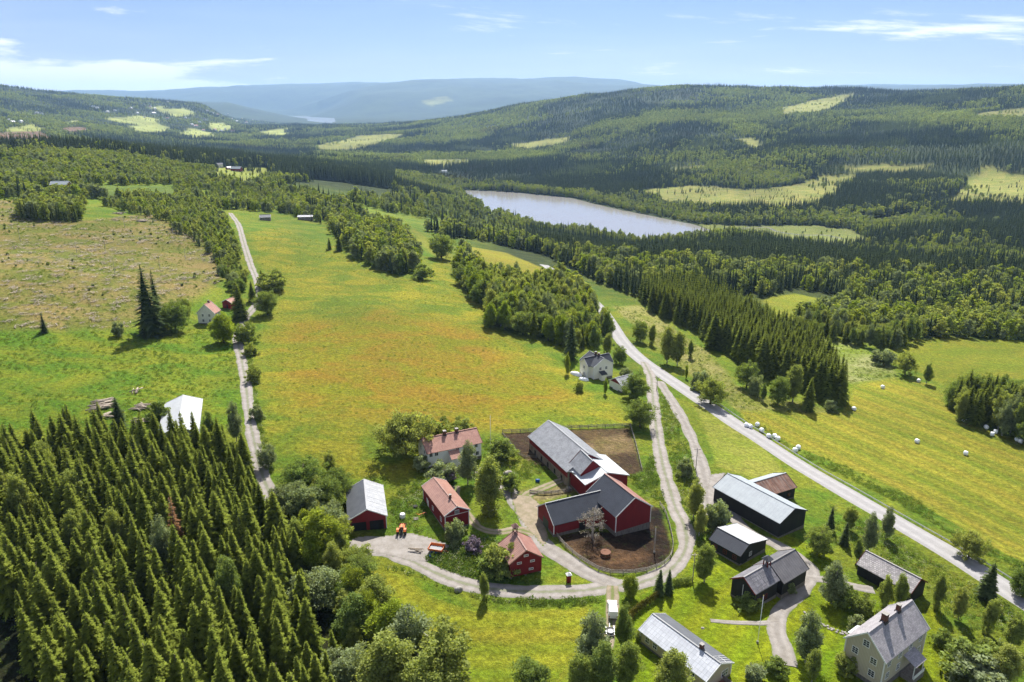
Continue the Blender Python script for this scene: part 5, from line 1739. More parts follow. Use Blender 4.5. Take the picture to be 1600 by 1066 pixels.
# foot x, foot y, top y in the photo, kind, width factor, label
SOLO = [(633, 708, 632, 'round', 1.15, 'big round maple standing left of the white farmhouse'),
        (680, 690, 654, 'bush', 1.2, 'dark shrub behind the left end of the white farmhouse'),
        (718, 676, 655, 'bush', 1.5, 'dark shrub behind the right half of the white farmhouse'),
        (731, 757, 690, 'birch', 1.0, 'tall dark birch in front of the white farmhouse'),
        (764, 803, 714, 'birch', 1.25, 'broad pale birch beside the farmyard track'),
        (690, 752, 722, 'bush', 1.3, 'leafy shrub between the white farmhouse and red storehouse'),
        (701, 752, 733, 'lilac', 1.2, 'flowering lilac behind the red storehouse roof'),
        (658, 735, 712, 'bush', 1.0, 'shrub at the left corner of the white farmhouse'),
        (783, 715, 688, 'bush', 1.3, 'round dark shrub right of the white farmhouse'),
        (796, 765, 742, 'bush', 1.0, 'dark conical shrub right of the farmyard birch'),
        (740, 862, 843, 'lilac', 1.2, 'purple lilac by the track behind the small stabbur'),
        (712, 846, 812, 'bush', .8, 'leafy shrub at the gable of the red storehouse'),
        (785, 890, 852, 'bush', 1.1, 'dark shrub against the left wall of the stabbur'),
        (770, 895, 868, 'bush', 1.4, 'low shrub among weeds left of the stabbur'),
        (757, 937, 893, 'birch', .8, 'slim young birch below the farm road'),
        (1000, 668, 622, 'round', 1.1, 'round tree at the corner of the upper paddock'),
        (994, 624, 583, 'round', 1.15, 'dense round tree beside the small red and white garage'),
        (926, 842, 786, 'bare', 1.0, 'pale leafless tree in front of the barn'),
        (984, 932, 897, 'bright', 1.3, 'small round bright tree at the road fork'),
        (1030, 930, 888, 'spruce_dark', 1.2, 'left one of two small spruces by the road bend'),
        (1044, 928, 888, 'spruce_dark', 1.2, 'right one of two small spruces by the road bend'),
        (1100, 910, 848, 'birch', 1.2, 'birch on the lawn left of the black barn'),
        (1083, 812, 744, 'birch', .9, 'tall birch between the two gravel roads'),
        (1092, 838, 785, 'birch', .8, 'lower birch below the tall one between gravel roads'),
        (1121, 828, 783, 'bush', .8, 'pale leafy shrub at the near corner of the long barn'),
        (1070, 745, 715, 'bush', .7, 'small dark shrub on the verge between gravel roads'),
        (1277, 866, 819, 'round', .9, 'dense round tree on the lawn beyond the black house'),
        (1296, 830, 789, 'spruce_dark', 1.3, 'conical spruce right of the long barn'),
        (1319, 852, 812, 'spruce_dark', 1.3, 'conical spruce beside the pale birch by the main road'),
        (1326, 828, 786, 'birch', 1.1, 'pale birch between the two conical spruces'),
        (1356, 862, 800, 'birch', .9, 'tall birch behind the mottled slate shed'),
        (1384, 842, 790, 'birch', .9, 'birch closest to the main road above the slate shed'),
        (1338, 878, 838, 'birch', .9, 'bushy birch at the far end of the slate shed'),
        (1299, 942, 877, 'birch', 1.3, 'broad birch right of the black house drive'),
        (1318, 948, 915, 'bush', .9, 'dark shrub beside the broad birch on the lawn'),
        (1230, 925, 902, 'bush', .8, 'shrub against the wall of the black house'),
        (1258, 1035, 955, 'birch', 1.15, 'birch between the drive and the tall beige house'),
        (1268, 1066, 1010, 'birch', 1.0, 'lower birch at the bottom edge by the drive'),
        (1380, 955, 895, 'birch', .85, 'left one of two birches in front of the slate shed'),
        (1404, 952, 892, 'birch', .85, 'right one of two birches in front of the slate shed'),
        (1462, 952, 890, 'birch', .8, 'birch behind the beige house near the slate shed'),
        (1497, 968, 910, 'birch', .85, 'birch on the lawn edge right of the beige house'),
        (1541, 938, 874, 'spruce_dark', 1.5, 'lone broad spruce close to the main road'),
        (1541, 990, 930, 'birch', .9, 'pale birch below the lone broad spruce'),
        (1578, 1012, 950, 'birch', 1.1, 'birch at the right edge below the main road'),
        (1566, 1070, 1000, 'birch', 1.3, 'bushy birch at the lower right corner'),
        (1513, 872, 823, 'round', 1.0, 'round dark tree across the main road by the hay field'),
        (1597, 932, 880, 'round', .9, 'tree cut by the right edge across the main road'),
        (1512, 1045, 1005, 'bush', 1.6, 'dark garden shrub right of the beige house porch'),
        (1530, 1068, 1025, 'bush', 1.5, 'bluish green garden shrub at the bottom right'),
        (1545, 1030, 1003, 'bush', 1.3, 'garden shrub with cream blossom right of the beige house'),
        (1470, 1010, 985, 'bush', 1.0, 'shrub at the right wall of the beige house'),
        (1338, 985, 960, 'bush', .9, 'dark shrub behind the beige house annex'),
        (1320, 1050, 1022, 'bush', .9, 'shrub at the left foot of the beige house'),
        (1345, 955, 930, 'bush', 1.2, 'low dark garden shrubs between drive and beige house'),
        (1170, 952, 930, 'bush', 1.3, 'dark shrub under the gable of the black house'),
        (1048, 1100, 1012, 'birch', 1.2, 'birch in front of the bungalow at the bottom edge'),
        (830, 1080, 1030, 'round', 1.2, 'round treetop at the bottom edge of the small field'),
        (925, 1050, 962, 'birch', 1.3, 'grey-green birch left of the white van track'),
        (972, 1020, 942, 'birch', .85, 'slim birch just right of the white van'),
        (942, 1085, 1000, 'birch', 1.2, 'birch below the white van at the bottom edge'),
        (980, 1075, 1000, 'birch', 1.1, 'birch at the bottom edge left of the bungalow'),
        (905, 1090, 1020, 'birch', 1.1, 'birch at the bottom edge of the small field corner'),
        (1000, 1000, 985, 'bush', .9, 'round shrub at the left wall of the bungalow'),
        (1210, 1052, 1030, 'bush', 1.2, 'flowering shrub on the lawn by the flagpole'),
        (1180, 1062, 1040, 'bush', 1.2, 'pale shrub beside the bungalow deck'),
        (475, 778, 714, 'round', 1.1, 'large round tree left of the machine shed, farthest of its clump'),
        (512, 800, 742, 'round', 1.0, 'round tree directly left of the machine shed'),
        (518, 750, 700, 'birch', .9, 'slim birch rising above the clump by the machine shed'),
        (448, 800, 752, 'willow', 1.0, 'grey willow beside the gravel lane near the clump'),
        (478, 815, 750, 'willow', 1.0, 'pale willow in the middle of the machine shed clump'),
        (516, 835, 783, 'willow', 1.1, 'pale willow at the near corner of the machine shed'),
        (505, 880, 790, 'bright', 1.3, 'big bright green tree at the yard entrance'),
        (470, 880, 805, 'birch', 1.0, 'sparse grey-green tree beside the bright yard tree'),
        (420, 730, 692, 'willow', .9, 'grey willow beside the gravel lane at the plantation corner'),
        (540, 1075, 1015, 'willow', 1.3, 'pale silvery willow at the bottom edge by the plantation'),
        (555, 945, 885, 'bright', 1.1, 'bright tree at the top of the lower woodland edge'),
        (590, 975, 895, 'birch', 1.4, 'pale leafy tree near the top of the lower woodland'),
        (560, 1010, 925, 'birch', 1.4, 'grey-green tree in the middle of the lower woodland'),
        (615, 1030, 930, 'bright', 1.2, 'bright tree along the lower field edge'),
        (640, 1066, 950, 'birch', 1.4, 'tall birch along the lower field edge'),
        (690, 1095, 965, 'birch', 1.4, 'tall birch nearest the lower field corner'),
        (610, 1110, 985, 'birch', 1.4, 'leafy birch at the bottom edge of the lower woodland'),
        (665, 1130, 1010, 'birch', 1.3, 'birch at the very bottom right of the lower woodland'),
        (500, 950, 885, 'willow', 1.2, 'grey-green thicket between plantation and lower woodland'),
        # villa and the road
        (892, 562, 490, 'spruce_dark', 1.1, 'tall dark spruce left of the white villa'),
        (928, 552, 505, 'birch', 1.1, 'birch right behind the white villa'),
        (948, 556, 520, 'birch', 1.1, 'bushy tree between the white villa and the road'),
        (968, 570, 540, 'round', .9, 'round shrub-like tree right of the white villa'),
        (886, 585, 552, 'bright', .5, 'narrow yellowish cypress left of the white villa'),
        (946, 616, 590, 'bright', .5, 'narrow cypress in front of the small garage'),
        (905, 612, 597, 'bush', .8, 'small bush in the garden below the villa'),
        (978, 590, 575, 'bush', 1.2, 'leafy shrub between the small garage and the road'),
        (1000, 535, 498, 'round', .8, 'dark tree right of the road at its upper bend'),
        (1018, 540, 505, 'birch', .9, 'birch beside the dark tree at the upper road bend'),
        (1042, 568, 508, 'birch', 1.0, 'tall birch on the strip right of the main road'),
        (1058, 572, 515, 'birch', 1.0, 'tall birch with bare lower trunk right of the main road'),
        (1072, 592, 570, 'bright', .45, 'tiny columnar tree on the roadside strip'),
        (1078, 560, 530, 'birch', .9, 'birch at the right end of the roadside group'),
        (1110, 632, 583, 'round', 1.0, 'round tree close to the main road at the hay field corner'),
        (1095, 610, 580, 'bush', .9, 'small bush left of the tree at the hay field corner'),
        (1166, 606, 562, 'round', .9, 'pale round tree in front of the right plantation'),
        (1178, 618, 585, 'willow', .8, 'grey willow in front of the right plantation'),
        (1192, 628, 597, 'birch', .8, 'low birch in front of the right plantation'),
        (1215, 632, 585, 'round', .8, 'leafy tree below the middle of the right plantation'),
        (1238, 628, 567, 'birch', 1.2, 'broad grey birch below the right plantation'),
        (1262, 642, 588, 'spruce', 1.2, 'pale conical spruce at the hay field end of the plantation'),
        (1297, 642, 625, 'bush', 1.1, 'round bush at the tip of the right plantation'),
        (1114, 545, 485, 'spruce', 1.6, 'big pale spruce at the left flank of the right plantation'),
        (1380, 570, 546, 'bush', 1.4, 'dark bush between the pasture and the hay field'),
        (1414, 586, 543, 'round', .8, 'leafy tree between the pasture and the hay field'),
        (1447, 600, 566, 'birch', 1.1, 'grey birch at the upper hay field corner'),
        # lane
        (236, 525, 412, 'spruce_dark', 1.3, 'tallest dark spruce left of the lane house'),
        (250, 515, 420, 'spruce_dark', 1.0, 'dark spruce right behind the tallest spruce'),
        (243, 525, 490, 'spruce', 1.6, 'small spruce at the foot of the tall dark pair'),
        (275, 518, 470, 'round', 1.1, 'dark round tree left of the lane house'),
        (290, 500, 462, 'round', .75, 'round tree behind the lane house'),
        (350, 536, 485, 'bright', 1.4, 'yellow-green tree in front of the lane house'),
        (376, 500, 443, 'spruce', 1.5, 'dense conical spruce right of the red outhouse'),
        (395, 472, 438, 'spruce', 1.4, 'spruce left of the lane above the red outhouse'),
        (418, 492, 450, 'round', 1.0, 'big grey-green bush tree right of the lane'),
        (425, 455, 428, 'bush', 1.5, 'round bush right of the lane above the bush tree'),
        (410, 448, 420, 'spruce', 1.3, 'small spruce right of the lane among bushes'),
        (434, 452, 420, 'round', .9, 'round tree at the end of the lane bushes'),
        (384, 535, 505, 'bush', 1.0, 'bush right of the lane below its bend'),
        (393, 555, 537, 'bush', 1.1, 'round bush right of the lane at mid meadow'),
        (398, 597, 574, 'bush', .9, 'small bush right of the lane beside the left field'),
        (402, 655, 632, 'bush', .8, 'low bush right of the lane beyond the tin shed'),
        (370, 690, 628, 'birch', .9, 'birch between the tin shed and the lane'),
        (330, 690, 640, 'birch', 1.0, 'birch right of the tin shed at the plantation edge'),
        (250, 655, 628, 'bush', 1.1, 'dark bush left of the tin shed'),
        (188, 672, 618, 'spruce_dark', 1.6, 'dark spruce standing out beside the log piles'),
        (70, 520, 487, 'spruce_dark', 1.3, 'small dark spruce at the lower edge of the cleared slope'),
        (185, 525, 502, 'bush', .8, 'small bush at the lower edge of the cleared slope'),
        # upper meadow
        (596, 420, 398, 'bush', 1.1, 'bright round bush at the edge of the upper meadow'),
        (660, 437, 415, 'bush', 1.2, 'dark bush standing alone in the upper meadow corner'),
        (515, 390, 370, 'spruce', 1.2, 'tiny spruce on the upper meadow'),
        (530, 392, 365, 'spruce', 1.5, 'small spruce right of the tiny one on the upper meadow'),
        (690, 405, 362, 'round', 1.1, 'dense round tree where the upper meadow narrows')]
for px, by, ty, kind, wf, lab in SOLO:
    P = hit(px, by)
    plant(kind, P, max(1.2, top_height(P, px, ty)), lab, None, wf)
SOLO_XY = np.array([hit(s_[0], s_[1])[:2] for s_ in SOLO])

# stands: outline of the feet of the trees, spacing, kinds with weights, height range, label, group
GAP = wpoly([(-300, 890), (0, 905), (38, 1000), (60, 1110), (60, 1400), (-300, 1400)])
FOREST = [
    ([(-160, 735), (210, 700), (330, 712), (385, 735), (415, 800), (455, 880), (500, 950), (530, 1066), (545, 1200), (540, 1330), (-260, 1330)], 4.1,
     [('spruce', .96), ('birch', .025), ('spruce_dead', .004)], (11.5, 16.0), 'green spruce in the lower left plantation', 'plantation spruces at lower left'),
    ([(1000, 470), (1020, 456), (1100, 462), (1180, 510), (1280, 560), (1322, 628), (1300, 636), (1240, 606), (1180, 585), (1130, 550), (1090, 520), (1020, 490)], 3.9,
     [('spruce', .9), ('spruce_dark', .1)], (15.0, 19.0), 'spruce in the plantation right of the road', 'plantation spruces right of the road'),
    ([(555, 405), (585, 418), (625, 432), (655, 426), (655, 395), (625, 365), (590, 350), (545, 350), (510, 352), (530, 380)], 5.0,
     [('birch', .4), ('round', .25), ('spruce_dark', .35)], (9, 16), 'leafy tree in the grove below the upper sheds', 'grove at the upper end of the meadow'),
    ([(715, 440), (745, 472), (762, 490), (762, 515), (800, 522), (850, 532), (880, 548), (915, 545), (948, 535), (955, 515), (935, 482), (905, 455), (870, 445), (830, 458), (790, 445), (745, 430), (722, 400)], 4.8,
     [('birch', .5), ('round', .25), ('bright', .12), ('spruce_dark', .13)], (10, 17), 'leafy tree in the belt left of the road', 'tree belt between meadow and road'),
    ([(1475, 645), (1500, 662), (1590, 692), (1720, 720), (1720, 650), (1580, 625), (1490, 622)], 4.8,
     [('birch', .28), ('round', .1), ('spruce_dark', .62)], (9, 17), 'leafy tree in the wood right of the hay field', 'wood right of the hay field'),
    ([(1232, 505), (1255, 522), (1300, 535), (1335, 545), (1400, 545), (1440, 530), (1480, 528), (1600, 533), (1720, 535), (1720, 505), (1500, 495), (1400, 490), (1320, 488), (1270, 498)], 5.0,
     [('birch', .5), ('round', .25), ('spruce_dark', .25)], (8, 15), 'leafy tree at the edge above the right pasture', 'forest edge above the right pasture'),
    ([(355, 345), (368, 385), (384, 420), (392, 448), (372, 470), (345, 435), (325, 395), (250, 345), (160, 322), (250, 315), (330, 322)], 5.5,
     [('birch', .5), ('round', .25), ('willow', .15), ('spruce_dark', .1)], (5, 10), 'shrubby tree in the thicket left of the lane', 'thicket left of the lane'),
    ([(30, 345), (128, 348), (132, 328), (34, 322)], 3.6, [('spruce', .55), ('bright', .45)], (10, 14), 'slender tree in the stand on the cleared slope', 'small stand on the cleared slope'),
    ([(455, 800), (535, 760), (538, 835), (545, 880), (620, 960), (690, 1070), (720, 1160), (700, 1300), (560, 1300), (550, 1066), (520, 960), (480, 890)], 5.2,
     [('birch', .5), ('bright', .2), ('round', .2), ('willow', .1)], (7, 12), 'leafy tree in the lower woodland strip', 'lower woodland strip')]
SLOPE = [(560, 320), (640, 340), (700, 375), (745, 372), (800, 388), (850, 398), (885, 415), (930, 440), (1000, 466), (1030, 450), (1120, 452), (1190, 466), (1240, 452), (1300, 462), (1320, 485), (1400, 490),
         (1500, 495), (1720, 505), (1720, 345), (1500, 350), (1350, 382), (1250, 386), (1100, 384), (900, 368), (800, 352), (740, 330), (700, 290), (560, 275)]
PLATEAU = [(-80, 300), (60, 302), (130, 296), (280, 315), (350, 328), (430, 325), (500, 352), (545, 348), (560, 320), (560, 270), (420, 262), (300, 255), (-80, 245)]
GENERAL = [(SLOPE, 4.6, [('spruce_dark', .80), ('birch', .12), ('round', .08)], (11, 19)),
           (PLATEAU, 6.0, [('bright', .26), ('birch', .30), ('round', .26), ('spruce_dark', .18)], (7, 14))]
cands = []
for gi, F0 in enumerate(FOREST + [(a, b, c_, d, None, None) for a, b, c_, d in GENERAL]):
    px, sp, kinds, (h0, h1), lab, grp = F0
    x, y = poly_pts(px, sp)
    k = ~blocked(x, y, 2.0)
    k &= ~in_poly(x, y, GAP)
    x, y = x[k], y[k]
    if lab is not None:
        k = (road_clear(x, y) > 1.6)
        x, y = x[k], y[k]
    if lab is None:
        r_, s1, _ = rid_at(x, y)
        k = (r_ == 0) & (s1 > 2) & (np.hypot(x, y) < 705)
        k &= (road_clear(x, y) > 2.0)
        k &= rng.random(len(x)) > (.30 if sp > 5 else .06)
        if sp > 5: k &= fbm(x + 55, y, 60, 3) < .10
        x, y = x[k], y[k]
        # leave the explicit stands alone
        for f in FOREST:
            k = ~in_poly(x, y, wpoly(f[0])); x, y = x[k], y[k]
    if len(x) == 0: continue
    k = np.sqrt((x[:, None] - SOLO_XY[:, 0]) ** 2 + (y[:, None] - SOLO_XY[:, 1]) ** 2).min(1) > 2.2
    x, y = x[k], y[k]
    z = ground(x, y)
    names = [q[0] for q in kinds]; pr = np.array([q[1] for q in kinds]); pr = pr / pr.sum()
    kd = rng.choice(len(names), len(x), p=pr)
    clump = fbm(x, y, 26, 3)
    h = h0 + (h1 - h0) * np.clip(.5 + 1.1 * clump + rng.normal(size=len(x)) * .22, 0, 1)
    if gi == 0:                       # the plantation is a little shorter along its edges
        h = h * rng.uniform(.70, 1.12, len(x))
    for i in range(len(x)):
        n = names[kd[i]]
        cands.append((n, x[i], y[i], z[i], h[i] * (.8 if n in ('round', 'willow') else 1.0), lab, grp))
print('near candidates', len(cands))


def on_screen(c_):
    u, v = project(c_[1], c_[2], c_[3] + c_[4])
    u2, v2 = project(c_[1], c_[2], c_[3])
    return -60 < u < 1660 and v < 1085 and c_[2] > 0


cands = [c_ for c_ in cands if c_[2] > 10]
cands.sort(key=lambda c_: -(c_[4] / math.hypot(c_[1], c_[2])) * (1 if on_screen(c_) else .01))
GRPX = {}
for c_ in cands:
    if c_[6] and on_screen(c_):
        u_, v_ = project(c_[1], c_[2], c_[3] + c_[4] * .5)
        if 0 <= u_ <= 1600 and v_ < 1066:
            GRPX.setdefault(c_[6], []).append((u_, v_, c_[4]))
GRPX = {k: (min(q[0] for q in v), max(q[0] for q in v), min(q[1] for q in v), max(q[1] for q in v), sorted(q[2] for q in v)[len(v) // 2]) for k, v in GRPX.items()}
cnt = {'s': 0, 'd': 0}
rest = []
n_solo = sum(s_[3].startswith('spruce') for s_ in SOLO)
for c_ in cands:
    ty = 's' if c_[0].startswith('spruce') else 'd'
    lim_ = 300 - n_solo if ty == 's' else 300 - (len(SOLO) - n_solo)
    if c_[5] and cnt[ty] < lim_ and on_screen(c_):
        cnt[ty] += 1
        lab = c_[5]
        us = [q for q in GRPX[c_[6]]]
        u_, v_ = project(c_[1], c_[2], c_[3] + c_[4] * .5)
        f_ = (u_ - us[0]) / max(1, us[1] - us[0]); g_ = (v_ - us[2]) / max(1, us[3] - us[2])
        where = ('far ' if g_ < .33 else ('near ' if g_ > .66 else 'middle ')) + ('left' if f_ < .25 else ('centre left' if f_ < .5 else ('centre right' if f_ < .75 else 'right')))
        size_ = 'tall ' if c_[4] > us[4] else 'low '
        adj = {'birch': 'narrow birch', 'round': 'round dark tree', 'bright': 'yellow-green tree', 'willow': 'grey-green willow'}.get(c_[0], 'tree')
        for w_ in ('leafy tree', 'shrubby tree', 'slender tree'):
            lab = lab.replace(w_, adj) if not c_[0].startswith('spruce') else lab
        if c_[0] == 'spruce_dead': lab = 'rust-brown dead spruce in the plantation at lower left'
        elif 'spruce' in lab and not c_[0].startswith('spruce'): lab = 'leafy birch growing among the plantation spruces'
        elif c_[0].startswith('spruce') and 'spruce' not in lab: lab = 'dark spruce' + lab[lab.index(' in ' if ' in ' in lab else (' at ' if ' at ' in lab else ' on ')):]
        lab = size_ + lab + ', ' + where + ' part'
        plant(c_[0], c_[1:4], c_[4], lab, c_[6], tr_rng.uniform(.85, 1.15))
    else:
        rest.append(c_)
print('individual', cnt, 'rest', len(rest))


def near_rest():
    sets = {}
    for n, x, y, z, h, lab, grp in rest:
        d = math.hypot(x, y)
        sp = n.startswith('spruce')
        if d < 420:
            key = {'spruce_dark': 'spruce', 'spruce_dead': 'spruce'}.get(n, n) + '_near'
            H = PROT[key[:-5]][0][2]; k = len(PROT[key[:-5]])
        else:
            key = ('spruce_d' if n == 'spruce_dark' else 'spruce_l') if sp else 'leaf_m'
            H = MID[key][0][1]; k = len(MID[key])
        sets.setdefault('spruce_wood' if sp else 'leafy_wood', []).append((x, y, z - .1, LIBI[(key, rng.integers(0, k))], h / H))
    for nm, lst in sets.items():
        a = np.array(lst)
        wv = a[:, 4] * rng.uniform(.85, 1.2, len(a))
        scatter_obj(nm, a[:, :3], a[:, 3].astype(int), np.stack([0 * wv, 0 * wv, rng.uniform(0, 6.28, len(a))], -1), np.stack([wv, wv, a[:, 4]], -1),
                    'dense spruce wood on the slope between farm and lake' if nm[0] == 's' else 'leafy trees filling the wooded slope and plateau edge', 'forest' if nm[0] == 's' else 'woodland')


near_rest()
far_woods()

# ------------------------------------------------------------------ fences, rails, poles
def offset_line(px, step=2.6):
    w = resample([hit(*p)[:2] for p in px], step)
    return np.column_stack([w, ground(w[:, 0], w[:, 1])])


def fence(px, label, h=1.25, rails=(.45, .8, 1.15), mat=GREYW, step=2.6, name='wooden_fence'):
    L = offset_line(px, step)
    c_ = L[len(L) // 2]
    root = empty(name, tuple(c_)); tag(root, label, 'fence')
    pm = MB().box(-.07, .07, -.07, .07, -.4, h).mesh('post', mat)
    for p in L:
        o = link(bpy.data.objects.new('post', pm), root)
        o.location = tuple(p - c_); o.rotation_euler = (tr_rng.uniform(-.05, .05), tr_rng.uniform(-.05, .05), tr_rng.random())
    for a, b in zip(L[:-1], L[1:]):
        for z in rails:
            q = Vector((0, 0, z + tr_rng.uniform(-.05, .05)))
            MB().bar(Vector(a - c_) + q, Vector(b - c_) + q, .05, .16).build('rail', mat, root)
    return root


PALEW = paint('bleached_planks', s3(206, 198, 186), s3(160, 150, 138), scale=3, dirt=.6)
fence([(868, 836), (880, 852), (905, 874), (930, 889), (945, 896), (975, 898), (1010, 894), (1040, 881), (1051, 862), (1049, 838), (1040, 805), (1031, 790)], 'curved wooden fence round the muddy lower paddock', mat=PALEW)
fence([(785, 677), (830, 675), (880, 671), (935, 669), (985, 667)], 'straight wooden fence along the top of the upper paddock')
fence([(985, 667), (994, 700), (1003, 737)], 'wooden fence down the right side of the upper paddock', mat=PALEW)
fence([(785, 678), (800, 698), (815, 714), (838, 716)], 'low wooden fence at the left side of the upper paddock', 1.0, (.3, .7))
fence([(828, 771), (850, 773), (872, 771), (893, 768)], 'grey picket fence behind the west wing of the barn', 1.1, (.25, .5, .75, 1.0), mat=PALEW, step=1.5)

tg = np.gradient(main_w, axis=0); tg /= np.linalg.norm(tg, axis=1)[:, None]
nn_ = np.stack([-tg[:, 1], tg[:, 0]], -1)
side = 1 if np.dot(nn_[len(nn_) // 3], np.array((1, .3))) > 0 else -1


def guardrail(i0, i1, sd_, label):
    w_ = main_w[i0:i1:3] + nn_[i0:i1:3] * sd_ * 4.5
    P = np.column_stack([w_, ground(w_[:, 0], w_[:, 1])])
    c_ = P[len(P) // 2]
    root = empty('guardrail', tuple(c_)); tag(root, label, 'guardrail')
    prof = [(.02, .40), (.07, .47), (.02, .55), (.07, .63), (.02, .70)]
    V = []; F_ = []
    nrm = nn_[i0:i1:3] * -sd_
    for p, n in zip(P - c_, nrm):
        for o_, z in prof:
            V.append((p[0] + n[0] * o_, p[1] + n[1] * o_, p[2] + z + .1))
    k = len(prof)
    for i in range(len(P) - 1):
        for j in range(k - 1):
            F_.append((i * k + j, (i + 1) * k + j, (i + 1) * k + j + 1, i * k + j + 1))
    o = MB(); o.v = V; o.f = F_
    ob = o.build('rail', paint('pale_rail_steel', (.62, .63, .62), rough=.45), root)
    sm = ob.modifiers.new('thickness', 'SOLIDIFY'); sm.thickness = .02
    pm = MB().box(-.06, .06, -.06, .06, -.4, .78).mesh('post', GALV)
    for p in (P - c_)[::2]:
        q = link(bpy.data.objects.new('post', pm), root); q.location = tuple(p)


lens = np.array([project(p[0], p[1], float(ground(p[0], p[1])))[0] for p in main_w])
i_a = int(np.argmin(np.abs(lens - 1700))); i_b = int(np.argmin(np.abs(lens - 1062)))
guardrail(min(i_a, i_b), max(i_a, i_b), side, 'long steel guardrail along the field side of the main road')


def pole(px, by, ty, label, name='utility_pole', r=.13, mat=M_dead, arms=True, cat='pole'):
    P = hit(px, by); h = top_height(P, px, ty)
    root = empty(name, tuple(P)); tag(root, label, cat)
    MB().tube([(0, 0, -.5), (0, 0, h * .5), (0, 0, h)], [r, r * .85, r * .7], 8).build('shaft', mat, root, True)
    if arms:
        MB().box(-.9, .9, -.06, .06, h - .5, h - .36).build('crossarm', mat, root)
        for x in (-.8, 0, .8):
            MB().lathe([(.03, h - .36), (.07, h - .3), (.05, h - .2)], 8, (x, 0, 0)).build('insulator', DTRIM, root)
    else:
        MB().lathe([(.03, h - .02), (.11, h + .06), (.11, h + .16), (.02, h + .24)], 10).build('knob', paint('gilt_knob', (.5, .4, .15), metal=.6, rough=.3), root)
        MB().box(-.18, .18, -.18, .18, -.3, .5).build('base', CONC, root)
    return root


WP = paint('white_pole', (.85, .85, .84), (.78, .78, .76))
pole(1183.5, 1005, 929, 'tall white flagpole on the lawn by the bungalow', 'flagpole', .075, WP, False, 'flagpole')
pole(766.5, 696, 649, 'white flagpole right of the white farmhouse', 'flagpole', .07, WP, False, 'flagpole')
pole(1082, 909, 864, 'wooden pole on the lawn edge by the road bend')
pole(1026, 611, 588, 'wooden pole where the two gravel roads split')
pole(1022, 864, 824, 'wooden pole standing inside the muddy lower paddock', arms=False)
pole(1087, 735, 700, 'thin wooden pole between the two gravel roads')

# ------------------------------------------------------------------ silage bales
bale_film = paint('white_bale_film', (.86, .87, .88), (.78, .79, .81), rough=.35, spec=.5, scale=3)
bm_ = MB().lathe([(.18, -.66), (.55, -.64), (.72, -.52), (.78, -.3), (.78, .3), (.72, .52), (.55, .64), (.18, .66)], 20, (0, 0, .74), 'y').mesh('silage_bale', bale_film, True)
em_ = MB().lathe([(.06, .60), (.20, .655), (.10, .70), (.03, .70)], 10, (0, 0, .74), 'y').mesh('film_twist', bale_film, True)
ROWN = ['first', 'second', 'third', 'fourth', 'fifth', 'sixth', 'seventh']
BALES = [((1166, 667), 'leftmost white bale in the roadside cluster on the hay field'), ((1172, 669), 'second white bale from the left in the roadside cluster'), ((1183, 666), 'white bale set back behind the roadside cluster'),
         ((1190, 675), 'white bale in the middle of the roadside cluster'), ((1201, 684), 'left one of three white bales in the roadside trio'), ((1210, 684), 'middle one of three white bales in the roadside trio'), ((1215, 688), 'right one of three white bales in the roadside trio'),
         ((1242, 706), 'near white bale of the pair closest to the road'), ((1247, 702), 'far white bale of the pair closest to the road'), ((1379, 607), 'white bale alone on the upper hay field'), ((1435, 597), 'white bale at the far top corner of the hay field'),
         ((1334, 641), 'white bale at the tip of the right plantation'), ((1432.5, 692), 'white bale alone in the middle of the hay field'), ((1508.5, 711), 'white bale alone in the lower right of the hay field'), ((1506, 659), 'white bale at the edge of the right wood'),
         ((1540.6, 670), 'upper left bale of the trio beside the right wood'), ((1555, 677), 'upper right bale of the trio beside the right wood'), ((1550, 681), 'lower bale of the trio beside the right wood'), ((1589, 689), 'left bale of the pair at the right picture edge'), ((1594, 692), 'right bale of the pair at the right picture edge'),
         ((756, 425), 'white bale on the small field above the tree belt')]
for (px, py), lab in BALES:
    p = hit(px, py)
    o = link(bpy.data.objects.new('silage_bale', bm_)); o.location = tuple(p - np.array((0, 0, .05))); o.rotation_euler = (0, 0, tr_rng.uniform(0, 6.28))
    tag(o, lab, 'bale', 'white wrapped silage bales')
    e = link(bpy.data.objects.new('film_twist', em_), o)

# ------------------------------------------------------------------ vehicles
RUB = paint('tyre_rubber', (.02, .02, .02), (.03, .03, .03), rough=.85)
RIM = paint('wheel_rim', s3(190, 190, 190), rough=.4)
CARW = paint('white_car_paint', (.82, .82, .83), (.80, .80, .81), rough=.25, spec=.6)
ORANGE_P = paint('orange_machine_paint', (.62, .16, .03), (.50, .12, .03), rough=.45)
RED_P = paint('dark_car_paint', (.03, .035, .045), rough=.25, spec=.6)
LAMP = paint('lamp_glass', (.7, .7, .66), rough=.15)
TAIL = paint('tail_lamp', (.4, .02, .02), rough=.2)


def wheel(root, x, y, r, wd, rim=RIM, name='wheel'):
    m_ = MB().lathe([(r * .55, -wd / 2), (r * .92, -wd / 2), (r, -wd * .35), (r, wd * .35), (r * .92, wd / 2), (r * .55, wd / 2)], 18, (x, y, r), 'x')
    o = m_.build(name, RUB, root, True)
    MB().lathe([(r * .2, -wd * .42), (r * .58, -wd * .40), (r * .58, wd * .40), (r * .2, wd * .42)], 14, (x, y, r), 'x').build('rim', rim, o, True)


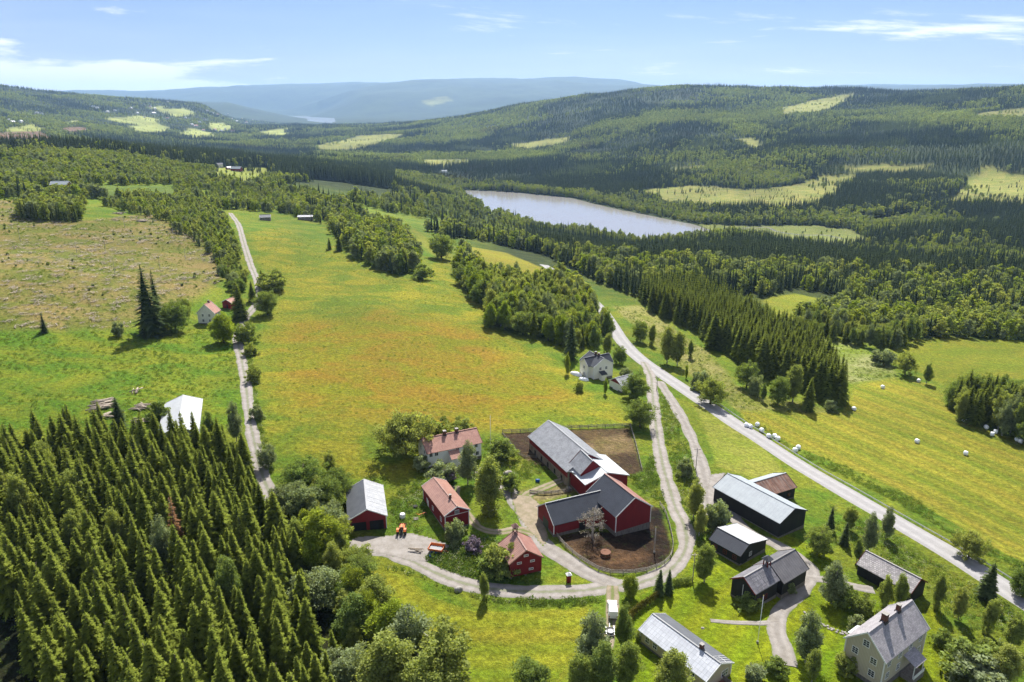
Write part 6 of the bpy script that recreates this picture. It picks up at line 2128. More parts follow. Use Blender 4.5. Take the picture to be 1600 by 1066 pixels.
def car(px, py, rz, label, mat, kind='van', name='van'):
    p = hit(px, py)
    root = empty(name, (p[0], p[1], p[2] + .16), rz); tag(root, label, 'van' if kind == 'van' else 'car')
    # side profile (y forward, z), body bottom to shoulder and greenhouse
    if kind == 'van':
        body = [(-2.55, .35), (2.35, .35), (2.55, .6), (2.5, .95), (1.7, 1.12), (.95, 1.18), (-2.55, 1.18)]
        top = [(-2.5, 1.18), (1.15, 1.18), (.45, 1.92), (-2.45, 1.98)]
        w0, w1 = .95, .82
    else:
        body = [(-2.1, .3), (2.1, .3), (2.2, .55), (2.1, .78), (1.1, .92), (-1.9, .95), (-2.2, .85)]
        top = [(-1.7, .94), (1.0, .92), (.3, 1.42), (-1.1, 1.45)]
        w0, w1 = .86, .68

    def extr(poly, wa, wb, zmax):
        n = len(poly); V = []
        z0 = min(z for _, z in poly)
        for sx in (-1, 1):
            for y, z in poly:
                k = (z - z0) / max(.01, zmax - z0)
                V.append((sx * (wa + (wb - wa) * k), y, z))
        return MB().add(V, [tuple(range(n)), tuple(range(n, 2 * n))[::-1]] + [(i, n + i, n + (i + 1) % n, (i + 1) % n) for i in range(n)])
    b = extr(body, w0, w0, 2).build('body', mat, root)
    bv = b.modifiers.new('round', 'BEVEL'); bv.width = .07; bv.segments = 2
    c_ = extr(top, w0 - .03, w1, max(z for _, z in top)).build('cabin', mat, root)
    bv = c_.modifiers.new('round', 'BEVEL'); bv.width = .05; bv.segments = 2
    yf, zf = top[1]; yr, zr = top[2]
    gl_ = MB()
    nrm = Vector((0, zr - zf, yf - yr)).normalized() * .012
    q = [(-(w0 - .16), yf - .08, zf + .08), (w0 - .16, yf - .08, zf + .08), (w1 - .08, yr + .06, zr - .06), (-(w1 - .08), yr + .06, zr - .06)]
    q2 = [tuple(Vector(v) + nrm) for v in q]
    gl_.add(q2 + q, [(0, 1, 2, 3), (7, 6, 5, 4), (0, 4, 5, 1), (1, 5, 6, 2), (2, 6, 7, 3), (3, 7, 4, 0)])
    gl_.build('windscreen', GLASS, root)
    for sx in (-1, 1):
        zt_ = zr - .14; zb_ = zf + .10
        xb = lambda z: sx * ((w0 - .03) + (w1 - w0 + .03) * (z - zf) / (zr - zf) + .012)
        ya, yb = (-.35, .72) if kind == 'van' else (-1.15, .55)
        V = [(xb(zb_), ya, zb_), (xb(zb_), yb, zb_), (xb(zt_), yb - .35, zt_), (xb(zt_), ya + (.0 if kind == 'van' else .15), zt_)]
        V2 = [(x + sx * .01, y, z) for x, y, z in V]
        MB().add(V + V2, [(0, 1, 2, 3), (7, 6, 5, 4), (0, 4, 5, 1), (1, 5, 6, 2), (2, 6, 7, 3), (3, 7, 4, 0)]).build('side_window', GLASS, root)
        fy = max(y for y, _ in body)
        MB().box(sx * .62 - .15, sx * .62 + .15, fy - .10, fy + .02, .62, .78).build('headlight', LAMP, root)
        MB().box(sx * .74 - .08, sx * .74 + .08, min(y for y, _ in body) - .02, min(y for y, _ in body) + .05, .6, .95).build('tail_light', TAIL, root)
        MB().box(sx * (w0 + .12) - .1, sx * (w0 + .12) + .1, .72, .86, zf + .05, zf + .22).build('mirror', DTRIM, root)
        for y in ((-1.55, 1.6) if kind == 'van' else (-1.35, 1.35)):
            wheel(root, sx * (w0 - .08), y, .34, .22)
    if kind == 'van':
        for k in range(6):
            y = -2.2 + .4 * k
            MB().box(-.7, .7, y - .03, y + .03, 1.93, 1.985 + .02).build('roof_rib', mat, root)
        MB().box(-.78, .78, .50, .60, 1.86, 1.90).build('cab_gap', DTRIM, root)
    return root


car(957, 957, R(-5), 'white van with ribbed roof parked below the farm road junction', CARW)
car(956, 512, R(28), 'small dark car driving on the main road at its upper bend', RED_P, 'car', 'car')

# flat trailer with scrap behind the van
p = hit(953, 990); root = empty('small_trailer', tuple(p), R(-5)); tag(root, 'small dark trailer with pale junk behind the white van', 'trailer')
MB().box(-.8, .8, -1.3, 1.3, .45, .55).build('bed', DTRIM, root)
for sx in (-1, 1):
    MB().box(sx * .8 - .03, sx * .8 + .03, -1.3, 1.3, .55, .95).build('side_panel', GALV, root); wheel(root, sx * .95, 0, .3, .18)
MB().bar((0, 1.3, .5), (0, 2.4, .45), .08).build('drawbar', GALV, root)
MB().lathe([(.2, .55), (.55, .6), (.6, .85), (.25, 1.05)], 9, (.05, -.3, 0)).build('load', CARW, root)

# tractor seen from behind, loader forward
RUST0 = paint('rusty_share', s3(150, 96, 66), s3(110, 70, 50), scale=5)
p = hit(628, 834); T_ = empty('tractor', tuple(p), R(2)); tag(T_, 'orange tractor with front loader standing beside the machine shed', 'tractor')
MB().prism([(-.42, .2), (.42, .2), (.36, 2.0), (-.36, 2.0)], .85, 1.55).build('hood', ORANGE_P, T_)
MB().box(-.35, .35, -1.1, .25, .6, 1.1).build('chassis', DTRIM, T_)
for sx in (-1, 1):
    wheel(T_, sx * .92, -.55, .82, .5, ORANGE_P, 'rear_wheel'); wheel(T_, sx * .78, 1.55, .48, .3, ORANGE_P, 'front_wheel')
    MB().add([(sx * .55, -1.35, 1.35), (sx * 1.2, -1.35, 1.35), (sx * 1.2, -.9, 1.72), (sx * .55, -.9, 1.72), (sx * 1.2, -.15, 1.75), (sx * .55, -.15, 1.75), (sx * 1.2, .25, 1.3), (sx * .55, .25, 1.3)],
             [(0, 1, 2, 3), (3, 2, 4, 5), (5, 4, 6, 7)]).build('fender', ORANGE_P, T_)
    MB().bar((sx * .55, .1, 1.3), (sx * .6, 2.4, 1.2), .12).build('loader_arm', ORANGE_P, T_)
    MB().bar((sx * .48, -.95, 1.3), (sx * .48, -.95, 2.4), .08).build('roll_bar', DTRIM, T_)
MB().box(-.52, .52, -1.0, -.9, 2.36, 2.46).build('roll_bar_top', DTRIM, T_)
MB().box(-.26, .26, -.85, -.35, 1.15, 1.28).box(-.26, .26, -.95, -.85, 1.28, 1.7).build('seat', RUB, T_)
MB().lathe([(.2, 0), (.22, .015), (.2, .03)], 14, (0, -.1, 1.72)).build('steering_wheel', RUB, T_)
MB().tube([(.2, 1.2, 1.55), (.2, 1.2, 2.2)], [.05, .05], 8).build('exhaust', DTRIM, T_)
bk = MB().add([(-.9, 2.4, .75), (.9, 2.4, .75), (.9, 3.1, .6), (-.9, 3.1, .6), (-.9, 2.4, 1.5), (.9, 2.4, 1.5), (.9, 2.9, 1.1), (-.9, 2.9, 1.1)], [(3, 2, 1, 0), (0, 1, 5, 4), (0, 4, 7, 3), (1, 2, 6, 5)]).build('bucket', GALV, T_)
p2 = hit(629, 809)
o = empty('bulk_bag', tuple(p2), R(3)); tag(o, 'white square bulk bag in front of the orange tractor', 'bag')
MB().lathe([(.62, 0), (.74, .2), (.76, .9), (.66, 1.15), (.4, 1.25)], 8).build('sack', CARW, o)
for sx in (-1, 1):
    MB().tube([(sx * .5, -.3, 1.1), (sx * .5, 0, 1.4), (sx * .5, .3, 1.1)], [.04] * 3, 6).build('strap', paint('blue_strap', s3(70, 110, 170)), o)

# tipping trailer
p = hit(682, 862); root = empty('tipping_trailer', tuple(p), R(-14)); tag(root, 'orange tipping trailer with grey bed at the yard edge', 'trailer')
MB().box(-1.7, 1.7, -1.1, 1.1, .75, .85).build('bed', paint('grey_steel_bed', s3(170, 172, 176), rough=.5), root)
for sy in (-1, 1):
    MB().add([(-1.7, sy * 1.1, .85), (1.7, sy * 1.1, .85), (1.75, sy * 1.25, 1.45), (-1.75, sy * 1.25, 1.45), (-1.7, sy * 1.16, .85), (1.7, sy * 1.16, .85), (1.75, sy * 1.31, 1.45), (-1.75, sy * 1.31, 1.45)],
             [(0, 1, 2, 3), (7, 6, 5, 4), (0, 4, 5, 1), (1, 5, 6, 2), (2, 6, 7, 3), (3, 7, 4, 0)]).build('side_board', ORANGE_P, root)
for sx in (-1, 1):
    MB().box(sx * 1.72 - .04, sx * 1.72 + .04, -1.1, 1.1, .85, 1.4).build('end_board', ORANGE_P, root)
for sx in (-.5, .5):
    for sy in (-1, 1):
        wheel(root, 0, 0, .01, .01) if False else None
for sy in (-.85, .85):
    o = MB().lathe([(.25, -.13), (.42, -.13), (.45, 0), (.42, .13), (.25, .13)], 16, (0, sy, .45), 'y').build('wheel', RUB, root, True)
    MB().lathe([(.08, -.1), (.26, -.1), (.26, .1), (.08, .1)], 12, (0, sy, .45), 'y').build('rim', ORANGE_P, o, True)
MB().bar((1.7, 0, .7), (3.0, 0, .5), .12).build('drawbar', ORANGE_P, root)
p = hit(677, 870); root = empty('cart', tuple(p), R(-10)); tag(root, 'small blue open cart below the orange trailer', 'cart')
MB().add([(-.6, -.8, .3), (.6, -.8, .3), (.6, .8, .3), (-.6, .8, .3), (-.75, -.95, .8), (.75, -.95, .8), (.75, .95, .8), (-.75, .95, .8)], [(0, 1, 2, 3), (0, 4, 5, 1), (1, 5, 6, 2), (2, 6, 7, 3), (3, 7, 4, 0)]).build('tub', paint('blue_tub', s3(60, 120, 190)), root)
wheel(root, -.55, 0, .28, .1); wheel(root, .55, 0, .28, .1)
MB().bar((0, .9, .6), (0, 1.7, .9), .06).build('handle', GALV, root)


p = hit(660, 806); root = empty('plough', tuple(p), R(30)); tag(root, 'orange plough lying in the grass between shed and storehouse', 'plough')
MB().bar((-1.1, 0, .6), (1.1, 0, .7), .12).build('beam', ORANGE_P, root)
for x in (-.8, 0, .8):
    MB().add([(x, -.1, .6), (x + .35, -.35, .1), (x + .55, .1, .15), (x + .2, .2, .6)], [(0, 1, 2, 3), (3, 2, 1, 0)]).build('share', RUST0, root)
MB().bar((-1.1, 0, .6), (-1.5, .1, 1.1), .1).build('hitch', ORANGE_P, root)
p = hit(650, 811); root = empty('pallet', tuple(p), R(12)); tag(root, 'grey wooden pallet in the grass beside the orange tractor', 'pallet')
for k in range(6):
    MB().box(-.6, .6, -.6 + k * .21, -.45 + k * .21, .12, .15).build('slat', GREYW, root)
for x in (-.55, 0, .55):
    MB().box(x - .05, x + .05, -.6, .6, 0, .12).build('runner', GREYW, root)
p = hit(649, 792); root = empty('old_tyre', tuple(p)); tag(root, 'black tyre lying in the grass above the tractor', 'tyre')
MB().lathe([(.35, 0), (.6, 0), (.68, .12), (.6, .26), (.35, .26)], 18).build('tread', RUB, root, True)
MB().lathe([(.1, .05), (.36, .05), (.36, .2), (.1, .2)], 14).build('rim', GALV, root, True)

# ------------------------------------------------------------------ logs, planks, stones and yard clutter
M_log = paint('log_bark', s3(226, 210, 188), s3(184, 164, 142), scale=4, dirt=.6)
log_m = [MB().tube([(-2.2, 0, 0), (0, .05 * k, .03), (2.2, 0, 0)], [.17, .15, .13], 8).mesh('log', M_log, True) for k in range(3)]


def log_pile(px, py, n, rz, label, spread=2.0, sc=1.0, name='log_pile'):
    p = hit(px, py); root = empty(name, tuple(p), rz); tag(root, label, 'logs')
    for i in range(n):
        o = link(bpy.data.objects.new('log', log_m[i % 3]), root)
        o.location = (tr_rng.uniform(-1, 1) * .8, tr_rng.uniform(-1, 1) * spread, .15 + .28 * int(tr_rng.random() * 3))
        o.rotation_euler = (0, tr_rng.uniform(-.06, .06), tr_rng.uniform(-.6, .6)); o.scale = (sc * tr_rng.uniform(.7, 1.2), sc, sc)


log_pile(160, 634, 34, R(20), 'largest jumble of pale logs above the plantation', 3.6, 1.4)
log_pile(212, 612, 8, R(80), 'small pile of pale logs on the left field', 1.2, 1.0)
log_pile(222, 638, 20, R(-10), 'middle pile of logs and planks above the plantation', 2.0, 1.2)
log_pile(165, 652, 14, R(30), 'log pile just below the largest jumble', 1.6, 1.2)
log_pile(222, 660, 12, R(10), 'log pile nearest the plantation left of the tin shed', 1.4, 1.1)
log_pile(648, 862, 3, R(-20), 'grey log lying at the edge of the gravel yard', .5, .9)
log_pile(222, 346, 20, R(30), 'long slash row of felled wood on the cleared slope', 3.0, 1.4)
log_pile(185, 334, 18, R(-5), 'heap of reddish felled wood at the top of the cleared slope', 2.4, 1.4)
log_pile(880, 748, 9, R(40), 'heap of pale planks against the middle barn wing', 1.0, .9, 'plank_heap')

p = hit(946, 868); root = empty('hay_feeder', tuple(p)); tag(root, 'rusty round hay feeder ring in the muddy paddock', 'feeder')
RUST = paint('rusty_steel', s3(150, 96, 66), s3(110, 70, 50), scale=5)
MB().lathe([(1.15, 0), (1.2, 0), (1.2, .3), (1.15, .3)], 24).build('lower_ring', RUST, root)
for k in range(12):
    a = k * math.pi / 6
    MB().bar((1.17 * math.cos(a), 1.17 * math.sin(a), .3), (1.17 * math.cos(a), 1.17 * math.sin(a), .95), .05).build('bar', RUST, root)
MB().lathe([(1.14, .92), (1.2, .92), (1.2, 1.0), (1.14, 1.0)], 24).build('upper_ring', RUST, root)
MB().lathe([(1.0, .0), (.9, .35), (.4, .55)], 12).build('hay', paint('old_hay', s3(170, 130, 84), s3(130, 98, 64), scale=6), root)
p = hit(888.5, 909); root = empty('post_box', tuple(p), R(15)); tag(root, 'narrow red post with white peaked top at the road fork', 'post')
MB().box(-.42, .42, -.42, .42, -.3, 1.9).build('box', RED, root)
MB().add([(-.62, -.62, 1.9), (.62, -.62, 1.9), (.62, .62, 1.9), (-.62, .62, 1.9), (0, 0, 2.55)], [(3, 2, 1, 0), (0, 1, 4), (1, 2, 4), (2, 3, 4), (3, 0, 4)]).build('roof', TRIM, root)
MB().box(-.25, .25, -.46, -.42, .1, 1.6).build('door', RED, root)
p = hit(840, 753); root = empty('barrel', tuple(p)); tag(root, 'blue plastic barrel lying near the barn planks', 'barrel')
MB().lathe([(.35, -.6), (.42, -.45), (.44, 0), (.42, .45), (.35, .6)], 16, (0, 0, .42), 'x').build('drum', paint('blue_plastic', s3(30, 110, 200), rough=.4), root, True)
for x in (-.3, .3):
    MB().lathe([(.445, x - .04), (.455, x), (.445, x + .04)], 16, (0, 0, .42), 'x').build('hoop', paint('blue_plastic', s3(30, 110, 200)), root)
p = hit(770, 800); root = empty('garden_table', tuple(p), R(20)); tag(root, 'weathered pale garden table under the farmyard birch', 'table')
MB().box(-.9, .9, -.45, .45, .68, .75).build('top', PALEW, root)
for sy in (-1, 1):
    MB().box(-.9, .9, sy * .8 - .15, sy * .8 + .15, .40, .45).build('bench', PALEW, root)
for sx in (-.7, .7):
    MB().bar((sx, -.75, 0), (sx, .2, .7), .08).build('leg', PALEW, root); MB().bar((sx + .09, .75, 0), (sx + .09, -.2, .7), .08).build('leg', PALEW, root)


def mound(px, py, L, W_, H, rz, label, mat, name, cat):
    p = hit(px, py); V = []; F_ = []
    n, k = 10, 8
    rd = random.Random(px)
    for i in range(n + 1):
        s_ = i / n; x = (s_ - .5) * L; e = math.sqrt(max(0.02, 1 - (2 * s_ - 1) ** 2))
        for j in range(k + 1):
            a = math.pi * j / k
            V.append((x, math.cos(a) * W_ / 2 * e, math.sin(a) * H * (e ** .6) * rd.uniform(.85, 1.1) - .05))
    for i in range(n):
        for j in range(k):
            q = i * (k + 1) + j
            F_.append((q, q + 1, q + k + 2, q + k + 1))
    m_ = MB(); m_.v = V; m_.f = F_
    o = m_.build(name, mat, None, True); o.location = tuple(p); o.rotation_euler = (0, 0, rz)
    tag(o, label, cat)


mound(900, 586, 5.5, 2.2, 1.5, R(-35), 'upper white tarpaulin-covered heap left of the villa', CARW, 'covered_heap', 'tarpaulin')
mound(912, 594, 4.0, 2.2, 1.3, R(-20), 'lower white tarpaulin-covered heap left of the villa', CARW, 'covered_heap', 'tarpaulin')
mound(716.5, 923, 1.9, 1.5, 1.1, 0.3, 'big pale boulder on the weedy verge below the road', CONC, 'boulder', 'boulder')
mound(793, 740, 3.0, 1.6, .9, 0.5, 'pale heap of garden rubble right of the birch', PALEW, 'rubble_heap', 'rubble')
mound(1098, 982, .1, .1, .1, 0, 'small stone on the lawn above the bungalow', CONC, 'stone', 'stone')
o = [q for q in COL.objects if q.name.startswith('stone') and q.type == 'MESH'][-1]; o.scale = (8, 8, 6)

# stone edging across the lawn
st_px = [(1258, 960), (1275, 970), (1292, 980), (1310, 988), (1322, 990)]
L = offset_line(st_px, .62); c_ = L[len(L) // 2]
root = empty('stone_edging', tuple(c_)); tag(root, 'row of pale stones crossing the lawn by the beige house', 'stones')
stm = []
for k in range(4):
    bmx = bmesh.new(); bmesh.ops.create_icosphere(bmx, subdivisions=1, radius=.34)
    for v in bmx.verts: v.co *= tr_rng.uniform(.7, 1.15); v.co.z *= .7
    me = bpy.data.meshes.new('stone'); bmx.to_mesh(me); bmx.free(); me.materials.append(CONC); stm.append(me)
for i, p in enumerate(L):
    for s_ in (-.35, .35):
        o = link(bpy.data.objects.new('stone', stm[tr_rng.randrange(4)]), root)
        o.location = tuple(p - c_ + np.array((tr_rng.uniform(-.2, .2), s_ + tr_rng.uniform(-.2, .2), .08))); o.rotation_euler = (0, 0, tr_rng.random() * 6)

# hedge
def hedge(px, h, wd, label, mat):
    L = offset_line(px, .5); c_ = L[len(L) // 2]
    V = []; F_ = []; T = []
    rd = np.random.default_rng(4)
    n = len(L) * 150
    i = rd.integers(0, len(L), n)
    ang = rd.uniform(0, math.pi, n)
    rr = rd.random(n) ** .35
    p = L[i] - c_ + np.stack([rd.normal(size=n) * .2 + np.cos(ang) * rr * wd / 2 * .75, np.cos(ang) * rr * wd / 2 * .75, np.sin(ang) ** .6 * rr * h], -1)
    _quads(V, F_, T, p, rd.uniform(.14, .3, n), rd, .5)
    root = empty('hedge', tuple(c_)); tag(root, label, 'hedge')
    me = np_mesh('foliage', np.concatenate(V), np.concatenate(F_), mat, False); set_attr(me, 'tone', np.concatenate(T).astype(np.float32), 'FLOAT')
    link(bpy.data.objects.new('foliage', me), root)
    m_ = MB()
    for q in (L - c_)[::2]:
        m_.tube([tuple(q + np.array((0, 0, -.2))), tuple(q + np.array((.1, 0, h * .7)))], [.05, .02], 5)
    m_.build('stems', M_bark, root)


hedge([(1024, 938), (1010, 947), (995, 958), (984, 970), (977, 985)], 2.2, 2.6, 'curved clipped hedge with brownish top above the bungalow', M_hedge)
hedge([(1048, 915), (1062, 913), (1078, 911)], 1.6, 2.0, 'short low hedge along the lawn at the road bend', M_leafd)

# ------------------------------------------------------------------ cyclist
p = main_w[int(np.argmin(np.abs(lens - 1495)))]
nrm_ = nn_[int(np.argmin(np.abs(lens - 1495)))] * side
p = p + nrm_ * 2.6
dirv = tg[int(np.argmin(np.abs(lens - 1495)))]
rz = math.atan2(dirv[1], dirv[0]) - math.pi / 2
P = (p[0], p[1], float(ground(*p)) + .12)
B_ = empty('bicycle', P, rz); tag(B_, 'dark bicycle ridden along the edge of the main road', 'bicycle')
for y in (-.52, .52):
    o = MB()
    for k in range(20):
        a0, a1 = 2 * math.pi * k / 20, 2 * math.pi * (k + 1) / 20
        o.bar((0, y + .33 * math.cos(a0), .34 + .33 * math.sin(a0)), (0, y + .33 * math.cos(a1), .34 + .33 * math.sin(a1)), .04)
    w_ = o.build('wheel', RUB, B_)
    sp = MB()
    for k in range(6):
        a0 = math.pi * k / 6
        sp.bar((0, y - .32 * math.cos(a0), .34 - .32 * math.sin(a0)), (0, y + .32 * math.cos(a0), .34 + .32 * math.sin(a0)), .008)
    sp.build('spokes', GALV, w_)
fr_ = MB(); nodes = {'r': (0, -.52, .34), 'bb': (0, -.05, .30), 's': (0, -.18, .85), 'h': (0, .38, .88), 'f': (0, .52, .34)}
for a, b in (('r', 'bb'), ('r', 's'), ('bb', 's'), ('bb', 'h'), ('s', 'h'), ('h', 'f')):
    fr_.bar(nodes[a], nodes[b], .035)
fr_.build('frame', DTRIM, B_)
MB().bar((-.28, .36, 1.0), (.28, .36, 1.0), .03).bar((0, .38, .88), (0, .36, 1.0), .03).build('handlebar', DTRIM, B_)
MB().box(-.08, .08, -.34, -.08, .92, .98).build('saddle', RUB, B_)


def skin_person(loc, rz, verts, edges, radii, label):
    me = bpy.data.meshes.new('person')
    me.from_pydata(verts, edges, [])
    o = link(bpy.data.objects.new('person', me))
    o.location = loc; o.rotation_euler = (0, 0, rz)
    md = o.modifiers.new('skin', 'SKIN'); md.use_smooth_shade = True
    me.skin_vertices.new() if not me.skin_vertices else None
    for i, r_ in enumerate(radii):
        me.skin_vertices[0].data[i].radius = (r_, r_)
    me.skin_vertices[0].data[0].use_root = True
    s_ = o.modifiers.new('sub', 'SUBSURF'); s_.levels = 1; s_.render_levels = 2
    me.materials.append(paint('dark_red_jacket', s3(120, 26, 26)))
    tag(o, label, 'person')
    return o


pv = [(0, -.2, 1.02), (0, -.08, 1.25), (0, .06, 1.46), (0, .10, 1.56), (0, .14, 1.66), (0, .15, 1.76),
      (-.19, .05, 1.42), (-.25, .2, 1.2), (-.26, .36, 1.04), (.19, .05, 1.42), (.25, .2, 1.2), (.26, .36, 1.04),
      (-.11, -.15, .98), (-.13, .18, .72), (-.11, .0, .34), (-.11, .12, .26), (.11, -.15, .98), (.13, .12, .60), (.11, -.08, .20), (.11, .04, .14)]
pe_ = [(0, 1), (1, 2), (2, 3), (3, 4), (4, 5), (2, 6), (6, 7), (7, 8), (2, 9), (9, 10), (10, 11), (0, 12), (12, 13), (13, 14), (14, 15), (0, 16), (16, 17), (17, 18), (18, 19)]
pr_ = [.15, .15, .16, .06, .095, .085, .075, .055, .042, .075, .055, .042, .10, .08, .055, .045, .10, .08, .055, .045]
per = skin_person(P, rz, pv, pe_, pr_, 'person in dark red riding a bicycle on the main road')
MB().lathe([(.115, 1.70), (.13, 1.75), (.11, 1.84), (.05, 1.88)], 12, (0, .14, 0)).build('helmet', DTRIM, per, True)
MB().lathe([(.05, 1.60), (.088, 1.64), (.09, 1.70), (.06, 1.73)], 10, (0, .165, 0)).build('face', paint('skin', s3(225, 180, 150)), per, True)

# ------------------------------------------------------------------ weeds, tussocks, slash: nobody could count these
def weed_mesh(seed, mat, n=46, H=.7, Rr=.6, size=.20):
    rd = np.random.default_rng(seed); V = []; F_ = []; T = []
    a = rd.uniform(0, 6.28, n); r_ = rd.random(n) ** .5 * Rr
    p_ = np.stack([np.cos(a) * r_, np.sin(a) * r_, H * rd.random(n) * (1 - .6 * (r_ / Rr) ** 2)], -1)
    _quads(V, F_, T, p_, rd.uniform(.6, 1.3, n) * size, rd, .5)
    me = np_mesh('weed', np.concatenate(V), np.concatenate(F_), mat, False); set_attr(me, 'tone', np.concatenate(T).astype(np.float32), 'FLOAT')
    return me


M_weed = leaf_mat('weed_leaves', (0.105, 0.175, 0.036), (0.165, 0.215, 0.045), None, 0.35, .8)
M_straw = leaf_mat('dry_grass', (0.26, 0.25, 0.07), (0.20, 0.24, 0.06), None, 0.35, .8)
M_flower = leaf_mat('pale_umbels', (0.42, 0.42, 0.32), (0.30, 0.33, 0.16), None, 0.3, .6)
M_slash = leaf_mat('grey_slash', (0.24, 0.20, 0.17), (0.32, 0.27, 0.22), None, 0.0, .8)


def slash_mesh(seed):
    rd = random.Random(seed); V = []; F_ = []; T = []
    for i in range(26):
        a = rd.uniform(0, 6.28); x, y = rd.uniform(-1.6, 1.6), rd.uniform(-1.2, 1.2); L_ = rd.uniform(.5, 1.8); w_ = rd.uniform(.03, .08)
        z0, z1 = rd.uniform(.02, .4), rd.uniform(.02, .5)
        k = len(V); dx, dy = math.cos(a) * L_ / 2, math.sin(a) * L_ / 2; nx, ny = -math.sin(a) * w_, math.cos(a) * w_
        V += [(x - dx + nx, y - dy + ny, z0), (x - dx - nx, y - dy - ny, z0), (x + dx - nx, y + dy - ny, z1), (x + dx + nx, y + dy + ny, z1)]
        F_.append((k, k + 1, k + 2, k + 3)); T += [rd.random()] * 4
    me = np_mesh('slash', np.array(V), np.array(F_), M_slash, False); set_attr(me, 'tone', np.array(T, np.float32), 'FLOAT')
    return me


lib_add('weed', [weed_mesh(1, M_weed), weed_mesh(2, M_weed), weed_mesh(3, M_flower, 30, .9, .5, .13), weed_mesh(4, M_straw, 40, .5, .6, .16)])
lib_add('slash', [slash_mesh(i) for i in range(4)])
VERGE = [(600, 888), (650, 900), (700, 922), (760, 940), (850, 948), (930, 950), (938, 935), (900, 934), (820, 936), (750, 930), (690, 913), (640, 888)]
GARDEN = [(640, 700), (660, 745), (640, 760), (610, 770), (610, 815), (660, 835), (670, 770), (720, 745), (780, 760), (830, 745), (860, 735), (840, 722), (812, 715), (790, 690), (760, 685), (745, 720), (700, 745), (670, 738)]
BETW = [(1028, 615), (1040, 612), (1075, 690), (1092, 740), (1098, 800), (1100, 850), (1078, 870), (1062, 800), (1045, 720), (1034, 660)]
BARNN = [(985, 745), (1006, 742), (1020, 700), (1030, 740), (1048, 795), (1038, 790), (1010, 780)]
RIGHTV = [(1265, 800), (1300, 790), (1380, 830), (1480, 890), (1560, 935), (1600, 975), (1600, 1066), (1500, 985), (1440, 905), (1340, 860), (1300, 850)]
FIELDV = [(1160, 650), (1250, 712), (1400, 785), (1560, 880), (1640, 930), (1640, 900), (1560, 862), (1400, 762), (1250, 698), (1170, 655)]
LANE = [(388, 500), (398, 520), (392, 560), (398, 600), (408, 660), (425, 720), (412, 725), (398, 660), (388, 600), (380, 560), (378, 525)]
WEEDP = [(WEEDS, .75, (0, 0, 1, 0, 2), (.7, 1.5)), (VERGE, .8, (0, 1, 0, 1, 2), (.8, 1.6)), (GARDEN, 1.1, (0, 1, 2, 3, 0), (.6, 1.4)), (BETW, 1.0, (0, 1, 2, 3, 0), (.6, 1.3)), (BARNN, .9, (0, 1, 0, 1, 2), (.6, 1.4)),
         (RIGHTV, 1.2, (0, 1, 2, 3, 0), (.6, 1.4)), (FIELDV, 1.0, (0, 1, 3, 0, 1), (.6, 1.2)), (LANE, 1.0, (0, 1, 0, 2, 1), (.6, 1.5)),
         (MEADOW, 3.4, (3, 3, 0, 2, 3), (.35, .9)), (LFIELD, 2.4, (0, 1, 0, 1, 3), (.45, 1.3)), (CLEARCUT, 3.6, (0, 3, 1, 3, 0), (.5, 1.5)), (STRIP, 2.2, (2, 3, 0, 2, 1), (.6, 1.3)), (PAST3, 2.2, (2, 3, 2, 0, 1), (.6, 1.3)),
         (PLANT_FLOOR, 3.0, (0, 1, 3, 0, 1), (.6, 1.3))]
WX_, WI_, WS_ = [], [], []
for px, sp, ks, (a0, a1) in WEEDP:
    x, y = poly_pts(px, sp)
    cl_n = fbm(x, y, 12, 3)
    k = (cl_n + rng.normal(size=len(x)) * .10 > -.10) & ~blocked(x, y, .3) & (road_clear(x, y) > .25)
    x, y, cl_n = x[k], y[k], cl_n[k]
    WX_.append(np.column_stack([x, y, ground(x, y) - .03])); WI_.append(LIBI[('weed', 0)] + np.array(ks)[rng.integers(0, len(ks), len(x))]); WS_.append(rng.uniform(a0, a1, len(x)) * (1 + cl_n))
x, y = poly_pts(CLEARCUT, 9.0)
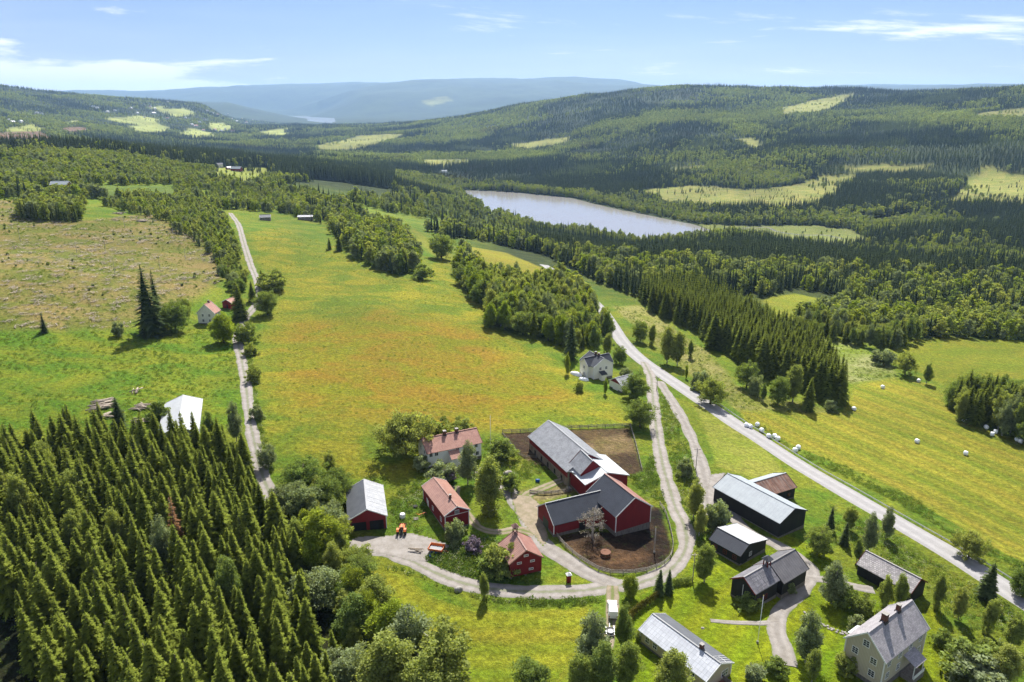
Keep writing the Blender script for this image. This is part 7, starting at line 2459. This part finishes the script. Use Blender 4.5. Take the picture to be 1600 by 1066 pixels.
k = fbm(x + 70, y, 40, 3) > .11; x, y = x[k], y[k]
WX_.append(np.column_stack([x, y, ground(x, y) - .05])); WI_.append(LIBI[('bush_near', 0)] + rng.integers(0, 3, len(x))); WS_.append(rng.uniform(.22, .55, len(x)))
P_ = np.concatenate(WX_); I_ = np.concatenate(WI_); S_ = np.concatenate(WS_)
print('weeds', len(P_))
scatter_obj('wild_plants', P_, I_, np.column_stack([0 * S_, 0 * S_, rng.uniform(0, 6.28, len(S_))]), np.column_stack([S_, S_, S_]), 'weeds, tussocks and wild flowers on verges, garden and meadow', 'weeds')
x, y = poly_pts(CLEARCUT, 6.0)
k = fbm(x, y, 30, 3) > -.02
x, y = x[k], y[k]; s_ = rng.uniform(.7, 1.9, len(x))
scatter_obj('logging_slash', np.column_stack([x, y, ground(x, y)]), LIBI[('slash', 0)] + rng.integers(0, 4, len(x)), np.column_stack([0 * x, 0 * x, rng.uniform(0, 6.28, len(x))]), np.column_stack([s_, s_, s_]), 'grey logging slash strewn over the cleared slope', 'slash')
for k, (px, by, ty) in enumerate([(32, 378, 352), (195, 355, 335), (180, 430, 400), (250, 420, 398), (165, 392, 372), (270, 365, 345), (120, 395, 378), (290, 405, 385)]):
    P = hit(px, by); h = max(2.5, top_height(P, px, ty))
    m_ = MB().tube([(0, 0, -.3), (.05, 0, h * .5), (.12, .05, h)], [.14, .10, .04], 6)
    for q in range(5):
        z = h * (.35 + .12 * q); a = q * 2.1
        m_.tube([(0.05, 0, z), (math.cos(a) * .7, math.sin(a) * .7, z + .1)], [.03, .01], 4)
    o = m_.build('dead_snag', M_dead); o.location = tuple(P)
    tag(o, ['lone leaning dead snag at the far left of the cleared slope', 'dead snag near the felled wood heap on the cleared slope', 'dead snag at the lower middle of the cleared slope', 'dead snag above the tall dark spruces', 'short dead snag in the middle of the cleared slope',
            'dead snag near the thicket at the top of the cleared slope', 'short dead snag in the left part of the cleared slope', 'dead snag by the thicket right of the cleared slope'][k], 'snag', 'dead snags on the cleared slope')
print('objects', len(bpy.data.objects))
